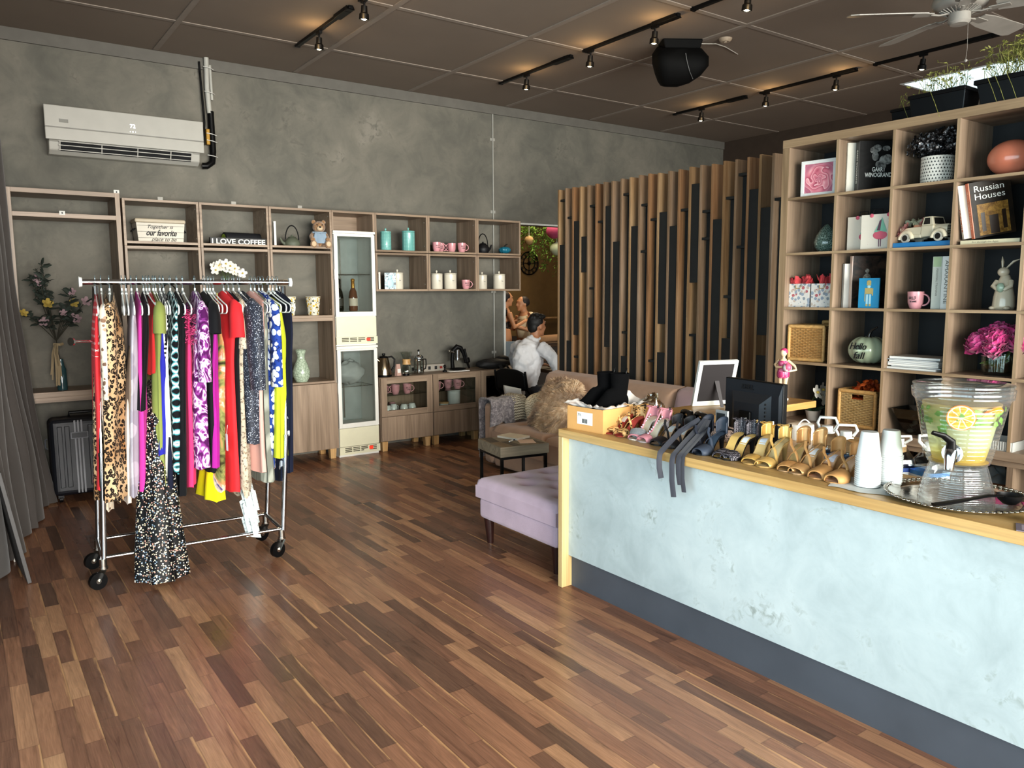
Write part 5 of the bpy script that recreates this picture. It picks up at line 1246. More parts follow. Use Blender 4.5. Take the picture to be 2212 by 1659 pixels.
m = MB(); m.ell((0, 0, .115), .15, .11, .115, 30, 18, lambda a, ph: 1 + .18 * mnoise.noise(Vector((a * 1.6, ph * 2.5, 4)))); m.build('bag_body', P('fridge_bag', 'a9aca9', .6), t, smooth=70)
m = MB(); m.tube([(-.03, -.02, .22), (0, -.03, .26), (.05, -.02, .24), (.06, 0, .2)], .01, 8, flat=.4); m.build('handle', P('fridge_bag', 'a9aca9', .6), t, smooth=70)
# coffee corner
ke = thing('electric_kettle', 'brushed steel electric kettle with black handle on the base cabinets', 'kettle', (3.52, 7.22, .7585), rad(-10))
m = MB(); m.lathe([(0, .0), (.08, .0), (.082, .018), (0, .018)], 28); m.build('power_base', BLACK, ke, smooth=45)
m = MB(); m.lathe([(.0, .0185), (.078, .0185), (.077, .05), (.05, .185), (.047, .19), (0, .19)], 30); m.build('body', P('kettle_steel', 'b9a68a', .18, 1), ke, smooth=45)
m = MB(); m.lathe([(.047, .1905), (.04, .205), (.012, .21), (.018, .225), (.015, .235), (0, .237)], 24); m.build('lid', BLACK, ke, smooth=45)
m = MB(); m.tube([(.045, 0, .195), (.085, 0, .2), (.115, 0, .17), (.11, 0, .1), (.075, 0, .05)], .0125, 10, flat=.7); m.build('handle', BLACK, ke, smooth=60)
m = MB(); m.tube([(-.05, 0, .16), (-.075, 0, .185)], [.02, .012], 10); m.build('spout', P('kettle_steel', 'b9a68a', .18, 1), ke, smooth=50)
CGL = glass('thin_glassware', 'f4f7f5', .08)
cp = thing('sugar_packet', 'pink and white packet standing by the kettle', 'packet', (3.665, 7.19, .7585), .3)
m = MB(); m.frus((-.03, .03, -.02, .02, 0), (-.025, .025, -.006, .006, .12)); m.build('packet_body', P('packet_pink', 'c4a296', .6), cp); m = MB(); m.box(-.02, .02, -.0185, -.012, .03, .07); m.build('label', PAPER, cp)
ch = thing('pour_over_carafe', 'glass pour over coffee maker with wooden collar', 'coffee maker', (3.795, 7.25, .7585))
m = MB(); m.lathe([(0, .004), (.058, .0), (.066, .02), (.06, .06), (.026, .125), (.024, .14), (.068, .235), (.066, .235), (.022, .14), (.024, .122), (.056, .06), (.06, .02), (0, .008)], 28); m.build('glass_body', CGL, ch, smooth=50)
m = MB(); m.lathe([(.036, .105), (.03, .13), (.036, .16), (.044, .16), (.04, .13), (.046, .105), (.036, .105)], 24); m.build('wooden_collar', W_LEG, ch, smooth=50)
m = MB(); m.ell((0, -.044, .13), .008, .008, .008, 10, 8); m.build('bead', W_LEG, ch, smooth=60)
fp_ = thing('french_press', 'glass and chrome french press next to the pour over carafe', 'french press', (3.93, 7.23, .7585))
m = MB(); m.lathe([(0, .012), (.046, .012), (.046, .165), (.043, .165), (.043, .016), (0, .016)], 26); m.build('glass_beaker', CGL, fp_, smooth=50)
m = MB()
for k in range(4): a = PI / 4 + k * PI / 2; m.box(.048 * math.cos(a) - .005, .048 * math.cos(a) + .005, .048 * math.sin(a) - .004, .048 * math.sin(a) + .004, 0, .16)
m.lathe([(.0485, .03), (.0485, .038)], 26); m.lathe([(.0485, .14), (.0485, .152)], 26); m.lathe([(.0, .03), (.041, .03), (.041, .05), (0, .05)], 20); m.build('chrome_frame', CHROME, fp_, smooth=40)
m = MB(); m.lathe([(.051, .166), (.05, .185), (.03, .2), (.004, .205), (.003, .235), (0, .235)], 24); m.build('lid', CHROME, fp_, smooth=50)
m = MB(); m.ell((0, 0, .243), .0125, .0125, .0125, 14, 10); m.build('knob', BLACK, fp_, smooth=60)
m = MB(); m.tube([(.05, 0, .15), (.085, 0, .15), (.09, 0, .1), (.08, 0, .05), (.05, 0, .04)], .007, 8); m.build('handle', BLACK, fp_, smooth=60)
t = thing('coffee_scale', 'small dark round tin in front of the carafe', 'tin', (3.73, 7.14, .7585)); m = MB(); m.lathe([(0, 0), (.034, 0), (.036, .022), (0, .022)], 22); m.build('tin_body', BLACK, t, smooth=40); m = MB(); m.lathe([(.034, .0222), (.03, .032), (0, .032)], 22); m.build('lid', STEEL, t, smooth=40)
ps = thing('power_strip', 'long metal power strip with black sockets leaning on the wall', 'power strip', (4.1, 7.38, .7585)); m = MB(); m.box(-.22, .22, -.02, .02, 0, .075); m.build('housing', P('strip_metal', 'a39c92', .4), ps, bev=.004)
for x in (-.17, -.07, .03, .11): m = MB(); m.box(x - .015, x + .015, -.0225, -.02, .02, .055); m.build('socket', INK, ps)
m = MB(); m.box(.16, .19, -.024, -.02, .025, .05); m.build('switch', P('switch_red', '8f2a22', .4), ps)
ep = thing('espresso_press', 'black lever espresso press on a wooden tray', 'espresso maker', (4.42, 7.26, .7585))
m = MB(); m.box(-.16, .1, -.1, .1, 0, .006); m.build('tray', PAPER, ep)
m = MB(); m.ell((.0, -.01, .02), .1, .075, .014, 24, 8); m.build('foot', BLKM, ep, smooth=60)
m = MB(); m.tube([(-.045, .02, .02), (-.05, .02, .12), (-.04, .02, .22), (.0, .0, .262), (.045, -.01, .245), (.075, -.01, .18), (.1, -.01, .1)], [.022, .02, .024, .028, .024, .016, .012], 12); m.build('arm', BLKM, ep, smooth=60)
m = MB(); m.cyl((.0, -.01, .225), (.0, -.01, .14), .027, .024).cyl((.0, -.01, .14), (.0, -.01, .115), .033, .033); m.build('brew_chamber', CHROME, ep, smooth=45)
m = MB(); m.tube([(-.04, 0, .2), (-.085, 0, .215)], .012, 10).ell((-.095, 0, .218), .016, .016, .014, 12, 8); m.build('gauge', STEEL, ep, smooth=60)
m = MB(); m.tube([(.095, 0, .23), (.12, 0, .15), (.105, 0, .09)], [.014, .012, .009], 10); m.build('lever', BLKM, ep, smooth=60)
tp_ = thing('tamper', 'small black coffee tamper left of the espresso press', 'tamper', (4.24, 7.22, .7585)); m = MB(); m.lathe([(0, 0), (.024, 0), (.024, .015), (.01, .02), (.009, .045), (0, .045)], 18); m.build('base', BLKM, tp_, smooth=45); m = MB(); m.ell((0, 0, .06), .016, .016, .018, 14, 10); m.build('handle', BLACK, tp_, smooth=60)
cl_ = thing('portafilter', 'black portafilter leaning on the wall right of the espresso press', 'portafilter', (4.62, 7.33, .7585), .4); m = MB(); m.tube([(0, 0, .012), (.02, .04, .07)], [.012, .015], 10); m.build('handle', BLACK, cl_, smooth=50); m = MB(); m.tube([(.02, .04, .07), (.028, .055, .115)], [.034, .034], 18); m.build('basket', BLKM, cl_, smooth=50)
# ---------------------------------------------------------------- goods in the bookcase
R1, R2, R3, R4, R5 = 2.2062, 1.8562, 1.5082, 1.1582, .7722
def pr2(name, h1, h2, sc=10): 
    if name in _cache: return _cache[name]
    g = N(name); g.set(Base_Color=g.ramp(g.noise(g.co(), sc, 4, .6, 1.2), [(.35, h1), (.65, h2)]), Roughness=.45, Specular_IOR_Level=.25); _cache[name] = g.m; return g.m
# rose print
t = thing('framed_print', 'white framed print of a pink rose in the top row', 'framed print', (4.47, 2.965, R1), CF + .12)
m = MB(); s_ = .115; h = .222
m.box(-s_, s_, 0, .022, 0, .022).box(-s_, s_, 0, .022, h - .022, h).box(-s_, -s_ + .022, 0, .022, .022, h - .022).box(s_ - .022, s_, 0, .022, .022, h - .022); m.build('frame', WHITE, t, bev=.002)
def rose_mat():
    g = N('rose_print'); x, y, z = g.xyz(g.co('Object', loc=(0, 0, -.105)))
    r = g.math('SQRT', g.math('ADD', g.math('MULTIPLY', x, x), g.math('MULTIPLY', z, z))); a = g.math('ARCTAN2', z, x)
    n = g.noise(g.co(), 9, 2)
    l1 = g.math('SINE', g.math('ADD', g.math('MULTIPLY', a, 3), g.math('MULTIPLY', r, 95))); l2 = g.math('SINE', g.math('SUBTRACT', g.math('MULTIPLY', a, 5), g.math('MULTIPLY', r, 60)))
    w_ = g.math('FRACT', g.math('ADD', g.math('ADD', g.math('MULTIPLY', g.math('SQRT', r), 14), g.math('MULTIPLY', l1, .42)), g.math('ADD', g.math('MULTIPLY', l2, .2), g.math('MULTIPLY', n, .9))))
    c = g.ramp(w_, [(0, 'a83f57'), (.16, 'd26f82'), (.7, 'ea9aa5'), (.95, 'f6c6ca'), (1, 'c4596f')])
    c = g.mix(g.ramp(r, [(.0, (.35,) * 3 + (1,)), (.03, (0, 0, 0, 1)), (.075, (0, 0, 0, 1)), (.1, (.8,) * 3 + (1,))]), c, 'b06a80')
    g.set(Base_Color=c, Roughness=.4); return g.m
m = MB(); m.box(-s_ + .022, s_ - .022, .008, .012, .022, h - .022); m.build('rose_print', rose_mat(), t)
# top row books
book('white art book standing left of the black photo book', (4.50, 2.79, R1), CF + .95, .2, .03, .30, 'd9d4c6', lean=0, rx=0)
bk_ = bpy.data.objects['book.003'] if 'book.003' in bpy.data.objects else None
def spine_text(t, s, mat, th_, h, size, w=None, flip=1): text('spine_title', s, mat, t, (-.0007, th_ / 2, h / 2), (PI / 2, PI / 2, -PI / 2) if False else Matrix(((0, 0, -1), (0 , -1, 0), (-1, 0, 0))).to_euler(), size, w)
t = COL.objects[-1]
def last_thing():
    for o in reversed(list(COL.objects)):
        if o.type == 'EMPTY' and o.parent is None: return o
wb = last_thing(); spine_text(wb, 'Munch | Van Gogh', P('tan_print', '9c8f76', .6), .03, .29, .02, .2)
gw = book('black photography book by the dotted flower pot, cover lettered GARRY WINOGRAND', (4.50, 2.715, R1), CF + .92, .225, .05, .30, pr2('dark_photo_cover', '0b0b0c', '1d1c1b'), '121213', lean=0)
text('cover_title', 'GARRY\nWINOGRAND', INKW, gw, (.12, -.0006, .115), (PI / 2, 0, 0), .036, .16, bold=.0006)
spine_text(gw, 'GARRY WINOGRAND', INKW, .05, .3, .024, .2)
m = MB()
for k in range(9): # pale abstract shapes of a cover photo
    m.ell((.05 + R.uniform(0, .14), -.0008, .15 + R.uniform(0, .12)), R.uniform(.012, .032), .0012, R.uniform(.015, .04), 12, 8)
m.build('cover_shape', pr2('photo_grey', '3a3a3a', 'a8a6a0', 30), gw, smooth=60)
# dotted pot with dark blossoms
pt = thing('flower_pot', 'white pot with triangular dots in the top row', 'flower pot', (4.56, 2.275, R1), CF)
def dot_mat():
    g = N('dotted_pot'); x, y, z = g.xyz(g.co()); a = g.math('MULTIPLY', g.math('ARCTAN2', y, x), 5.1); row = g.math('FLOOR', g.math('MULTIPLY', z, 55))
    u = g.math('SUBTRACT', g.math('FRACT', g.math('ADD', a, g.math('MULTIPLY', row, .5))), .5); v = g.math('SUBTRACT', g.math('FRACT', g.math('MULTIPLY', z, 55)), .5)
    d = g.math('ADD', g.math('ABSOLUTE', u), g.math('MULTIPLY', v, .5)); on = g.math('MULTIPLY', g.math('LESS_THAN', d, .17), g.math('LESS_THAN', g.math('ABSOLUTE', v), .28))
    g.set(Base_Color=g.mix(on, 'e2ded3', '26221f'), Roughness=.45); return g.m
m = MB(); m.lathe([(0, 0), (.078, 0), (.084, .01), (.086, .15), (.08, .15), (.078, .13), (0, .13)], 32); m.build('pot_body', dot_mat(), pt, smooth=50)
fb = thing('dried_flowers', 'bunch of black and silver dried blossoms filling the dotted pot', 'flowers', (4.56, 2.275, R1 + .1305), CF)
m = MB(); st = MB()
for k in range(230):
    d = Vector((R.gauss(0, 1), R.gauss(0, 1), abs(R.gauss(0, .9)) - .15)).normalized(); p = Vector((0, 0, .06)) + Vector((d.x * .15, d.y * .13, d.z * .115)) * R.uniform(.7, 1.05)
    if p.z < .0: p.z = .01
    flower(m, p, R.uniform(.012, .02), d + Vector((R.uniform(-.5, .5), R.uniform(-.9, .2), R.uniform(-.3, .5))), 4, 1, .5)
for k in range(26): a = R.uniform(0, 6.3); st.tube([(0, 0, 0), (.05 * math.cos(a), .05 * math.sin(a), .05), (.12 * math.cos(a), .11 * math.sin(a), R.uniform(.03, .13))], .0015, 4)
g = N('dark_petal'); g.set(Base_Color=g.ramp(g.noise(g.co(), 60, 2), [(.45, '0c0c0e'), (.58, '4d4d50'), (.68, 'c3c3c4')]), Roughness=.3, Metallic=.3)
m.build('blossom_petals', g.m, fb); st.build('stem', INK, fb)
# coral oval vase
t = thing('coral_vase', 'glossy coral egg shaped vase lying in the top row', 'vase', (4.57, 1.895, R1), CF)
m = MB(); m.ell((0, 0, .094), .118, .105, .094, 36, 24); m.build('vase_body', P('coral_glaze', 'd98468', .22, coat=.5, var=.04), t, smooth=80)
m = MB(); m.at((.095, .02, .11), (0, rad(70), 0)); m.lathe([(.02, .0), (.022, .028), (.015, .028)], 18); m.build('neck', P('coral_glaze', 'd98468', .22, coat=.5, var=.04), t, smooth=60)
# row 2
t = thing('teardrop_vase', 'dark green crackle glass teardrop ornament in the second row', 'ornament', (4.56, 2.945, R2), CF)
q = N('crackle_glass'); vv = q.vor(q.co(), 90, 'DISTANCE_TO_EDGE'); q.set(Base_Color=q.ramp(vv, [(.02, '8ea69c'), (.08, '42574f')]), Roughness=.08, Coat_Weight=.6)
m = MB(); m.lathe([(0, 0), (.045, .0), (.07, .03), (.078, .065), (.066, .105), (.04, .145), (.015, .172), (0, .18)], 30); m.build('glass_body', q.m, t, smooth=70)
q = N('dancer_bag_print'); q.set(Base_Color=q.ramp(q.vor(q.co(), 60), [(.06, 'd8a99f'), (.1, 'e2dacb')]), Roughness=.6); BAGM = q.m
for k, (y, x, lab) in enumerate(((2.70, 4.56, 'cream gift bag with a dancer print, the back one in the second row'), (2.575, 4.50, 'cream gift bag with a dancer print, the front one beside the toy truck'))):
    t = thing('gift_bag', lab, 'gift bag', (x, y, R2), CF + .08, 'cream dancer gift bags')
    m = MB(); m.frus((-.085, .085, -.03, .03, 0), (-.088, .088, -.026, .026, .205)); m.build('bag_body', BAGM, t, bev=.001)
    ox = .03
    m = MB(); m.ell((ox, -.0305, .082), .042, .002, .026, 14, 8); m; m.build('pink_skirt', P('print_pink', 'd9677c', .6), t, smooth=60)
    for dx_ in (-.055, .045): m = MB(); m.ell((ox + dx_, -.028, .198), .012, .004, .012, 8, 6); m.build('pink_dot', P('print_pink', 'd9677c', .6), t, smooth=60)
    m = MB(); m.add([(ox - .035, -.0315, .10), (ox + .04, -.0315, .10), (ox + .008, -.0295, .185)], [(0, 1, 2)]); m.build('tree_print', P('print_mint', '86c2a8', .6), t)
    m = MB(); m.add([(ox - .02, -.0318, .11), (ox + .0, -.0318, .108), (ox + .006, -.0298, .175), (ox - .006, -.0302, .165)], [(0, 1, 2, 3)]); m.box(ox - .008, ox - .003, -.0318, -.031, .015, .06).box(ox + .003, ox + .008, -.0318, -.031, .015, .06); m.build('dancer_print', P('print_plum', '6d4a5c', .6), t)
    m = MB(); m.tube([(-.03, 0, .2), (-.025, 0, .235), (.025, 0, .235), (.03, 0, .2)], .003, 6); m.build('handle', INK, t, smooth=60)
# toy truck planter on a blue book
t = thing('blue_book', 'blue hardback book lying flat under the toy truck', 'book', (4.55, 2.29, R2), CF)
m = MB(); m.box(-.16, .16, -.1, .1, 0, .004).box(-.16, .16, -.1, .1, .0245, .0285).box(-.16, .16, -.1, -.096, .004, .0245); m.build('cover', P('blue_cover', '2e78ad', .35), t, bev=.001); m = MB(); m.box(-.157, .157, -.0955, .097, .0042, .0243); m.build('pages', P('pages_e4dfd2', 'e4dfd2', .8), t)
tr = thing('toy_truck', 'cream vintage toy pickup truck planter on the blue book', 'toy truck', (4.53, 2.295, R2 + .0286), CF - .2)
TC = P('truck_cream', 'ddd2b8', .35, coat=.3)
m = MB(); m.box(-.14, .0, -.055, .055, .025, .045)
for y in (-.055, .049): m.box(-.14, .0, y, y + .006, .045, .085)
m.box(-.14, -.134, -.055, .055, .045, .085).box(-.006, 0, -.055, .055, .045, .085); m.build('cargo_bed', TC, tr, bev=.003)
m = MB(); m.frus((-.002, .078, -.055, .055, .028), (.0, .078, -.055, .055, .09)); m.frus((0, .078, -.053, .053, .09), (.01, .062, -.047, .047, .14)); m.build('cab', TC, tr, bev=.005)
m = MB(); m.loft([[(x, y * w_, z) for y, z in ((-.048, .03), (-.048, .075), (-.03, .094), (.03, .094), (.048, .075), (.048, .03))] for x, w_ in ((.078, 1), (.12, .95), (.15, .82))]); m.build('hood', TC, tr, bev=.003)
for s_ in (-1, 1):
    for x in (-.095, .115): m = MB(); m.tube([(x + .04 * math.cos(a), s_ * .055, .02 + .04 * math.sin(a)) for a in [PI * k / 8 for k in range(9)]], .013, 8); m.build('fender', TC, tr, smooth=60)
for s_ in (-1, 1):
    for x in (-.095, .115): m = MB(); m.cyl((x, s_ * .05, .027), (x, s_ * .064, .027), .027, n=20).mat(1).cyl((x, s_ * .0641, .027), (x, s_ * .0655, .027), .017, n=16); m.build('wheel', [P('tyre_white', 'cfc9bb', .5), P('hub_black', '1b1a18', .5)], tr, smooth=40)
m = MB(); m.add([(.013, -.0522, .097), (.055, -.0522, .097), (.05, -.0482, .132), (.018, -.0482, .132)], [(0, 1, 2, 3)]); m.add([(.0765, -.04, .097), (.0765, .04, .097), (.066, .036, .132), (.066, -.036, .132)], [(0, 1, 2, 3)]); m.build('cab_window', P('truck_glass', '2c2b28', .2), tr)
m = MB()
for k in range(6): m.box(.1505, .154, -.035, .035, .035 + k * .009, .039 + k * .009)
m.box(.146, .158, -.055, .055, .018, .026); m.build('grille', BLACK, tr)
fl_ = thing('truck_flowers', 'pink silk flowers and small pumpkin riding in the toy truck bed', 'flowers', (4.53, 2.295, R2 + .0286 + .0455), CF - .2)
m = MB(); m.ell((-.05, 0, .04), .036, .036, .03, 24, 12, lambda a, ph: 1 - .08 * abs(math.cos(a * 4)) ** 3); m.build('pumpkin', P('peach_pumpkin', 'd99a7a', .6), fl_, smooth=80)
m = MB(); lf = MB()
for p, r_ in (((-.145, -.055, .01), .04), ((-.1, -.05, .045), .028), ((-.02, -.02, .07), .026), ((.0, .02, .06), .022), ((-.155, .0, .02), .03)): flower(m, p, r_, (R.uniform(-.6, 0), -1, .6), 8, 3, .3)
m.build('petals', P('dusty_rose_petal', 'c98a84', .8), fl_, smooth=60)
for k in range(16): blob_leaf(lf, (R.uniform(-.13, .0), R.uniform(-.03, .03), .05), (R.uniform(-1, 1), R.uniform(-.6, .3), R.uniform(.4, 1)), R.uniform(.04, .065), .016)
lf.build('leaves', P('sage_leaf', '9aa08a', .7), fl_, smooth=60)
# Russian Houses
for k, (hh, c_, lab) in enumerate(((.0, 'd9cfae', 'pale book lying flat under the leaning books, upper one'),)):
    t = thing('flat_book', 'cream book lying flat under the leaning books', 'book', (4.55, 1.93, R2), CF); m = MB(); m.box(-.145, .145, -.1, .1, 0, .003).box(-.145, .145, -.1, .1, .019, .022).box(-.145, .145, -.1, -.097, .003, .019); m.build('cover', P('cover_' + c_, c_, .5), t); m = MB(); m.box(-.142, .142, -.0965, .097, .0032, .0188); m.build('pages', PAPER, t)
    text('spine_title', 'Art through the Ages', P('tan_print', '9c8f76', .6), t, (-.02, -.1006, .011), (PI / 2, 0, 0), .012, .13)
lb = R2 + .0222
b1 = book('thin white book leaning left of the orange spined book', (4.47, 2.065, lb + .008), CF + .8, .19, .022, .285, 'd8d0c2', lean=rad(-10)); spine_text(b1, 'FABERGE', P('orange_ink', 'c8623c', .5), .022, .2, .016, .12)
b2 = book('book with orange spine leaning in the second row, cover lettered Russian Houses', (4.475, 2.015, lb + .008), CF + .82, .21, .034, .295, pr2('dark_house_cover', '15100c', '2a1f14'), 'd9704a', lean=rad(-10))
text('cover_title', 'Russian\nHouses', INKW, b2, (.10, -.0008, .235), (PI / 2, 0, 0), .046, .15); spine_text(b2, 'Russian Houses', P('pale_orange', 'e8b08f', .5), .034, .3, .026, .2)
m = MB(); m.box(.03, .185, -.0012, 0, .01, .175); m.mat(1).box(.045, .065, -.0018, 0, .03, .13).box(.15, .17, -.0018, 0, .03, .13).box(.085, .13, -.0018, 0, .012, .11); m.build('cover_picture', [pr2('house_gold', '6b4a1f', 'a87f3c', 40), P('house_window', '2a1a0e', .4)], b2)
# row 3
q = N('leaf_bag_print'); v = q.co(); d_ = q.vor(v, 42); cc = q.xyz(q.vor(v, 42, out='Color'))[0]
q.set(Base_Color=q.mix(q.math('MULTIPLY', q.math('LESS_THAN', q.math('ADD', d_, q.math('MULTIPLY', q.noise(v, 90, 1), .35)), .62), 1), 'dedad4', q.ramp(cc, [(0, '98a3b2'), (.3, 'b86a6f'), (.45, 'dedad4'), (.65, '8e97a0'), (.85, 'c4b5a8')], True)), Roughness=.6)
for k, (y, x, lab) in enumerate(((3.075, 4.52, 'floral gift bag with coral tissue, left of the pair in the third row'), (2.905, 4.52, 'floral gift bag with coral tissue, right of the pair in the third row'))):
    t = thing('gift_bag', lab, 'gift bag', (x, y, R3), CF, 'floral gift bags')
    m = MB(); m.frus((-.077, .077, -.05, .05, 0), (-.079, .079, -.048, .048, .15)); m.build('bag_body', q.m, t, bev=.001)
    m = MB()
    for j in range(26):
        p = Vector((R.uniform(-.06, .06), R.uniform(-.04, .04), .145)); e = p + Vector((R.uniform(-.03, .03), R.uniform(-.03, .01), R.uniform(.025, .065))); w_ = Vector((R.uniform(-1, 1), R.uniform(-1, 1), .1)).normalized() * .03
        m.add([tuple(p - w_), tuple(p + w_), tuple(e + w_ * .5), tuple(e - w_ * .3), tuple((p + e) / 2 + Vector((0, -.015, 0)))], [(0, 1, 4), (1, 2, 4), (2, 3, 4), (3, 0, 4)])
    m.build('tissue_paper', P('coral_tissue', 'c9484c', .7), t, solid=.0006)
    m = MB(); m.tube([(-.02, -.051, .14), (-.015, -.056, .12), (.015, -.056, .12), (.02, -.051, .14)], .0025, 6); m.build('handle', P('gold_cord', 'b89a5c', .5), t, smooth=60)
b3 = book('grey white book left of the dark painting book', (4.50, 2.775, R3), CF + .92, .2, .03, .27, 'c6c4bd')
b4 = book('large dark art book with a painted figure on its cover', (4.50, 2.725, R3), CF + .88, .235, .04, .315, pr2('dark_painting', '0d0c0b', '3a2a20', 22), 'dcc3b4')
m = MB(); m.ell((.09, -.001, .15), .03, .0015, .06, 14, 10).ell((.09, -.001, .225), .012, .0015, .014, 10, 8); m.build('painted_figure', pr2('painted_grey', '4d4d47', '9a958a', 40), b4, smooth=60)
t = thing('toy_soldier_card', 'bright blue card with a golden toy soldier in front of the dark book', 'card', (4.455, 2.585, R3), CF + .05)
m = MB(); m.box(-.0625, .0625, 0, .01, 0, .178); m.build('card_board', P('card_blue', '2b8cb8', .4), t)
GOLD = P('gold_foil', 'c9b577', .35, .3); SKY_ = P('card_pale_blue', 'a9d0dc', .4)
m = MB(); m.box(-.013, .013, -.0012, 0, .135, .16).ell((0, -.0006, .16), .013, .0012, .006, 10, 6).box(-.019, .019, -.0012, 0, .085, .12).box(-.024, -.02, -.0012, 0, .04, .12).box(-.016, -.004, -.0012, 0, .012, .025).box(.004, .016, -.0012, 0, .012, .025).box(.02, .027, -.0012, 0, .075, .118); m.build('soldier_figure', GOLD, t)
m = MB(); m.ell((0, -.0006, .128), .01, .0012, .01, 10, 6).box(-.015, -.003, -.0012, 0, .025, .082).box(.003, .015, -.0012, 0, .025, .082); m.build('soldier_face', SKY_, t)
t = thing('thick_book', 'thick pale grey book standing right of the pink mug', 'book', (4.47, 2.225, R3), CF + .1)
m = MB(); m.box(0, .05, 0, .2, 0, .292); m.build('spine', P('thick_cover', 'b9bdb4', .5), t, bev=.002); m = MB(); m.box(.0502, .094, 0.0, .2, 0, .292); m.build('white_volume', PAPER, t, bev=.002)
m = MB(); m.box(.004, .046, -.0008, 0, .235, .29); m.build('green_band', P('pale_green', '9db08c', .5), t)
text('spine_title', 'PERSONAL TRAINING', P('grey_print', '77736a', .6), t, (.026, -.0009, .15), (PI / 2, PI / 2, 0), .014, .15)
text('spine_title', 'AMARANTINE', P('grey_print', '77736a', .6), t, (.074, -.0009, .15), (PI / 2, PI / 2, 0), .026, .24)
rb = thing('rabbit_figurine', 'cream ceramic rabbit holding a mint egg in the third row', 'figurine', (4.56, 1.885, R3), CF)
CRC = P('rabbit_glaze', 'd9ccb4', .22, coat=.5, var=.04)
m = MB(); m.lathe([(0, 0), (.05, 0), (.054, .02), (.05, .07), (.04, .12), (.03, .16), (.02, .185), (0, .188)], 26); m.ell((-.006, -.01, .2), .028, .032, .026, 18, 12)
for s_, tl in ((-1, -.1), (1, .75)):
    m.tube([(s_ * .01 - .006, 0, .222), (s_ * .014 + tl * .03, 0, .255), (s_ * .014 + tl * .07, 0, .285 - abs(tl) * .025)], [.008, .0125, .004], 10, flat=.5)
    m.tube([(s_ * .034, -.012, .15), (s_ * .042, -.035, .125), (s_ * .014, -.046, .105)], [.014, .013, .01], 10); m.ell((s_ * .035, -.045, .01), .017, .024, .011, 12, 8)
m.build('body', CRC, rb, smooth=80)
m = MB(); m.ell((0, -.05, .118), .02, .014, .025, 16, 12); m.build('egg', P('mint_glaze', 'a9c2ac', .25, coat=.5), rb, smooth=80)
# row 4
def wicker(name, h1, h2):
    if name in _cache: return _cache[name]
    g = N(name); x, y, z = g.xyz(g.co()); u = g.math('ADD', x, y); col = g.math('FLOOR', g.math('MULTIPLY', u, 55)); row = g.math('FLOOR', g.math('MULTIPLY', z, 95))
    cu = g.math('ABSOLUTE', g.math('SUBTRACT', g.math('FRACT', g.math('MULTIPLY', u, 55)), .5)); rz_ = g.math('ABSOLUTE', g.math('SUBTRACT', g.math('FRACT', g.math('MULTIPLY', z, 95)), .5))
    par = g.math('MODULO', g.math('ABSOLUTE', g.math('ADD', col, row)), 2)
    hgt = g.math('MULTIPLY', g.math('SUBTRACT', 1, g.math('MULTIPLY', rz_, 1.9)), g.math('ADD', .35, g.math('MULTIPLY', par, g.math('SUBTRACT', .75, cu))))
    c = g.ramp(hgt, [(.02, dk(h1, .25)), (.18, h1), (.7, h2)]); g.set(Base_Color=g.mix(.3, c, g.ramp(g.noise(g.co(), 20, 2), [(.3, h1), (.7, h2)])), Roughness=.6); g.bump(hgt, .9, .01); _cache[name] = g.m; return g.m
WK = wicker('wicker_honey', 'b07f45', 'd9ae72'); WKB = wicker('wicker_pale', 'b5935c', 'dcc08c'); WKD = wicker('wicker_brown', '5a3a20', '8a5d36'); RIM = P('rattan_rim', 'c39a60', .6, var=.2, scale=60)
def basket(lab, loc, rz, w_, d_, h, mat, rim, hole=True, handle_side=False):
    t = thing('wicker_basket', lab, 'basket', loc, rz)
    m = MB(); a, b_ = w_ / 2, d_ / 2; th_ = .012
    hz0, hz1, hw = h * .78, h * .92, w_ * .17
    if hole:
        m.box(-a, a, -b_, -b_ + th_, 0, hz0).box(-a, -hw, -b_, -b_ + th_, hz0, hz1).box(hw, a, -b_, -b_ + th_, hz0, hz1).box(-a, a, -b_, -b_ + th_, hz1, h)
    else: m.box(-a, a, -b_, -b_ + th_, 0, h)
    m.box(-a, a, b_ - th_, b_, 0, h).box(-a, -a + th_, -b_ + th_, b_ - th_, 0, h).box(a - th_, a, -b_ + th_, b_ - th_, 0, h).box(-a + th_, a - th_, -b_ + th_, b_ - th_, 0, .01); m.build('woven_body', mat, t)
    m = MB()
    for z in (.012, h): m.tube([(-a, -b_, z), (a, -b_, z), (a, b_, z), (-a, b_, z), (-a, -b_, z)], .012, 8)
    for x in (-a, a): m.tube([(x, -b_, .012), (x, -b_, h)], .011, 8)
    m.build('rim', rim, t, smooth=60); return t
basket('honey wicker basket in the fourth row, with a second basket behind it', (4.56, 3.01, R4), CF + .12, .235, .2, .225, WK, RIM, False)
basket('honey wicker basket half hidden behind the front one in the fourth row', (4.74, 2.935, R4), CF, .17, .12, .25, WK, RIM, False)
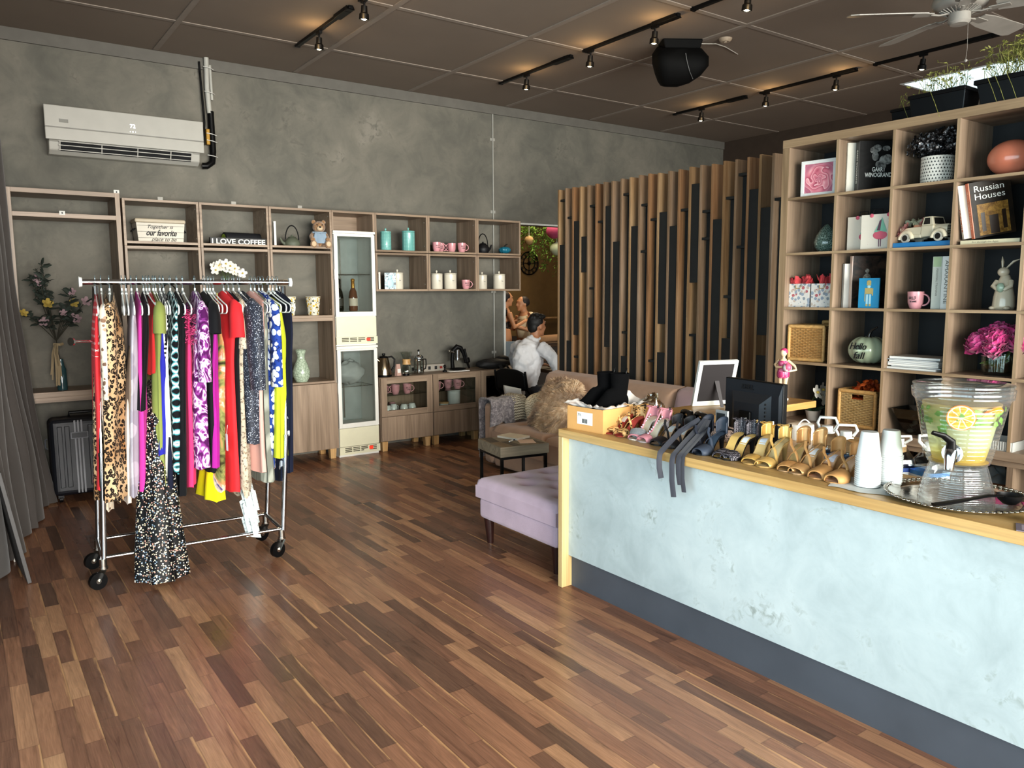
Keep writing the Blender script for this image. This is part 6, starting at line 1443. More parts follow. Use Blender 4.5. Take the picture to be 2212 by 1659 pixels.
for k, (th_, c_, lab) in enumerate(((.012, 'dcd9d2', 'white magazine at the bottom of the stack'), (.007, '39404a', 'dark magazine second from the bottom of the stack'), (.012, 'cfcac0', 'pale magazine third from the bottom of the stack'), (.008, 'b9bfc6', 'grey magazine fourth from the bottom of the stack'), (.012, 'e1ddd4', 'white magazine fifth from the bottom of the stack'), (.006, '6d7f8f', 'blue grey magazine second from the top of the stack'), (.014, 'd6d3cb', 'white magazine on top of the stack'))):
    if k == 0: mz = R4
    t = thing('magazine', lab, 'magazine', (4.56 + R.uniform(-.01, .01), 2.295 + R.uniform(-.012, .012), mz), CF + R.uniform(-.04, .04), 'stacked magazines in the bookcase')
    m = MB(); m.box(-.145, .145, -.1, .1, 0, .0008).box(-.145, .145, -.1, .1, th_ - .0015, th_ - .0002).box(-.145, -.1435, -.1, .1, .0008, th_ - .0015); m.build('cover', P('mag_' + c_, c_, .35), t)
    m = MB(); m.box(-.143, .143, -.098, .098, .001, th_ - .0017); m.build('pages', PAPER, t); mz += th_ + .0003
vz = thing('glass_flower_vase', 'square clear glass vase of water in the fourth row', 'vase', (4.56, 1.89, R4), CF + .2)
m = MB(); m.lathe([(0, 0), (.062, 0), (.074, .02), (.076, .11), (.07, .11), (.068, .02), (0, .012)], 28, sq=4); m.build('glass_body', glass('vase_glass', 'eef3ee', .1), vz, smooth=50)
m = MB(); m.lathe([(0, .013), (.062, .016), (.067, .03), (.067, .07), (0, .07)], 28, sq=4); m.build('water', glass('vase_water', 'd3dfc6', .05), vz, smooth=50)
pe = thing('peony_bouquet', 'bright pink peonies in the square glass vase', 'bouquet', (4.56, 1.89, R4 + .0145), CF)
fl1 = MB(); st = MB(); lf = MB()
for p, r_ in (((-.07, -.05, .15), .078), ((.02, -.07, .175), .075), ((.1, -.04, .155), .068), ((-.02, .03, .2), .075), ((.06, .05, .19), .07), ((-.1, .04, .16), .06), ((.01, -.09, .13), .06)):
    u_ = (p[0] * 4, p[1] * 5 - .3, .6)
    pu = Vector(u_).normalized(); pa = pu.orthogonal().normalized(); pb_ = pu.cross(pa)
    for q_ in range(46):   # ruffled petals wrapped round a ball, opening outward
        th_ = 2.4 * q_; el = 1.45 - 1.75 * (q_ / 46) ** .8; dd = (pa * math.cos(th_) + pb_ * math.sin(th_)) * math.cos(el) + pu * math.sin(el)
        tg = (pu - dd * pu.dot(dd)); tg = (tg.normalized() if tg.length > 1e-3 else pa); sd = dd.cross(tg); base = Vector(p); rr_ = r_ * (.62 + .38 * q_ / 46); w_ = r_ * .42
        c0 = base + dd * rr_ * .45 - tg * r_ * .25; c1 = base + dd * rr_ * .85 + tg * r_ * .05; c2 = base + dd * rr_ * 1.0 + tg * r_ * .38 + dd * R.uniform(-.05, .12) * r_
        jit = lambda: dd * R.uniform(-.12, .12) * r_
        fl1.add([tuple(c0 - sd * w_ * .4), tuple(c0 + sd * w_ * .4), tuple(c1 - sd * w_ + jit() * .4), tuple(c1 + dd * r_ * .06), tuple(c1 + sd * w_ + jit() * .4), tuple(c2 - sd * w_ * .8 + jit()), tuple(c2 - sd * w_ * .3 + tg * r_ * .06 + jit()), tuple(c2 + sd * w_ * .3 + tg * r_ * .05 + jit()), tuple(c2 + sd * w_ * .8 + jit())], [(0, 1, 4, 3, 2), (2, 3, 6, 5), (3, 4, 8, 7), (3, 7, 6)])
    st.tube([(p[0] * -.25, p[1] * -.2, .0), (p[0] * .4, p[1] * .4, .08), p], .004, 6)
for k in range(10): blob_leaf(lf, (R.uniform(-.04, .04), R.uniform(-.04, .02), .05), (R.uniform(-1, 1), R.uniform(-1, .2), R.uniform(-.6, .8)), .06, .012)
q = N('peony_pink'); q.set(Base_Color=q.ramp(q.noise(q.co(), 30, 3), [(.35, 'a8215f'), (.5, 'd13c86'), (.68, 'e77aae')]), Roughness=.7, Sheen_Weight=.2)
fl1.build('petals', q.m, pe, smooth=60); st.build('stem', P('peony_stem', '56702f', .6), pe); lf.build('leaves', P('peony_leaf', '4f6b35', .6), pe, smooth=60)
# row 5
basket('pale wicker basket with handle hole in the bottom row', (4.57, 2.632, R5), CF, .235, .21, .225, WKB, RIM, True)
fo = thing('autumn_leaves', 'orange paper leaves heaped in the pale wicker basket', 'paper leaves', (4.57, 2.632, R5 + .011), CF)
m = MB(); m.box(-.1, .1, -.085, .085, 0, .17)
for k in range(150):
    p = Vector((R.uniform(-.085, .1), R.uniform(-.08, .08), .175 + R.uniform(0, .03))); p.z += max(0, .085 * (1 - abs(p.x - .02) / .08)) * R.uniform(.3, 1)
    d = Vector((R.gauss(0, 1), R.gauss(0, 1), R.gauss(0, .7))).normalized(); blob_leaf(m, p, d, R.uniform(.025, .05), R.uniform(.012, .022))
o = m.build('leaf_pile', pr2('autumn_orange', '8f2d12', 'd0682c', 18), fo); o['kind'] = 'stuff'
orchid('white potted orchid at the left of the bottom row, behind the ledge', (4.52, 2.965, R5), P('white_pot', 'd6d3cb', .4), .2, 4, .045, .09, .05, .065)
t = thing('green_gift_box', 'dark green glossy gift bag behind the small orchid', 'gift bag', (4.66, 2.9, R5), CF + .3)
m = MB(); m.frus((-.06, .06, -.03, .03, 0), (-.065, .065, -.028, .028, .2)); m.build('bag_body', P('green_foil', '123f35', .2, .2), t, bev=.002); m = MB(); m.tube([(-.025, -.03, .19), (-.02, -.033, .225), (.02, -.033, .225), (.025, -.03, .19)], .002, 6); m.build('handle', INK, t)
bw = thing('glass_bowl', 'dark glass bowl of trinkets in the bottom row', 'bowl', (4.58, 2.27, R5), CF)
m = MB(); m.frus((-.08, .08, -.06, .06, .003), (-.155, .155, -.1, .1, .15)); m.f = m.f[2:] ; m.m = m.m[2:]
m.frus((-.08, .08, -.06, .06, 0), (-.08, .08, -.06, .06, .003)); m.build('glass_body', glass('smoke_glass', '8d9490', .12, clear=.8), bw)
tk = thing('trinkets', 'blue and white trinkets lying in the dark glass bowl', 'trinkets', (4.58, 2.27, R5 + .0035), CF)
m = MB()
for k in range(46): m.mat(k % 3); p = (R.uniform(-.085, .085), R.uniform(-.05, .05), .016 + .025 * (k // 12)); m.ell(p, R.uniform(.012, .024), R.uniform(.012, .02), R.uniform(.009, .015), 10, 8)
o = m.build('trinket_pile', [P('trinket_white', 'd5d1c8', .4), P('trinket_blue', '3c4f74', .4), P('trinket_red', '5a2a35', .4)], tk, smooth=60); o['kind'] = 'stuff'
t = thing('tray_box', 'white corrugated tray at the right of the bottom row', 'tray', (4.53, 1.9, R5), CF)
m = MB(); m.box(-.16, .16, -.1, .1, 0, .006).box(-.16, .16, -.1, -.094, .006, .05).box(-.16, .16, .094, .1, .006, .05).box(-.16, -.154, -.094, .094, .006, .05).box(.154, .16, -.094, .094, .006, .05); m.build('tray_body', P('tray_white', 'b9b9b4', .4), t)
m = MB()
for k in range(26): x = -.15 + .012 * k; m.cyl((x, -.1005, .006), (x, -.1005, .048), .003, n=6)
m.build('ridges', P('tray_white', 'b9b9b4', .4), t)
bb = basket('brown wicker basket in the low unit under the bookcase', (4.60, 1.90, .3765), CF, .26, .2, .19, WKD, P('brown_rim', '6b4526', .6, var=.2), True)
t = thing('carrier_bag', 'grey plastic carrier bag spilling out of the brown basket', 'plastic bag', (4.60, 1.90, .39), CF)
m = MB(); m.ell((0, -.0, .13), .1, .075, .13, 30, 18, lambda a, ph: 1 + .22 * mnoise.noise(Vector((math.cos(a) * 2, math.sin(a) * 2, ph * 2.2)))); m.build('bag_body', P('carrier_grey', '8a9295', .35), t, smooth=60)
m = MB(); m.tube([(-.04, -.05, .23), (-.02, -.08, .2), (.03, -.08, .21), (.05, -.05, .23)], .008, 6, flat=.4); m.build('handle', P('carrier_grey', '8a9295', .35), t, smooth=60)
# planters on top of the bookcase
PLT = P('planter_black', '07080a', .35, coat=.1, spec=.3)
def planter(lab, y0, y1, x, tall, grass=True):
    w_ = abs(y1 - y0) / 2; t = thing('planter_box', lab, 'planter', (x, (y0 + y1) / 2, ZT + .0005), CF, 'black planters on the bookcase')
    m = MB(); m.frus((-w_ * .9, w_ * .9, -.075, .075, 0), (-w_ * .98, w_ * .98, -.09, .09, tall)); m.box(-w_, w_, -.1, .1, tall * .82, tall); m.build('tub', PLT, t, bev=.004)
    m = MB(); m.box(-w_ * .94, w_ * .94, -.085, .085, tall, tall + .003); m.build('soil', P('soil', '1d1712', .9, bump=.5), t)
planter('black planter box on the bookcase top, small one at the left end', 2.56, 2.42, 4.64, .09); planter('black planter box on the bookcase top, middle one', 2.40, 2.09, 4.53, .12); planter('black planter box on the bookcase top, right one cut off by the frame', 2.06, 1.42, 4.55, .135)
def grass(lab, y0, y1, x, z, n, hh, dens, seed):
    rr = random.Random(seed); t = thing('wispy_grass', lab, 'grass', (x, (y0 + y1) / 2, z), CF)
    m = MB(); w_ = abs(y1 - y0) / 2
    for k in range(n):
        p = Vector((rr.uniform(-w_ * .9, w_ * .9), rr.uniform(-.07, .07), 0)); d = Vector((rr.gauss(0, .5), rr.gauss(0, .4), 1)).normalized(); L = rr.uniform(.4, 1) * hh
        e = p + d * L; e2 = e + Vector((rr.gauss(0, .1), rr.gauss(0, .1), rr.uniform(-.12, .02))) * hh * 2
        m.tube([tuple(p), tuple(p.lerp(e, .6)), tuple(e), tuple(e2)], [.0016, .0013, .001, .0005], 4)
        for j in range(dens): q_ = e.lerp(e2, rr.random()); blob_leaf(m, q_, (rr.uniform(-1, 1), rr.uniform(-1, 1), rr.uniform(-.5, 1)), .022, .0035)
    for k in range(max(1, n // 40)):
        x0 = rr.uniform(-w_, w_); m.tube([(x0, -.06, 0), (x0 + .03, -.13, .03), (x0 + .08, -.14, -.08), (x0 + .1, -.125, -.15)], .0012, 4)
    o = m.build('blades', pr2('grass_green_' + str(seed), '6a6b30', 'a9a862', 20), t); o['kind'] = 'stuff'
grass('thin wispy grass in the middle planter', 2.38, 2.11, 4.53, ZT + .124, 46, .15, 3, 3); grass('dense feathery fern in the right planter', 2.04, 1.45, 4.55, ZT + .139, 170, .2, 9, 4); grass('few bare stems in the small left planter', 2.55, 2.43, 4.64, ZT + .094, 9, .12, 2, 5)
# ---------------------------------------------------------------- on the reception counter
ZC = .8823
# shoe box, tissue, boots
sb = thing('shoe_box', 'tan cardboard shoe box with a white barcode label at the counter end', 'shoe box', (2.845, 3.105, ZC), rad(6))
BOXM = P('box_card', 'cfa063', .6, var=.05); m = MB(); a, b_, h = .185, .128, .125
m.box(-a, a, -b_, -b_ + .003, 0, h).box(-a, a, b_ - .003, b_, 0, h).box(-a, -a + .003, -b_ + .003, b_ - .003, 0, h).box(a - .003, a, -b_ + .003, b_ - .003, 0, h).box(-a + .003, a - .003, -b_ + .003, b_ - .003, 0, .003); m.build('box_body', BOXM, sb)
m = MB(); m.box(-a - .0008, -a - .0001, -.055, .055, .035, .1); m.build('label', PAPER, sb)
m = MB()
for k in range(12): m.box(-a - .0013, -a - .0009, -.018 + k * .0033, -.018 + k * .0033 + R.choice((.0012, .0022)), .042, .065)
m.build('barcode', INK, sb); text('size_print', '7½', INK, sb, (-a - .0012, .037, .084), (PI / 2, 0, -PI / 2), .02)
tp = thing('tissue_paper', 'white tissue paper crumpled over the rim of the shoe box', 'tissue paper', (2.845, 3.105, ZC + .07), rad(6))
m = MB()
def tis(u, v):
    x = (u - .5) * .40; y = (v - .5) * .285; e = max(abs(u - .5), abs(v - .5)) * 2
    z = .012 + .05 * min(1, (e / .88) ** 3) + .02 * mnoise.noise(Vector((x * 22, y * 22, 2))) * e
    if e > .92: z += .012 * mnoise.noise(Vector((x * 40, y * 40, 7))) + .012
    if u > .93 and v > .3: z += .03 * math.sin((v - .3) * 4.5)
    return (x * (.93 if e < .93 else 1.0), y * (.93 if e < .93 else 1.02), z)
m.grid(tis, 44, 36); m.build('sheet', P('tissue_white', 'e6e0da', .8, var=.03), tp, smooth=80)
SUE = P('black_suede', '050506', .95, bump=.2, bscale=300, spec=.12)
def boot(lab, loc, rz):
    t = thing('ankle_boot', lab, 'ankle boot', loc, rz, 'black ankle boots')
    m = MB(); rings = []
    #   centre x, z, half length, half width, tilt
    for cx_, cz, a_, b_, tl in ((.0, .195, .056, .047, 0), (.0, .15, .053, .044, .0), (.002, .115, .05, .041, .15), (.012, .09, .06, .039, .45), (.035, .068, .07, .038, .75), (.075, .05, .062, .038, 1.05), (.115, .034, .046, .041, 1.25), (.15, .024, .032, .04, 1.4), (.185, .018, .02, .03, 1.45), (.212, .012, .009, .014, 1.5)):
        rings.append([(cx_ + a_ * math.cos(k / 20 * 2 * PI) * math.cos(tl), b_ * math.sin(k / 20 * 2 * PI), cz + a_ * math.cos(k / 20 * 2 * PI) * math.sin(tl) * (1 if True else 0)) for k in range(20)])
    m.loft(rings[::-1], True, (True, False)); m.v = [(x, y, max(z, .004)) for x, y, z in m.v]; m.build('upper', SUE, t, smooth=70)
    m = MB(); m.ell((-.012, 0, .045), .045, .036, .05, 18, 12); m.build('heel_cup', SUE, t, smooth=80)
    m = MB(); m.tube([(-.03, 0, .04), (-.036, 0, .015), (-.034, 0, .001)], [.022, .011, .008], 12); m.build('heel', BLACK, t, smooth=60)
    m = MB(); m.grid(lambda u, v: (.03 + u * .185, (v - .5) * .07 * math.sin(PI * (.12 + .86 * u)) ** .6, .003), 12, 6); m.build('sole', P('sole_tan', 'a78a6a', .6), t)
    m = MB(); m.tube([(-.05, 0, .19), (-.057, 0, .215), (-.048, 0, .19)], .003, 6); m.build('pull_tab', BLACK, t); return t
boot('black suede ankle boot standing in the shoe box, the left far one', (2.885, 3.165, ZC + .1), PI - .1); boot('black suede ankle boot standing in the shoe box, the right near one', (2.89, 3.065, ZC + .1), PI + .08)
# ---- heeled sandals
def shoe(lab, x, y, rz, h=.085, sole='caa877', insole='c8ad86', upper='c9a05a', back=.055, band=(.70, .93), ankle=0, heel=.008, slip='suede', sticker=None, tstrap=False, sling=False, cross=False, group=None, L=.205, met=0, mats=None, bandh=.034, name='sandal', nobk=False, peep=True, z=ZC):
    t = thing(name, lab, 'shoe', (x, y, z), rz, group)
    S_ = P('shoe_' + sole, sole, .4); I_ = P('shoe_' + insole + '_in', insole, .5); U_ = mats or P('shoe_%s_%d' % (upper, met * 10), upper, .28 if met else .6, met, bump=.15 if met else 0, bscale=30, var=.12)
    def zc(s):
        if s < .25: return h - .012 * s / .25
        if s > .68: return .006
        q = (s - .25) / .43; return .006 + (h - .018) * (1 - q * q * (3 - 2 * q))
    def wd(s):
        if s < .2: return .052 * (1 - (1 - s / .2) ** 2.4 * .92)
        if s < .45: return .052 - .006 * math.sin((s - .2) / .25 * PI / 2)
        if s < .75: q = (s - .45) / .3; return .046 + .036 * (q * q * (3 - 2 * q))
        q = (s - .75) / .25; return .082 * math.sqrt(max(0, 1 - q ** 2.6)) + .002
    def top(u, v): return (u * L, (v - .5) * wd(u), zc(u))
    n, k = 26, 8
    m = MB(); m.grid(top, n, k); b0 = len(m.v); m.grid(lambda u, v: (u * L, (v - .5) * wd(u) * .96, zc(u) - .0055), n, k); m.f[n * k:] = [tuple(reversed(f)) for f in m.f[n * k:]]
    w_ = k + 1
    for i in range(n):
        m.f += [(i * w_, b0 + i * w_, b0 + (i + 1) * w_, (i + 1) * w_), ((i + 1) * w_ + k, b0 + (i + 1) * w_ + k, b0 + i * w_ + k, i * w_ + k)]; m.m += [0, 0]
    m.f += [(j, j + 1, b0 + j + 1, b0 + j) for j in range(k)] + [(n * w_ + j + 1, n * w_ + j, b0 + n * w_ + j, b0 + n * w_ + j + 1) for j in range(k)]; m.m += [0] * (2 * k)
    m.build('sole', S_, t, smooth=50)
    m = MB(); m.grid(lambda u, v: (.008 + u * (L - .014), (v - .5) * wd(.03 + u * .94) * .88, zc(.03 + u * .94) + .0012), n, 4); m.build('insole', I_, t, smooth=60)
    m = MB(); m.tube([(.03, 0, h - .006), (.022, 0, h * .55), (.02 if heel < .012 else .026, 0, 0)], [.022, heel * 1.5, heel], 12); m.build('heel', U_ if heel > .011 else S_, t, smooth=60)
    if band:
        m = MB(); a, b_ = band
        def bd(u, v):
            s = a + (b_ - a) * u - (.05 * math.cos(v * PI * 2 - PI) * 0); an = PI * v; w2 = wd(min(s, .965)) / 2 + .003
            return (s * L - .012 * math.sin(an) * (1 if u < .5 else -.3) * (1 - u), -w2 * math.cos(an), zc(s) - .003 + (bandh * (1 - .35 * u)) * math.sin(an) ** .7)
        m.grid(bd, 8, 14); m.build('toe_strap', U_, t, smooth=70, solid=.003)
    if cross:
        m = MB()
        for sg in (-1, 1): m.tube([(.64 * L, sg * wd(.64) / 2, zc(.64)), (.56 * L, sg * .012, zc(.56) + .04), (.47 * L, -sg * .02, zc(.47) + .05), (.36 * L, -sg * .033, zc(.36) + .045)], .006, 8, flat=.35)
        m.build('cross_strap', U_, t, smooth=70)
    if not nobk:
        m = MB()
        def ct_(u, v):
            an = (v - .5) * rad(190); s = .135; r_ = .0275 + .001 * u; f_ = max(0, math.cos(an * .72))
            return (s * L * .98 - (r_ + .002) * math.cos(an), r_ * math.sin(an) * 1.0, h - .004 + u * (back * (.35 + .65 * f_ ** .8)))
        m.grid(ct_, 6, 16); m.build('heel_counter', U_, t, smooth=70, solid=.003)
    if ankle:
        m = MB(); zz = h + back * .85; m.tube([(.028 + .034 * math.cos(q), .03 * math.sin(q), zz + .012 * math.cos(q)) for q in [2 * PI * k2 / 20 for k2 in range(21)]], ankle, 8, flat=.4); m.build('ankle_strap', U_, t, smooth=70)
        m = MB(); m.box(.03, .042, .0285, .034, zz + .0, zz + .014); m.build('buckle', CHROME, t)
    if tstrap: m = MB(); m.tube([(.74 * L, 0, .036), (.6 * L, 0, zc(.6) + .035), (.45 * L, 0, zc(.45) + .045), (.3 * L, 0, h + back * .8), (.28 * L, 0, h + back * .9)], .006, 8, flat=.4); m.build('front_strap', U_, t, smooth=70)
    if sticker: m = MB(); m.grid(lambda u, v: ((.22 + .2 * u) * L, (v - .5) * .03, zc(.22 + .2 * u) + .0026), 6, 2); m.build('sticker', P('sticker_' + sticker, sticker, .5), t)
    return t
W = PI
q = N('shoe_leopard'); q.set(Base_Color=q.ramp(q.vor(q.co(), 70), [(.25, '33200f'), (.42, 'c99a5c'), (.8, 'e2c08a')]), Roughness=.6); LEO = q.m
q = N('shoe_polka'); q.set(Base_Color=q.mix(q.math('LESS_THAN', q.vor(q.co(), 190, rnd=.2), .3), '25222a', 'cfc8cf'), Roughness=.6); POL = q.m
FURG = P('grey_fur_band', '6f7274', .95, sheen=.4, bump=.9, bscale=140)
A = dict(h=.085)
ph = [ (2.90, 3.0 - .03, 'tan leopard sandal with red insole beside the shoe box, left one', dict(sole='8c2f25', insole='a83a30', mats=LEO, cross=True, sticker='e9e6e4', ankle=.005, band=(.78, .95))),
 (2.895, 2.885, 'tan leopard sandal with red insole, right one next to the fur banded sandal', dict(sole='8c2f25', insole='c14b48', mats=LEO, cross=True, ankle=.005, band=(.78, .95))),
 (2.885, 2.785, 'pink jewelled sandal with fluffy grey toe band', dict(sole='d9d3cb', insole='d8cdb4', upper='c98891', met=0, mats=None, tstrap=True, ankle=.005, band=(.72, .95), h=.1)),
 (2.88, 2.69, 'pink jewelled sandal with silver toe and cream lettered insole', dict(sole='b7aeb0', insole='e0dac2', upper='c98891', tstrap=True, ankle=.005, band=(.8, .95), h=.1)),
 (2.875, 2.615, 'black toed sandal with nude insole, left of the wrap sandals pair', dict(sole='161518', insole='d9b391', upper='1d1b1e', sticker='dfe6e8', band=(.74, .97), cross=True)),
 (2.87, 2.53, 'black toed sandal with nude insole, right one under the navy ribbons', dict(sole='161518', insole='d9b391', upper='1d1b1e', sticker='dfe6e8', band=(.74, .97), cross=True)),
 (2.875, 2.425, 'navy satin wrap sandal, left one with ribbons over the counter edge', dict(sole='14161c', insole='22232b', upper='2b2f3b', band=(.7, .97), back=.075, cross=True, bandh=.04)),
 (2.87, 2.335, 'navy satin wrap sandal, right one beside the polka slingbacks', dict(sole='14161c', insole='3a4a5c', upper='39414f', band=(.7, .97), back=.075, cross=True, bandh=.04)),
 (2.885, 2.245, 'black polka slingback with straw insole, left one', dict(sole='141316', insole='d2b06b', mats=POL, band=(.74, .97), back=.07, ankle=.004, h=.095)),
 (2.885, 2.175, 'black polka slingback with white insole label, right one', dict(sole='141316', insole='d2b06b', mats=POL, band=(.74, .97), back=.07, ankle=.004, sticker='e4e8ec', h=.095)),
 (2.895, 2.105, 'shiny gold high heel sandal, left one in front of the monitor', dict(sole='b9975f', insole='cdb078', upper='e3b766', met=.45, band=(.76, .93), back=.065, ankle=.004, sticker='cfd8e4', h=.1)),
 (2.895, 2.015, 'shiny gold high heel sandal, right one in front of the monitor', dict(sole='b9975f', insole='c3b288', upper='e8c076', met=.45, band=(.76, .93), back=.065, cross=True, ankle=.004, h=.1)),
 (2.90, 1.93, 'bronze gold sandal with peep toe, left one by the water jugs', dict(sole='a88a68', insole='bfa26c', upper='cf9f68', met=.4, band=(.72, .95), back=.075, cross=True, heel=.013, h=.095)),
 (2.90, 1.85, 'bronze gold sandal with price sticker, right one by the water jugs', dict(sole='a88a68', insole='bf9d70', upper='d3a670', met=.4, band=(.74, .95), back=.08, cross=True, sticker='eef1f3', heel=.013, h=.095)),
 (2.895, 1.765, 'tan suede peep toe sandal with block heel, left one by the cups', dict(sole='b3895a', insole='cfa98a', upper='b98b56', band=(.62, .96), back=.065, cross=True, sticker='e2e4f0', heel=.017, h=.085, bandh=.042)),
 (2.885, 1.675, 'tan suede peep toe sandal with block heel, right one by the cups', dict(sole='b3895a', insole='d2b093', upper='bd8f5a', band=(.62, .96), back=.065, cross=True, ankle=.007, heel=.017, h=.085, bandh=.042))]
for i, (x, y, lab, kw) in enumerate(ph):
    t = shoe(lab, x, y, W + R.uniform(-.07, .07) + (.12 if i % 2 == 0 else .02), group='sandals along the counter edge', **kw)
    if 'fluffy' in lab:
        m = MB(); m.ell((.152, 0, .03), .034, .048, .026, 24, 14, lambda a, p_: 1 + .06 * mnoise.noise(Vector((a * 5, p_ * 6, 1)))); m.build('fur_band', FURG, t, smooth=80)
    if 'jewelled' in lab:
        m = MB()
        for k in range(9): m.ell((.15 - k * .012, .0, .04 + k * .009), .0045, .0055, .0045, 8, 6)
        m.build('jewel', P('crystal', 'd9d5e4', .1, .3), t, smooth=50)
    if 'left one with ribbons' in lab:
        m = MB()
        for y0, xx, zz in ((.02, .298, -.16), (-.0, .30, -.13), (-.03, .303, -.19), (-.10, .30, -.115)):
            m.tube([(.03, y0 * .4, .13), (.10, y0, .075), (.19, y0 + .01, .045), (.262, y0 + .012, .012), (.292, y0 + .015, .0), (xx, y0 + .016, -.03), (xx + .003, y0 + .02, zz * .6), (xx - .004, y0 + .026, zz)], .0125, 8, flat=.14, up=(1, 0, 0))
        m.build('ribbon', P('navy_ribbon', '2a2c36', .7, sheen=.3), t, smooth=70)
# second row
GLT = P('gold_glitter', 'a08a55', .35, .6, bump=.9, bscale=220, var=.5, scale=150)
for k, (x, y) in enumerate(((3.0, 2.86), (2.995, 2.785))):
    shoe('gold glitter block heel shoe in the back row, %s one' % ('left', 'right')[k], x - .04, y, -.25, group='gold glitter shoes in the back row', sole='6b5a3a', insole='3a2f22', mats=GLT, band=(.6, .98), back=.05, heel=.014, h=.085, bandh=.045)
PAT = P('black_patent', '060607', .12, coat=.6, bump=.5, bscale=26)
for k, (x, y) in enumerate(((2.985, 2.68), (2.98, 2.585))):
    t = thing('patent_shoe', 'black patent leather shoe lying in the back row, %s one' % ('left', 'right')[k], 'shoe', (x, y, ZC), rad(75), 'black patent shoes')
    m = MB(); m.ell((.0, 0, .055), .085, .05, .05, 24, 14, lambda a, p_: 1 + .12 * mnoise.noise(Vector((math.cos(a) * 2, p_ * 3, k)))); m.build('upper', PAT, t, smooth=60)
    m = MB(); m.tube([(-.06, 0, .07), (-.04, 0, .125), (.0, .01, .13), (.03, 0, .1)], .02, 10, flat=.5); m.build('bow', PAT, t, smooth=60)
    m = MB(); m.grid(lambda u, v: ((u - .5) * .16, (v - .5) * .07 * math.sin(PI * (.1 + .8 * u)) ** .5, .004), 10, 4); m.build('sole', BLACK, t)
bs = shoe('plain black court shoe behind the pink sandals', 2.975, 2.955, W - .5, sole='0d0d0f', insole='2a2320', upper='131214', band=(.45, .99), bandh=.042, back=.05, h=.085)
q = N('snake_cloth'); v = q.co(); q.set(Base_Color=q.ramp(q.noise(v, 60, 3, .6, 2), [(.42, '2a2422'), (.48, 'c9a99a'), (.56, 'dfc9bd'), (.62, '3a302d')]), Roughness=.6)
t = thing('printed_pouch', 'pink and black animal print pouch behind the navy sandals', 'pouch', (3.0, 2.48, ZC), rad(-70))
m = MB(); m.ell((0, 0, .04), .13, .045, .04, 24, 14, lambda a, p_: 1 + .15 * mnoise.noise(Vector((math.cos(a) * 3, math.sin(a) * 3, p_ * 2)))); m.build('pouch_body', q.m, t, smooth=70); m = MB(); m.tube([(-.1, -.02, .06), (-.03, -.035, .078), (.05, -.03, .075), (.11, -.01, .055)], .005, 6); m.build('zip', BLACK, t)
t = thing('clear_wrapper', 'crumpled clear plastic wrapper standing behind the glitter shoes', 'wrapper', (3.045, 2.975, ZC))
m = MB(); m.ell((0, 0, .085), .03, .075, .085, 22, 14, lambda a, p_: 1 + .5 * mnoise.noise(Vector((math.cos(a) * 3, math.sin(a) * 3, p_ * 3)))); m.build('film', glass('wrapper_film', 'e6dccb', .35, .08), t, smooth=30)
# napkin, cups
np_ = thing('paper_napkin', 'white translucent tissue under the cup stacks', 'napkin', (2.80, 1.555, ZC), rad(10))
m = MB(); m.grid(lambda u, v: ((u - .5) * .30 + .012 * math.sin(v * 9), (v - .5) * .25 + .01 * math.sin(u * 8), .0012 + .004 * abs(mnoise.noise(Vector((u * 6, v * 6, 3)))) * (max(abs(u - .5), abs(v - .5)) * 2) ** 2), 24, 20); m.build('sheet', P('napkin_white', 'd8dcda', .8), np_, smooth=80)
CUP = P('cup_white', 'e6e9e8', .4, var=.02); g = None
ordn = ['top', 'second', 'third', 'fourth', 'fifth', 'sixth', 'seventh', 'eighth', 'ninth', 'tenth', 'eleventh', 'twelfth', 'thirteenth', 'bottom']
cup0 = None
for sname, cx_, cy_ in (('front', 2.752, 1.565), ('back', 2.85, 1.535)):
    for k in range(14):
        z = ZC + .004 + (13 - k) * .0082
        lab = 'white plastic cup in the %s stack, %s' % (sname, 'topmost' if k == 0 else 'lowest' if k == 13 else ordn[k] + ' from the top')
        if cup0 is None:
            cup0 = thing('plastic_cup', lab, 'cup', (cx_, cy_, z), 0, 'stacked white cups')
            m = MB(); m.lathe([(.044, .0), (.043, .004), (.031, .094), (.029, .099), (0, .0995)], 32); m.build('cup_wall', CUP, cup0, smooth=50)
            m = MB(); m.lathe([(.044, .0), (.0462, .0015), (.0462, .0045), (.0435, .006)], 32); m.build('rim', CUP, cup0, smooth=60)
        else:
            c = copy_tree(cup0); c.location = (cx_, cy_, z); c['label'] = lab
# tray, dispenser, ladle
DX, DY = 2.838, 1.285
ty = thing('serving_tray', 'round silver tray with beaded rim under the drink dispenser', 'tray', (2.842, 1.278, ZC))
SIL = P('silver_tray', 'c9c4bb', .12, 1, bump=.15, bscale=25)
m = MB(); m.lathe([(0, .003), (.19, .003), (.205, .006), (.232, .016), (.238, .016), (.205, .001), (.19, .0005), (0, .0005)], 64); m.build('plate', SIL, ty, smooth=60)
m = MB()
for k in range(72): a = 2 * PI * k / 72; m.ell((.233 * math.cos(a), .233 * math.sin(a), .0175), .0085, .0085, .004, 8, 6)
m.build('beaded_rim', SIL, ty, smooth=60)
dp = thing('drink_dispenser', 'clear ribbed drink dispenser of citrus mint water on a silver tray', 'drink dispenser', (DX, DY, ZC + .0034), rad(-75))
RIB = lambda g: g.math('SINE', g.math('MULTIPLY', g.xyz(g.co())[2], 420))
GLD = glass('dispenser_clear', 'f2f5f4', .03, .02, .97, None, .06); GLR = glass('dispenser_ribbed', 'f8f9f9', .05, .05, .99, RIB, .05, .3)
m = MB(); prof = [(.118, .0), (.121, .004)]
for k in range(24): q_ = k / 23; prof.append((.12 - .03 * q_ ** 1.3 + .0016 * math.sin(k * PI), .006 + .118 * q_)); 
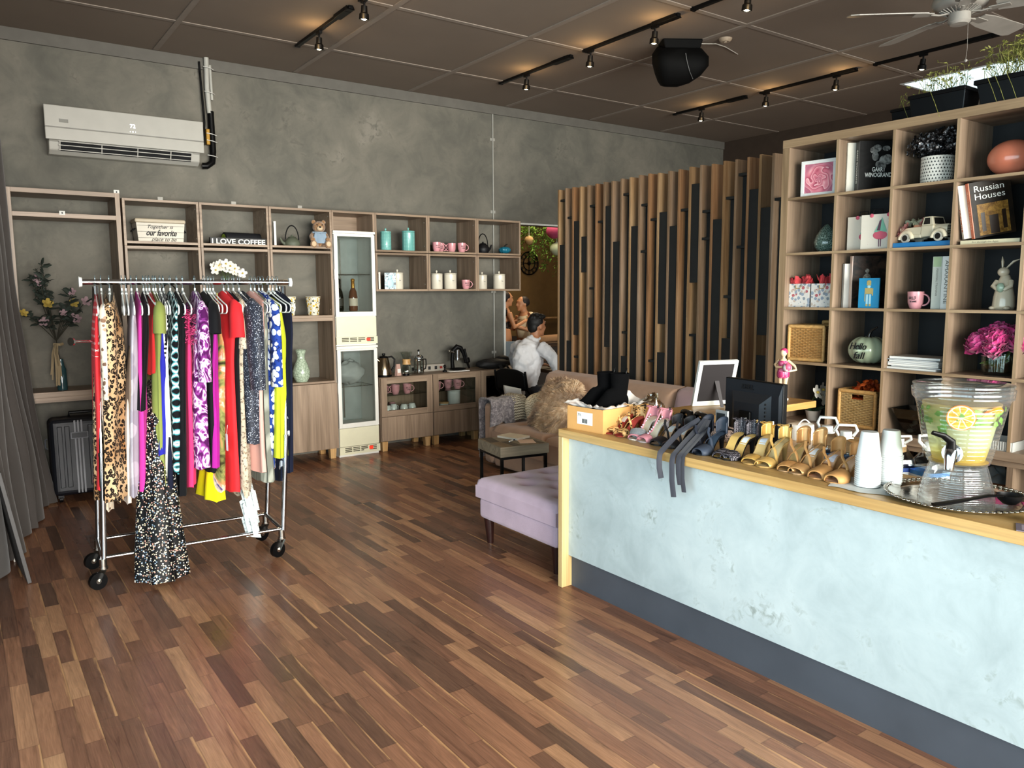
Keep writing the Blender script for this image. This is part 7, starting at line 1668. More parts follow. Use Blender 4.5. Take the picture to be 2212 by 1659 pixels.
m.lathe(prof + [(.092, .128), (.096, .132)], 56); m.lathe([(.115, .0), (.114, .006), (.086, .122)], 56); m.build('stand', GLR, dp, smooth=60)
def rad_(z): q_ = min(max((z - .132) / .215, 0), 1); return .098 + .046 * q_ ** .85
m = MB(); m.lathe([(0, .132)] + [(rad_(z), z) for z in [.132 + .0125 * k for k in range(17)]] + [(.147, .35), (.157, .362), (.16, .392), (.152, .396), (.150, .364), (.141, .345)], 56); m.build('jar', GLR, dp, smooth=60)
m = MB(); m.lathe([(.1495, .3965), (.157, .402), (.157, .408), (.146, .411), (.06, .408), (0, .408)], 48); m.build('lid', GLD, dp, smooth=50)
def liquid():
    g = N('citrus_water'); z = g.xyz(g.co())[2]; n = g.noise(g.co(), 18, 3)
    zz = g.math('ADD', z, g.math('MULTIPLY', g.math('SUBTRACT', n, .5), .02))
    c = g.ramp(g.math('DIVIDE', zz, .36), [(.38, 'e0b73c'), (.47, 'd9cb6a'), (.56, 'd2d6b0'), (.7, 'cfd8b2'), (.8, 'b3c67c'), (.9, 'c9c68a'), (.96, 'd8b98a')])
    g.set(Base_Color=c, Roughness=.25)
    tr = g.n('BsdfTransparent'); tr.inputs[0].default_value = hx('e8ecc8'); tl = g.n('BsdfTranslucent'); g.put(tl.inputs[0], c)
    mx = g.n('MixShader'); mx.inputs[0].default_value = .45; g.t.links.new(g.b.outputs[0], mx.inputs[1]); g.t.links.new(tl.outputs[0], mx.inputs[2])
    m2 = g.n('MixShader'); m2.inputs[0].default_value = .35; g.t.links.new(mx.outputs[0], m2.inputs[1]); g.t.links.new(tr.outputs[0], m2.inputs[2])
    g.t.links.new(m2.outputs[0], g.t.nodes['Material Output'].inputs[0]); return g.m
m = MB(); m.lathe([(0, .136), (.094, .136)] + [(rad_(z) - .020, z) for z in [.142 + .0125 * k for k in range(17)]] + [(0, .343)], 48); m.build('citrus_water', liquid(), dp, smooth=50)
# spigot
m = MB(); m.tube([(0, -rad_(.19) + .004, .178), (0, -.135, .178)], .022, 20).cyl((0, -.107, .178), (0, -.112, .178), .033); m.tube([(0, -.135, .19), (0, -.148, .17), (0, -.152, .128)], [.02, .019, .014], 14); m.build('spigot', CHROME, dp, smooth=50)
m = MB(); m.tube([(0, -.14, .195), (0, -.145, .225), (-.02, -.165, .245), (-.05, -.185, .255)], [.017, .015, .012, .009], 12, flat=.7); m.build('tap_handle', BLACK, dp, smooth=60)
# fruit floating just inside the glass
OR = P('orange_rind', 'd9761a', .5)
def slice_mat():
    g = N('orange_flesh'); x, y, z = g.xyz(g.co('Object', loc=(0, 0, 0))); g2 = g.noise(g.co(), 40, 2); g.set(Base_Color=g.ramp(g2, [(.35, 'd98412'), (.65, 'eaa92c')]), Roughness=.35); return g.m
OF = slice_mat(); PITH = P('orange_pith', 'f0dfae', .5)
def citrus(mb, c, rot, r, mb2, mb3):
    mb.at(c, rot).cyl((0, 0, -.004), (0, 0, .004), r, n=32); mb3.at(c, rot).cyl((0, 0, .0041), (0, 0, .0046), r * .93, n=32)
    for k in range(9):
        a = 2 * PI * k / 9; w_ = 2 * PI / 9 * .42
        mb2.at(c, rot).add([(r * .1 * math.cos(a), r * .1 * math.sin(a), .0052), (r * .84 * math.cos(a - w_), r * .84 * math.sin(a - w_), .0052), (r * .87 * math.cos(a), r * .87 * math.sin(a), .0056), (r * .84 * math.cos(a + w_), r * .84 * math.sin(a + w_), .0052)], [(0, 1, 2, 3)])
rr = [MB(), MB(), MB()]
citrus(rr[0], (.022, -.1235, .305), (PI / 2 + .12, 0, .17), .044, rr[1], rr[2]); citrus(rr[0], (.10, -.062, .318), (PI / 2 + .9, 0, 1.0), .036, rr[1], rr[2])
fr = rr[0].build('orange_rind', OR, dp, smooth=40); rr[2].build('orange_pith', PITH, fr, smooth=40); rr[1].build('orange_segments', OF, fr)
m = MB()
for k in range(34):
    a = R.uniform(PI * 1.0, PI * 2.1); z = R.uniform(.265, .33); r_ = rad_(z) - .010
    blob_leaf(m, (r_ * math.cos(a), r_ * math.sin(a), z), (-math.sin(a), math.cos(a), R.uniform(-.5, .5)), R.uniform(.022, .045), R.uniform(.008, .014), (math.cos(a), math.sin(a), 0))
m.build('mint_leaves', P('mint_green', '5f8f2c', .5, var=.3, scale=30), dp, smooth=60)
ld = thing('black_ladle', 'black plastic ladle lying across the silver tray', 'ladle', (2.72, 1.13, ZC + .021), rad(-15))
m = MB(); m.lathe([(0, .003), (.02, .005), (.036, .02), (.04, .036), (.037, .036), (.032, .021), (.017, .009), (0, .007)], 26, c=(.1, 0, 0)); m.build('ladle_cup', BLACK, ld, smooth=60)
m = MB(); m.tube([(.065, 0, .034), (.02, .015, .036), (-.06, .04, .022), (-.13, .06, .012), (-.16, .068, .01)], [.009, .01, .013, .016, .014], 12, flat=.4); m.build('handle', BLACK, ld, smooth=60)
t = thing('candy_dish', 'small white dish at the right edge of the counter', 'dish', (2.735, .965, ZC)); m = MB(); m.lathe([(0, 0), (.03, 0), (.05, .02), (.048, .02), (.028, .004), (0, .004)], 24); m.build('bowl', MUGW, t, smooth=50); m = MB()
for k in range(6): m.ell((R.uniform(-.02, .02), R.uniform(-.02, .02), .014 + .004 * k), .012, .009, .007, 8, 6)
m.build('wrapped_candy', P('candy_white', 'e9e6ea', .4), t, smooth=60)
t = thing('card_stack', 'small grey leaflet at the right edge of the counter', 'leaflet', (2.655, .985, ZC), .4); m = MB(); m.box(-.045, .045, -.03, .03, 0, .002); m.build('paper', P('leaflet_grey', '6f6672', .6), t); m = MB(); m.box(-.03, .03, -.015, .015, .002, .0022); m.build('printed_panel', P('leaflet_light', '9d93a0', .6), t)
# ---- desk goods
mo = thing('computer_monitor', 'black computer monitor seen from behind, lettered DELL', 'monitor', (3.33, 2.535, .7403), rad(-98.5))
MON = P('monitor_black', '22262c', .38, var=.06)
m = MB(); m.box(-.205, .205, .0, .03, .06, .415); m.build('bezel', BLACK, mo, bev=.004)
m = MB(); m.frus((-.10, .10, -.052, -.001, .1), (-.10, .10, -.052, -.001, .3)) if False else None
def fr_box(mb, x0, x1, z0, z1, y0, ix, iz0, iz1, y1):
    a = [(x0, y0, z0), (x1, y0, z0), (x1, y0, z1), (x0, y0, z1)]; b2 = [(x0 + ix, y1, z0 + iz0), (x1 - ix, y1, z0 + iz0), (x1 - ix, y1, z1 - iz1), (x0 + ix, y1, z1 - iz1)]
    mb.add(a + b2, [(4, 5, 6, 7)] + [(i, (i + 1) % 4, 4 + (i + 1) % 4, 4 + i) for i in range(4)])
fr_box(m, -.2, .2, .065, .41, 0, .012, .01, .06, -.012); fr_box(m, -.14, .14, .075, .352, -.0121, .05, .03, .05, -.045); m.build('back_shell', MON, mo)
text('logo', 'DELL', INK, mo, (-.03, -.0095, .378), (PI / 2 - .2, 0, 0), .034, .085, bold=.0012, ext=.0015)
m = MB()
for k in range(9): m.box(.095, .12, -.0305, -.025, .14 + k * .02, .15 + k * .02)
m.build('vent_slots', INK, mo)
m = MB(); m.box(-.04, .04, -.06, -.035, .01, .26); m.build('stand_neck', BLACK, mo, bev=.006); m = MB(); m.box(-.11, .11, -.11, .06, 0, .012); m.build('stand_foot', BLACK, mo, bev=.004)
t = thing('card_reader', 'small grey framed display standing left of the monitor', 'display', (3.17, 2.60, .7403), rad(-94)); m = MB(); m.box(-.045, .035, 0, .012, 0, .265).mat(1).box(-.037, .02, -.0012, 0, .02, .25); m.build('panel', [P('reader_grey', 'b9bcbd', .4), P('reader_dark', '3c444a', .3)], t, bev=.001); m = MB(); m.box(-.04, .03, -.03, .06, 0, .006); m.build('foot', P('reader_grey', 'b9bcbd', .4), t)
pf = thing('photo_frame', 'white bordered photo frame seen from behind, leaning on its easel leg', 'photo frame', (3.65, 3.075, .9328), 0, rot=(rad(16), 0, rad(162) + PI))
m = MB(); w_, h = .13, .285
m.box(-w_, w_, 0, .02, 0, .03).box(-w_, w_, 0, .02, h - .022, h).box(-w_, -w_ + .025, 0, .02, .03, h - .022).box(w_ - .025, w_, 0, .02, .03, h - .022); m.build('frame', P('frame_white', 'd7d8d4', .4), pf, bev=.002)
m = MB(); m.box(-w_ + .025, w_ - .025, .002, .008, .03, h - .022); m.build('backing', P('frame_back', '1a1416', .7), pf); 
m = MB(); m.add([(-.01, .0, .16), (.02, .0, .16), (.028, -.085, .0265), (.008, -.085, .0265), (-.01, .003, .16), (.02, .003, .16), (.028, -.081, .0265), (.008, -.081, .0265)], [(0, 1, 2, 3), (7, 6, 5, 4), (0, 3, 7, 4), (1, 5, 6, 2)]); m.build('easel_leg', P('easel_dark', '2c2527', .5), pf)
fg = thing('swimmer_figurine', 'figurine of a woman in a pink dotted swimsuit holding a beach ball', 'figurine', (4.2, 2.975, .9323), CF + .15)
SK = P('figurine_skin', 'dfc3a0', .4, var=.04); m = MB()
for s_ in (-1, 1): m.tube([(s_ * .012, 0, .012), (s_ * .013, -.002, .07), (s_ * .016, 0, .11), (s_ * .018, .002, .165)], [.008, .012, .012, .02], 12)
m.lathe([(0, .15), (.034, .155), (.036, .17), (.026, .205), (.03, .235), (.02, .255), (.009, .263), (.009, .28)], 20); m.ell((0, -.003, .297), .02, .022, .025, 18, 12)
m.tube([(-.028, 0, .25), (-.058, .0, .218), (-.03, -.03, .205), (.01, -.035, .21)], [.0095, .008, .008, .007], 10); m.tube([(.028, 0, .25), (.07, .01, .215), (.085, -.002, .195), (.055, -.028, .185)], [.0095, .008, .007, .006], 10); m.build('body', SK, fg, smooth=80)
q = N('dotted_suit'); q.set(Base_Color=q.mix(q.math('LESS_THAN', q.vor(q.co(), 120, rnd=.1), .32), 'b93a6e', 'e6b9cd'), Roughness=.4)
m = MB(); m.lathe([(.030, .138), (.038, .15), (.0385, .17), (.029, .205), (.0335, .236), (.026, .247)], 24); m.build('swimsuit', q.m, fg, smooth=70)
m = MB(); m.ell((0, .002, .305), .0225, .0235, .0215, 18, 12); m.build('swim_cap', P('cap_pink', 'c03f6d', .4), fg, smooth=80)
m = MB(); m.ell((.042, -.032, .207), .027, .027, .027, 20, 14); m.mat(1).ell((.047, -.036, .21), .024, .024, .0265, 8, 8); m.build('beach_ball', [P('ball_white', 'e4dedd', .4), P('ball_pink', 'c9607f', .4)], fg, smooth=80)
m = MB(); m.lathe([(0, 0), (.036, 0), (.038, .006), (.034, .012), (0, .012)], 24); m.build('base', WHITE, fg, smooth=50)
tbm = thing('tablet', 'dark tablet with pinkish cover lying on the raised ledge', 'tablet', (3.88, 2.94, .9323), .05); m = MB(); m.box(-.16, .16, -.1, .1, 0, .009); m.build('slab', BLACK, tbm, bev=.003); m = MB(); m.grid(lambda u, v: ((u - .5) * .3, (v - .5) * .19 + .003, .0095 + .012 * math.sin(u * 7) ** 2 * math.sin(PI * v)), 16, 8); m.build('soft_cover', P('pink_cover', 'b08576', .6), tbm, smooth=80)
rc = thing('lunch_pot', 'round white lidded pot on the desk in front of the bookcase', 'pot', (4.03, 2.72, .7403)); m = MB(); m.lathe([(0, 0), (.07, 0), (.074, .006), (.074, .05), (0, .05)], 32); m.build('base', WHITE, rc, smooth=45); m = MB(); m.lathe([(.075, .0505), (.076, .055), (.073, .09), (.05, .096), (0, .097)], 32); m.build('lid', WHITE, rc, smooth=45)
m = MB(); m.tube([(-.06 + .01 * k, -.02, .09 + .028 * math.sin(PI * k / 12)) for k in range(13)], .004, 8); m.build('carry_handle', WHITE, rc, smooth=60); m = MB(); m.box(.07, .095, -.012, .012, .03, .075); m.build('clasp', WHITE, rc, bev=.004)
t = thing('lotion_bottle', 'small white bottle partly hidden behind the monitor', 'bottle', (3.93, 2.79, .7403)); m = MB(); m.lathe([(0, 0), (.028, 0), (.03, .005), (.03, .1), (.012, .118), (.012, .125), (0, .125)], 22); m.build('bottle_body', WHITE, t, smooth=50); m = MB(); m.cyl((0, 0, .1255), (0, 0, .145), .013); m.build('cap', WHITE, t, smooth=40); m = MB(); m.lathe([(.0304, .03), (.0304, .07)], 22); m.build('label', P('label_navy', '2f3b6d', .5), t)
JUG = glass('jug_plastic', 'f2f5f6', .1, .03, .97); WAT = glass('jug_water', 'eef3f6', .06, .02, .96)
for k, (x, y, hz, tilt, lab) in enumerate(((3.26, 2.06, .0, 0, 'clear water jug with white handle upright, leftmost of the jugs'), (3.2, 1.93, -.025, .5, 'clear water jug with tilted white handle, second from the left'), (3.22, 1.705, -.01, .9, 'clear water jug right behind the cup stacks, third of the jugs'), (3.24, 1.575, -.03, -.7, 'clear water jug beside the dispenser, rightmost of the jugs'))):
    t = thing('water_jug', lab, 'water jug', (x, y, .7403), rad(-70) + k * .3, 'clear water jugs on the desk')
    m = MB(); m.lathe([(0, .0), (.055, .0), (.06, .008), (.058, .03), (.06, .06), (.058, .1), (.06, .15), (.055, .175), (.03, .215), (.02, .225), (.02, .235)], 28, sq=5); m.build('bottle_body', JUG, t, smooth=50)
    m = MB(); m.lathe([(0, .004), (.052, .004), (.056, .02), (.054, .15), (0, .15)], 26, sq=5); m.build('water', WAT, t, smooth=50)
    m = MB(); m.lathe([(.0245, .224), (.025, .23), (.0245, .252), (0, .253)], 20); m.build('cap', WHITE, t, smooth=40)
    m = MB(); hp = [(-.03, .232), (-.045, .262), (-.034, .29), (.034, .29), (.045, .262), (.03, .232)]; m.tube([(px_, -math.sin(tilt) * (pz - .23) * .8, .23 + (pz - .23) * math.cos(tilt)) for px_, pz in hp], .005, 8, flat=1.4); m.lathe([(.021, .215), (.033, .22), (.033, .226), (.022, .228)], 20); m.build('handle', WHITE, t, smooth=60)
    m = MB(); m.lathe([(.0607, .07), (.0607, .135)], 28, sq=5); m.build('label', P('label_blue', '3d7cb5', .4) if k != 2 else P('label_deepblue', '2b4f9a', .4), t, smooth=60)
    m = MB(); m.lathe([(.0611, .1), (.0611, .118)], 28, sq=5); m.build('label_band', P('label_band', 'dfe6ea', .4), t, smooth=60)
# ---------------------------------------------------------------- people
def organic(name, mb, mat, parent, voxel=.012, it=6):
    o = mb.build(name, mat, parent, smooth=180)
    r = o.modifiers.new('remesh', 'REMESH'); r.mode = 'VOXEL'; r.voxel_size = voxel; r.use_smooth_shade = True
    s_ = o.modifiers.new('smooth', 'SMOOTH'); s_.iterations = it; s_.factor = .5
    return o
SKIN = P('skin_tan', 'a87656', .5, var=.05); SKIN2 = P('skin_fair', 'c08a63', .5, var=.05); HAIR = P('black_hair', '0a0807', .6, bump=.5, bscale=120)
def head(mb, c, yaw_, s=1.0):
    """skull, jaw, nose, lips, ears; the face looks along local +x turned by yaw_"""
    mb.M = Matrix.Translation(c) @ Matrix.Rotation(yaw_, 4, 'Z') @ Matrix.Diagonal((s, s, s, 1))
    mb.ell((-.005, 0, .02), .095, .076, .1, 22, 16); mb.ell((.03, 0, -.05), .062, .055, .062, 18, 12)
    mb.tube([(.086, 0, .025), (.107, 0, -.008), (.112, 0, -.022), (.094, 0, -.032)], [.010, .013, .017, .010], 10)
    mb.ell((.084, 0, -.052), .014, .024, .008, 12, 8); mb.ell((.081, 0, -.064), .014, .021, .008, 12, 8); mb.ell((.07, 0, -.095), .026, .026, .018, 12, 8)
    mb.tube([(.083, -.045, .042), (.094, 0, .036), (.083, .045, .042)], .011, 8)
    for sg in (-1, 1): mb.ell((-.008, sg * .076, -.008), .02, .011, .032, 12, 8); mb.ell((.062, sg * .035, -.03), .025, .022, .022, 10, 8)
    mb.tube([(-.02, 0, -.06), (-.035, 0, -.12), (-.045, 0, -.17)], [.056, .054, .062], 16); mb.M = Matrix.Identity(4)
def hand(mb, w, d, up_, s=1):
    """palm, four unequal bent fingers and a thumb; d points along the fingers, up_ out of the back of the hand"""
    w = Vector(w); d = Vector(d).normalized(); u = Vector(up_); u = (u - d * u.dot(d)).normalized(); r_ = d.cross(u)
    mb.tube([tuple(w), tuple(w + d * .04 * s), tuple(w + d * .085 * s)], [.024 * s, .036 * s, .034 * s], 12, flat=.5, up=tuple(u))
    for k, L in enumerate((.066, .078, .072, .056)):
        b2 = w + d * .08 * s + r_ * (k - 1.5) * .0185 * s; p1 = b2 + d * L * .5 * s - u * .006 * s; p2 = p1 + (d * .75 - u * .65) * L * .5 * s
        mb.tube([tuple(b2 - d * .02), tuple(p1), tuple(p2)], [.0095 * s, .0088 * s, .007 * s], 8)
    t0 = w + d * .03 * s - r_ * .03 * s; mb.tube([tuple(t0), tuple(t0 + (d * .6 - r_ * .8) * .04 * s), tuple(t0 + (d * 1 - r_ * .75 - u * .2) * .062 * s)], [.013 * s, .0105 * s, .008 * s], 8)
# seated man in the white shirt
mn = thing('person', 'person in white shirt and dark trousers seated at the back desk, facing right', 'person', (4.86, 6.62, 0), rad(14))
m = MB(); head(m, (.215, .0, 1.245), rad(-12)); hand(m, (.52, -.215, .80), (.8, .35, -.12), (.1, 0, 1)); hand(m, (.52, .2, .80), (.9, -.3, -.1), (0, 0, 1))
m.tube([(.3, -.285, .885), (.52, -.215, .80)], [.036, .027], 12); m.tube([(.3, .27, .885), (.52, .2, .80)], [.036, .027], 12); m.tube([(.17, 0, 1.12), (.14, 0, 1.04), (.1, 0, .95)], [.055, .07, .08], 14)
organic('body', m, SKIN, mn, .009, 4)
SHIRT = fabric('white_shirt', 'd9d8da', .05, 700); m = MB()
m.tube([(-.02, 0, .5), (-.01, 0, .6), (.02, 0, .74), (.06, 0, .88), (.10, 0, .98), (.135, 0, 1.055), (.15, 0, 1.095)], [.155, .163, .165, .19, .19, .14, .075], 26, flat=.72, up=(0, 1, 0))
for sg in (-1, 1):
    m.tube([(.1, sg * .13, 1.03), (.12, sg * .205, .995), (.16, sg * .26, .90), (.2, sg * .285, .80), (.23, sg * .29, .775)], [.075, .073, .066, .058, .05], 16); m.tube([(.205, sg * .287, .795), (.3, sg * .285, .86), (.36, sg * .268, .862)], [.056, .052, .045], 14)
m.tube([(.115, -.035, 1.1), (.13, 0, 1.125), (.115, .035, 1.1)], .03, 10); m.tube([(.16 + .062 * math.cos(a), .062 * math.sin(a), 1.108 + .012 * math.cos(a)) for a in [2 * PI * k / 16 for k in range(17)]], .018, 8)
sh = organic('shirt', m, SHIRT, mn, .012, 5)
tx = bpy.data.textures.new('cloth_folds', 'CLOUDS'); tx.noise_scale = .07; dm = sh.modifiers.new('folds', 'DISPLACE'); dm.texture = tx; dm.strength = .045; dm.mid_level = .5
m = MB(); TRO = P('dark_trousers', '171922', .8)
m.tube([(-.06, 0, .47), (.0, 0, .54), (.03, 0, .56)], [.13, .16, .15], 20, flat=.85)
for sg in (-1, 1): m.tube([(.0, sg * .09, .535), (.22, sg * .12, .54), (.43, sg * .13, .52), (.46, sg * .13, .42), (.44, sg * .13, .2), (.43, sg * .13, .07)], [.095, .085, .068, .064, .055, .05], 16)
organic('trousers', m, TRO, mn, .014, 4)
m = MB()
for sg in (-1, 1): m.tube([(.39, sg * .13, .045), (.47, sg * .13, .045), (.58, sg * .135, .035), (.64, sg * .135, .03)], [.04, .044, .038, .024], 12); m.box(.37, .645, sg * .13 - .035, sg * .13 + .035, 0, .018)
organic('shoes', m, BLACK, mn, .01, 2)
m = MB(); m.M = Matrix.Translation((.215, 0, 1.245)) @ Matrix.Rotation(rad(-12), 4, 'Z')
m.ell((-.022, 0, .042), .093, .083, .086, 24, 16); m.ell((-.06, 0, -.012), .05, .066, .062, 18, 12); m.ell((.05, 0, .1), .056, .062, .03, 16, 10)
for k in range(60):
    a = R.uniform(0, 2 * PI); ph_ = R.uniform(.2, 1.4); p = Vector((-.02 + .095 * math.cos(a) * math.cos(ph_), .083 * math.sin(a) * math.cos(ph_), .05 + .085 * math.sin(ph_))); m.tube([tuple(p), tuple(p + Vector((.02, R.uniform(-.012, .012), .012)))], [.012, .004], 6)
m.M = Matrix.Identity(4); organic('hair', m, HAIR, mn, .008, 2)
m = MB(); m.M = Matrix.Translation((.215, 0, 1.245)) @ Matrix.Rotation(rad(-12), 4, 'Z')
for sg in (-1, 1): m.ell((.083, sg * .031, .018), .008, .013, .007, 12, 8); m.tube([(.086, sg * .014, .043), (.093, sg * .03, .047), (.08, sg * .05, .04)], .0045, 6)
m.build('eyes_and_brows', P('eye_dark', '15100d', .3), mn, smooth=80)
# folding chair behind him
fc = thing('folding_chair', 'black metal folding chair the seated person sits on', 'chair', (4.86, 6.62, 0), rad(14))
m = MB(); m.grid(lambda u, v: (-.2 - .03 * math.sin(PI * u) - .03 * v, (u - .5) * .4, .6 + .22 * v - .05 * v * (abs(u - .5) * 2) ** 3), 16, 8); m.build('backrest', BLKM, fc, smooth=70, solid=.015)
m = MB(); m.box(-.17, .22, -.2, .2, .43, .452); m.build('seat', BLKM, fc, bev=.012)
for sg in (-1, 1):
    m = MB(); m.tube([(-.235, sg * .205, .8), (-.2, sg * .21, .6), (-.02, sg * .215, .42), (.22, sg * .22, .008)], .012, 8); m.build('leg', BLKM, fc, smooth=60); m = MB(); m.tube([(.12, sg * .19, .43), (-.05, sg * .195, .3), (-.26, sg * .2, .008)], .012, 8); m.build('leg', BLKM, fc, smooth=60)
m = MB(); m.cyl((.16, -.21, .12), (.16, .21, .12), .008).cyl((-.2, -.19, .1), (-.2, .19, .1), .008); m.build('cross_bar', BLKM, fc, smooth=60)
t = thing('paper_bag', 'white paper hanging behind the black folding chair', 'paper', (4.675, 6.5, 0), rad(14)); m = MB(); m.grid(lambda u, v: (-.06 + .012 * math.sin(v * 5), (u - .5) * .24, .44 + .2 * v + .02 * (u - .5)), 8, 8); m.build('sheet', PAPER, t, smooth=80, solid=.002); m = MB(); m.box(-.062, -.05, -.005, .005, .44, .63); m.build('fold', PAPER, t)
# black bag on the right base cabinet, strap down the front
bg = thing('duffel_bag', 'black bag with dangling strap on the right base cabinet', 'bag', (4.86, 7.2, .7585), 0)
BG = P('bag_nylon', '0a0a0c', .7, bump=.4, bscale=60); m = MB(); m.ell((0, 0, .055), .22, .1, .058, 30, 16, lambda a, p_: 1 + .14 * mnoise.noise(Vector((math.cos(a) * 2.5, math.sin(a) * 2.5, p_ * 2)))); m.build('bag_body', BG, bg, smooth=70); m = MB(); m.ell((.13, .02, .1), .09, .06, .04, 18, 10); m.build('flap', BG, bg, smooth=70)
m = MB(); m.tube([(.02, -.09, .05), (.03, -.122, .01), (.03, -.135, -.08), (.05, -.137, -.2), (.06, -.137, -.27)], .022, 8, flat=.12, up=(0, 1, 0)); m.tube([(.11, -.08, .05), (.12, -.128, .0), (.12, -.137, -.1), (.1, -.137, -.23)], .014, 8, flat=.15, up=(0, 1, 0)); m.build('strap', BG, bg, smooth=60)
# small table for the man, laptop table behind the opening
DKW = wood('dark_table_wood', ('2a1c12', '43301f', '5a432d'), 'x', .4)
t = thing('work_table', 'small dark table in front of the seated person', 'table', (5.62, 6.75, 0)); m = MB(); m.box(-.3, .45, -.45, .45, .71, .745); m.build('table_top', DKW, t, bev=.003)
for x in (-.26, .41):
    for y in (-.41, .41): m = MB(); m.box(x - .02, x + .02, y - .02, y + .02, 0, .7095); m.build('leg', BLKM, t)
t = thing('laptop_table', 'dark table in the studio doorway carrying the laptop', 'table', (5.75, 8.1, 0)); m = MB(); m.box(-.45, .6, -.3, .3, .73, .765); m.build('table_top', DKW, t, bev=.003)
for x in (-.4, .55):
    for y in (-.26, .26): m = MB(); m.box(x - .02, x + .02, y - .02, y + .02, 0, .7295); m.build('leg', BLKM, t)
lp = thing('laptop', 'silver laptop lid seen from behind in the doorway', 'laptop', (5.60, 8.0, .7653), rad(150)); m = MB(); m.box(-.17, .17, -.12, .12, 0, .014); m.build('base', STEEL, lp, bev=.003); m = MB(); m.at((0, .118, .012), (rad(-14), 0, 0)); m.box(-.17, .17, 0, .008, 0, .235); m.build('lid', P('laptop_grey', '8f9ba3', .35, .3), lp, bev=.003)
# studio: counter with a paper roll, rail, clock, people, vines, lanterns
t = thing('studio_counter', 'long dark wooden counter in the room behind', 'counter', (7.0, 8.7, 0)); m = MB(); m.box(-1.1, 1.4, -.22, .22, .85, .90); m.build('counter_top', DKW, t, bev=.004); m = MB(); m.box(-1.05, 1.35, -.16, .16, 0, .8495); m.build('body', P('counter_dark_body', '241a12', .7), t)
t = thing('paper_roll', 'brown paper roll lying on the dark studio counter', 'paper roll', (6.75, 8.68, .9505), .2); m = MB(); m.cyl((-.28, 0, 0), (.28, 0, 0), .05, n=20); m.build('roll', P('kraft_paper', '9a7450', .7), t, smooth=40); m = MB(); m.cyl((-.283, 0, 0), (.283, 0, 0), .015); m.build('core', PAPER, t)
t = thing('barre_rail', 'wooden ballet rail along the far studio wall', 'rail', (8.0, 11.2, 0)); m = MB(); m.cyl((-2.4, 0, 1.13), (2.6, 0, 1.13), .022); m.build('rail', W_LEG, t, smooth=40)
for x in (-2, 0, 2): m = MB(); m.box(x - .015, x + .015, -.01, .099, 1.09, 1.12); m.build('bracket', BLKM, t)
ck = thing('wall_clock', 'round black iron skeleton clock on the far studio wall', 'clock', (8.40, 11.295, 2.11)); m = MB()
for r_, w_ in ((.20, .012), (.125, .008), (.02, .016)): m.tube([(r_ * math.cos(a), -.012, r_ * math.sin(a)) for a in [2 * PI * k / 32 for k in range(33)]], w_, 6)
for k in range(12):
    a = 2 * PI * k / 12
    for d_ in (-.012, .012) if k % 3 else (-.02, 0, .02): m.tube([(.135 * math.cos(a) - d_ * math.sin(a), -.012, .135 * math.sin(a) + d_ * math.cos(a)), (.19 * math.cos(a) - d_ * math.sin(a), -.012, .19 * math.sin(a) + d_ * math.cos(a))], .005, 5)
for a in (0, PI / 2, PI, 3 * PI / 2): m.tube([(.02 * math.cos(a), -.012, .02 * math.sin(a)), (.13 * math.cos(a), -.012, .13 * math.sin(a))], .006, 5)
m.build('dial', BLKM, ck, smooth=60); m = MB(); m.tube([(0, -.02, 0), (.07, -.02, .07)], .007, 5).tube([(0, -.02, 0), (-.03, -.02, .12)], .005, 5); m.build('hands', BLKM, ck)
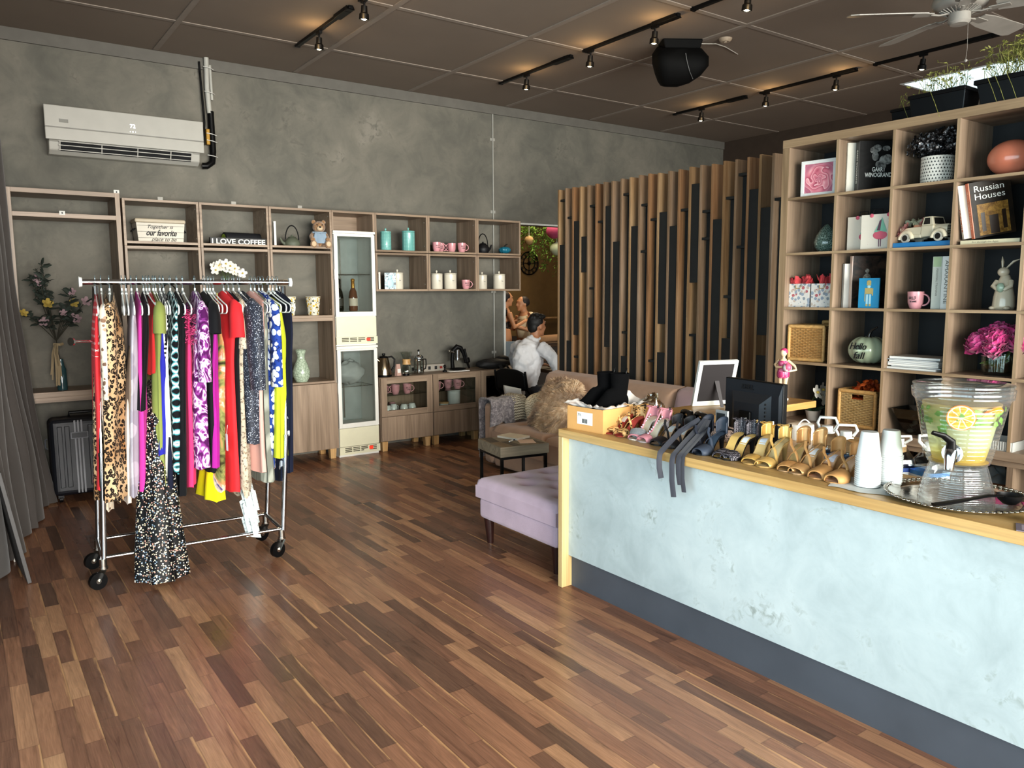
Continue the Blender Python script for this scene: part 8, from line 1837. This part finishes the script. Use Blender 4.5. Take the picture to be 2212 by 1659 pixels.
def dancer(lab, x, y, rz, h, dress, wrap, top_=True, lean=.0):
    t = thing('person', lab, 'person', (x, y, 0), rz); s = h / 1.65; m = MB()
    head(m, (lean + .03, 0, 1.53 * s), 0, .93); m.tube([(lean, 0, 1.42 * s), (lean * .8, 0, 1.36 * s), (lean * .6, 0, 1.2 * s)], [.045, .09, .11], 16)
    for sg in (-1, 1):
        m.tube([(lean * .8, sg * .15, 1.335 * s), (.1, sg * .2, 1.12 * s), (.31, sg * .12, 1.2 * s)], [.046, .037, .027], 12); hand(m, (.31, sg * .12, 1.2 * s), (.9, -sg * .4, .15), (.2, sg * .7, .6), .85)
        m.tube([(0, sg * .09, .8 * s), (.01, sg * .09, .45 * s), (0, sg * .09, .07)], [.085, .055, .04], 14); m.tube([(-.03, sg * .09, .035), (.08, sg * .09, .03), (.15, sg * .09, .022)], [.035, .034, .02], 10)
    m.tube([(0, 0, .8 * s), (0, 0, .95 * s), (lean * .4, 0, 1.1 * s)], [.14, .15, .11], 16); organic('body', m, SKIN2, t, .013, 4)
    m = MB(); m.tube([(lean * .8, 0, 1.3 * s), (lean * .5, 0, 1.15 * s), (lean * .2, 0, 1.05 * s), (0, 0, .92 * s), (0, 0, .6 * s), (0, 0, .32 * s)], [.13, .125, .115, .165, .19, .22] if not wrap else [.13, .125, .115, .16, .14, .12], 22, flat=.75, up=(0, 1, 0))
    for sg in (-1, 1): m.tube([(lean * .7, sg * .09, 1.28 * s), (lean * .8, sg * .1, 1.4 * s), (lean * .6 - .08, sg * .08, 1.28 * s)], .022, 8)
    organic('dress', m, dress, t, .015, 3)
    if wrap:
        m = MB(); m.tube([(lean * .7 - .02, 0, 1.38 * s), (lean * .6 - .04, 0, 1.27 * s), (lean * .4 - .04, 0, 1.1 * s), (-.02, 0, .98 * s)], [.11, .19, .19, .17], 24, flat=.8, up=(0, 1, 0)); m.tube([(.05, .16, 1.15 * s), (.1, .16, .95 * s), (.14, .12, .72 * s), (.15, .12, .62 * s)], [.1, .1, .085, .05], 14, flat=.5)
        organic('shawl', m, fabric('cream_shawl', 'd6c6a4', .1), t, .016, 4)
    m = MB(); c = Vector((lean + .03, 0, 1.53 * s)); m.ell(tuple(c + Vector((-.03, 0, .03))), .092, .083, .088, 20, 14).ell(tuple(c + Vector((-.08, 0, .02))), .05, .055, .06, 14, 10); organic('hair', m, P('dark_brown_hair', '1d120d', .6, bump=.5, bscale=100), t, .012, 2)
    return t
pd = N('dark_print_dress'); pd.set(Base_Color=pd.ramp(pd.noise(pd.co(), 40, 2), [(.45, '15100e'), (.58, '3c2a20'), (.64, '7a5c40')]), Roughness=.8)
dancer('person in a dark printed sleeveless dress embracing someone in the back room', 6.47, 9.36, rad(-8), 1.62, pd.m, False, lean=.05)
dancer('person wrapped in a cream shawl being embraced in the back room', 6.96, 9.42, rad(180), 1.54, P('rust_leggings', '6d3a20', .8), True, lean=.05)
def lantern(lab, loc, r, col):
    t = thing('paper_lantern', lab, 'paper lantern', loc); m = MB(); m.ell((0, 0, 0), r, r, r * .96, 36, 20, lambda a, p_: 1 - .012 * abs(math.cos(p_ * 9))); m.build('paper_shade', P('lantern_' + col, col, .8, bump=.2), t, smooth=80); m = MB(); m.lathe([(r * .2, r * .94), (r * .2, r * .98)], 16); m.tube([(0, 0, r * .95), (0, 0, H - loc[2])], .003, 5); m.build('hanging_cord', PAPER, t); return t
lantern('pink paper lantern hanging in the back room', (7.55, 9.5, 2.53), .125, 'b24a72'); lantern('pale green speckled paper lantern below the pink one', (7.6, 9.5, 2.26), .105, 'a9b59a'); lantern('small beige paper lantern among the vines', (7.22, 9.7, 2.39), .07, 'a58a5e')
vn = thing('hanging_vines', 'mass of green vines hanging from the back room ceiling', 'hanging plants', (7.3, 10.0, H)); m = MB(); lf = MB()
for k in range(120):
    x = R.uniform(-.75, 1.0); y = R.uniform(-.35, .9); L = R.uniform(.8, 1.5) + .35 * max(0, x); pts = [(x, y, 0), (x + R.uniform(-.08, .08), y, -L * .5), (x + R.uniform(-.15, .15), y + R.uniform(-.1, .1), -L)]
    m.tube(pts, .002, 4)
    for j in range(60): q_ = R.random() ** .7; p = Vector(pts[1]).lerp(Vector(pts[2]), q_) if R.random() < .7 else Vector(pts[0]).lerp(Vector(pts[1]), q_); blob_leaf(lf, p + Vector((R.uniform(-.05, .05), R.uniform(-.05, .05), 0)), (R.uniform(-1, 1), R.uniform(-1, 1), R.uniform(-1, .2)), R.uniform(.03, .07), R.uniform(.006, .012))
m.build('stem', P('vine_stem', '4f5a2c', .7), vn)['kind'] = 'stuff'; lf.build('vine_leaves', pr2('vine_green', '3f6a22', '83a848', 12), vn)['kind'] = 'stuff'
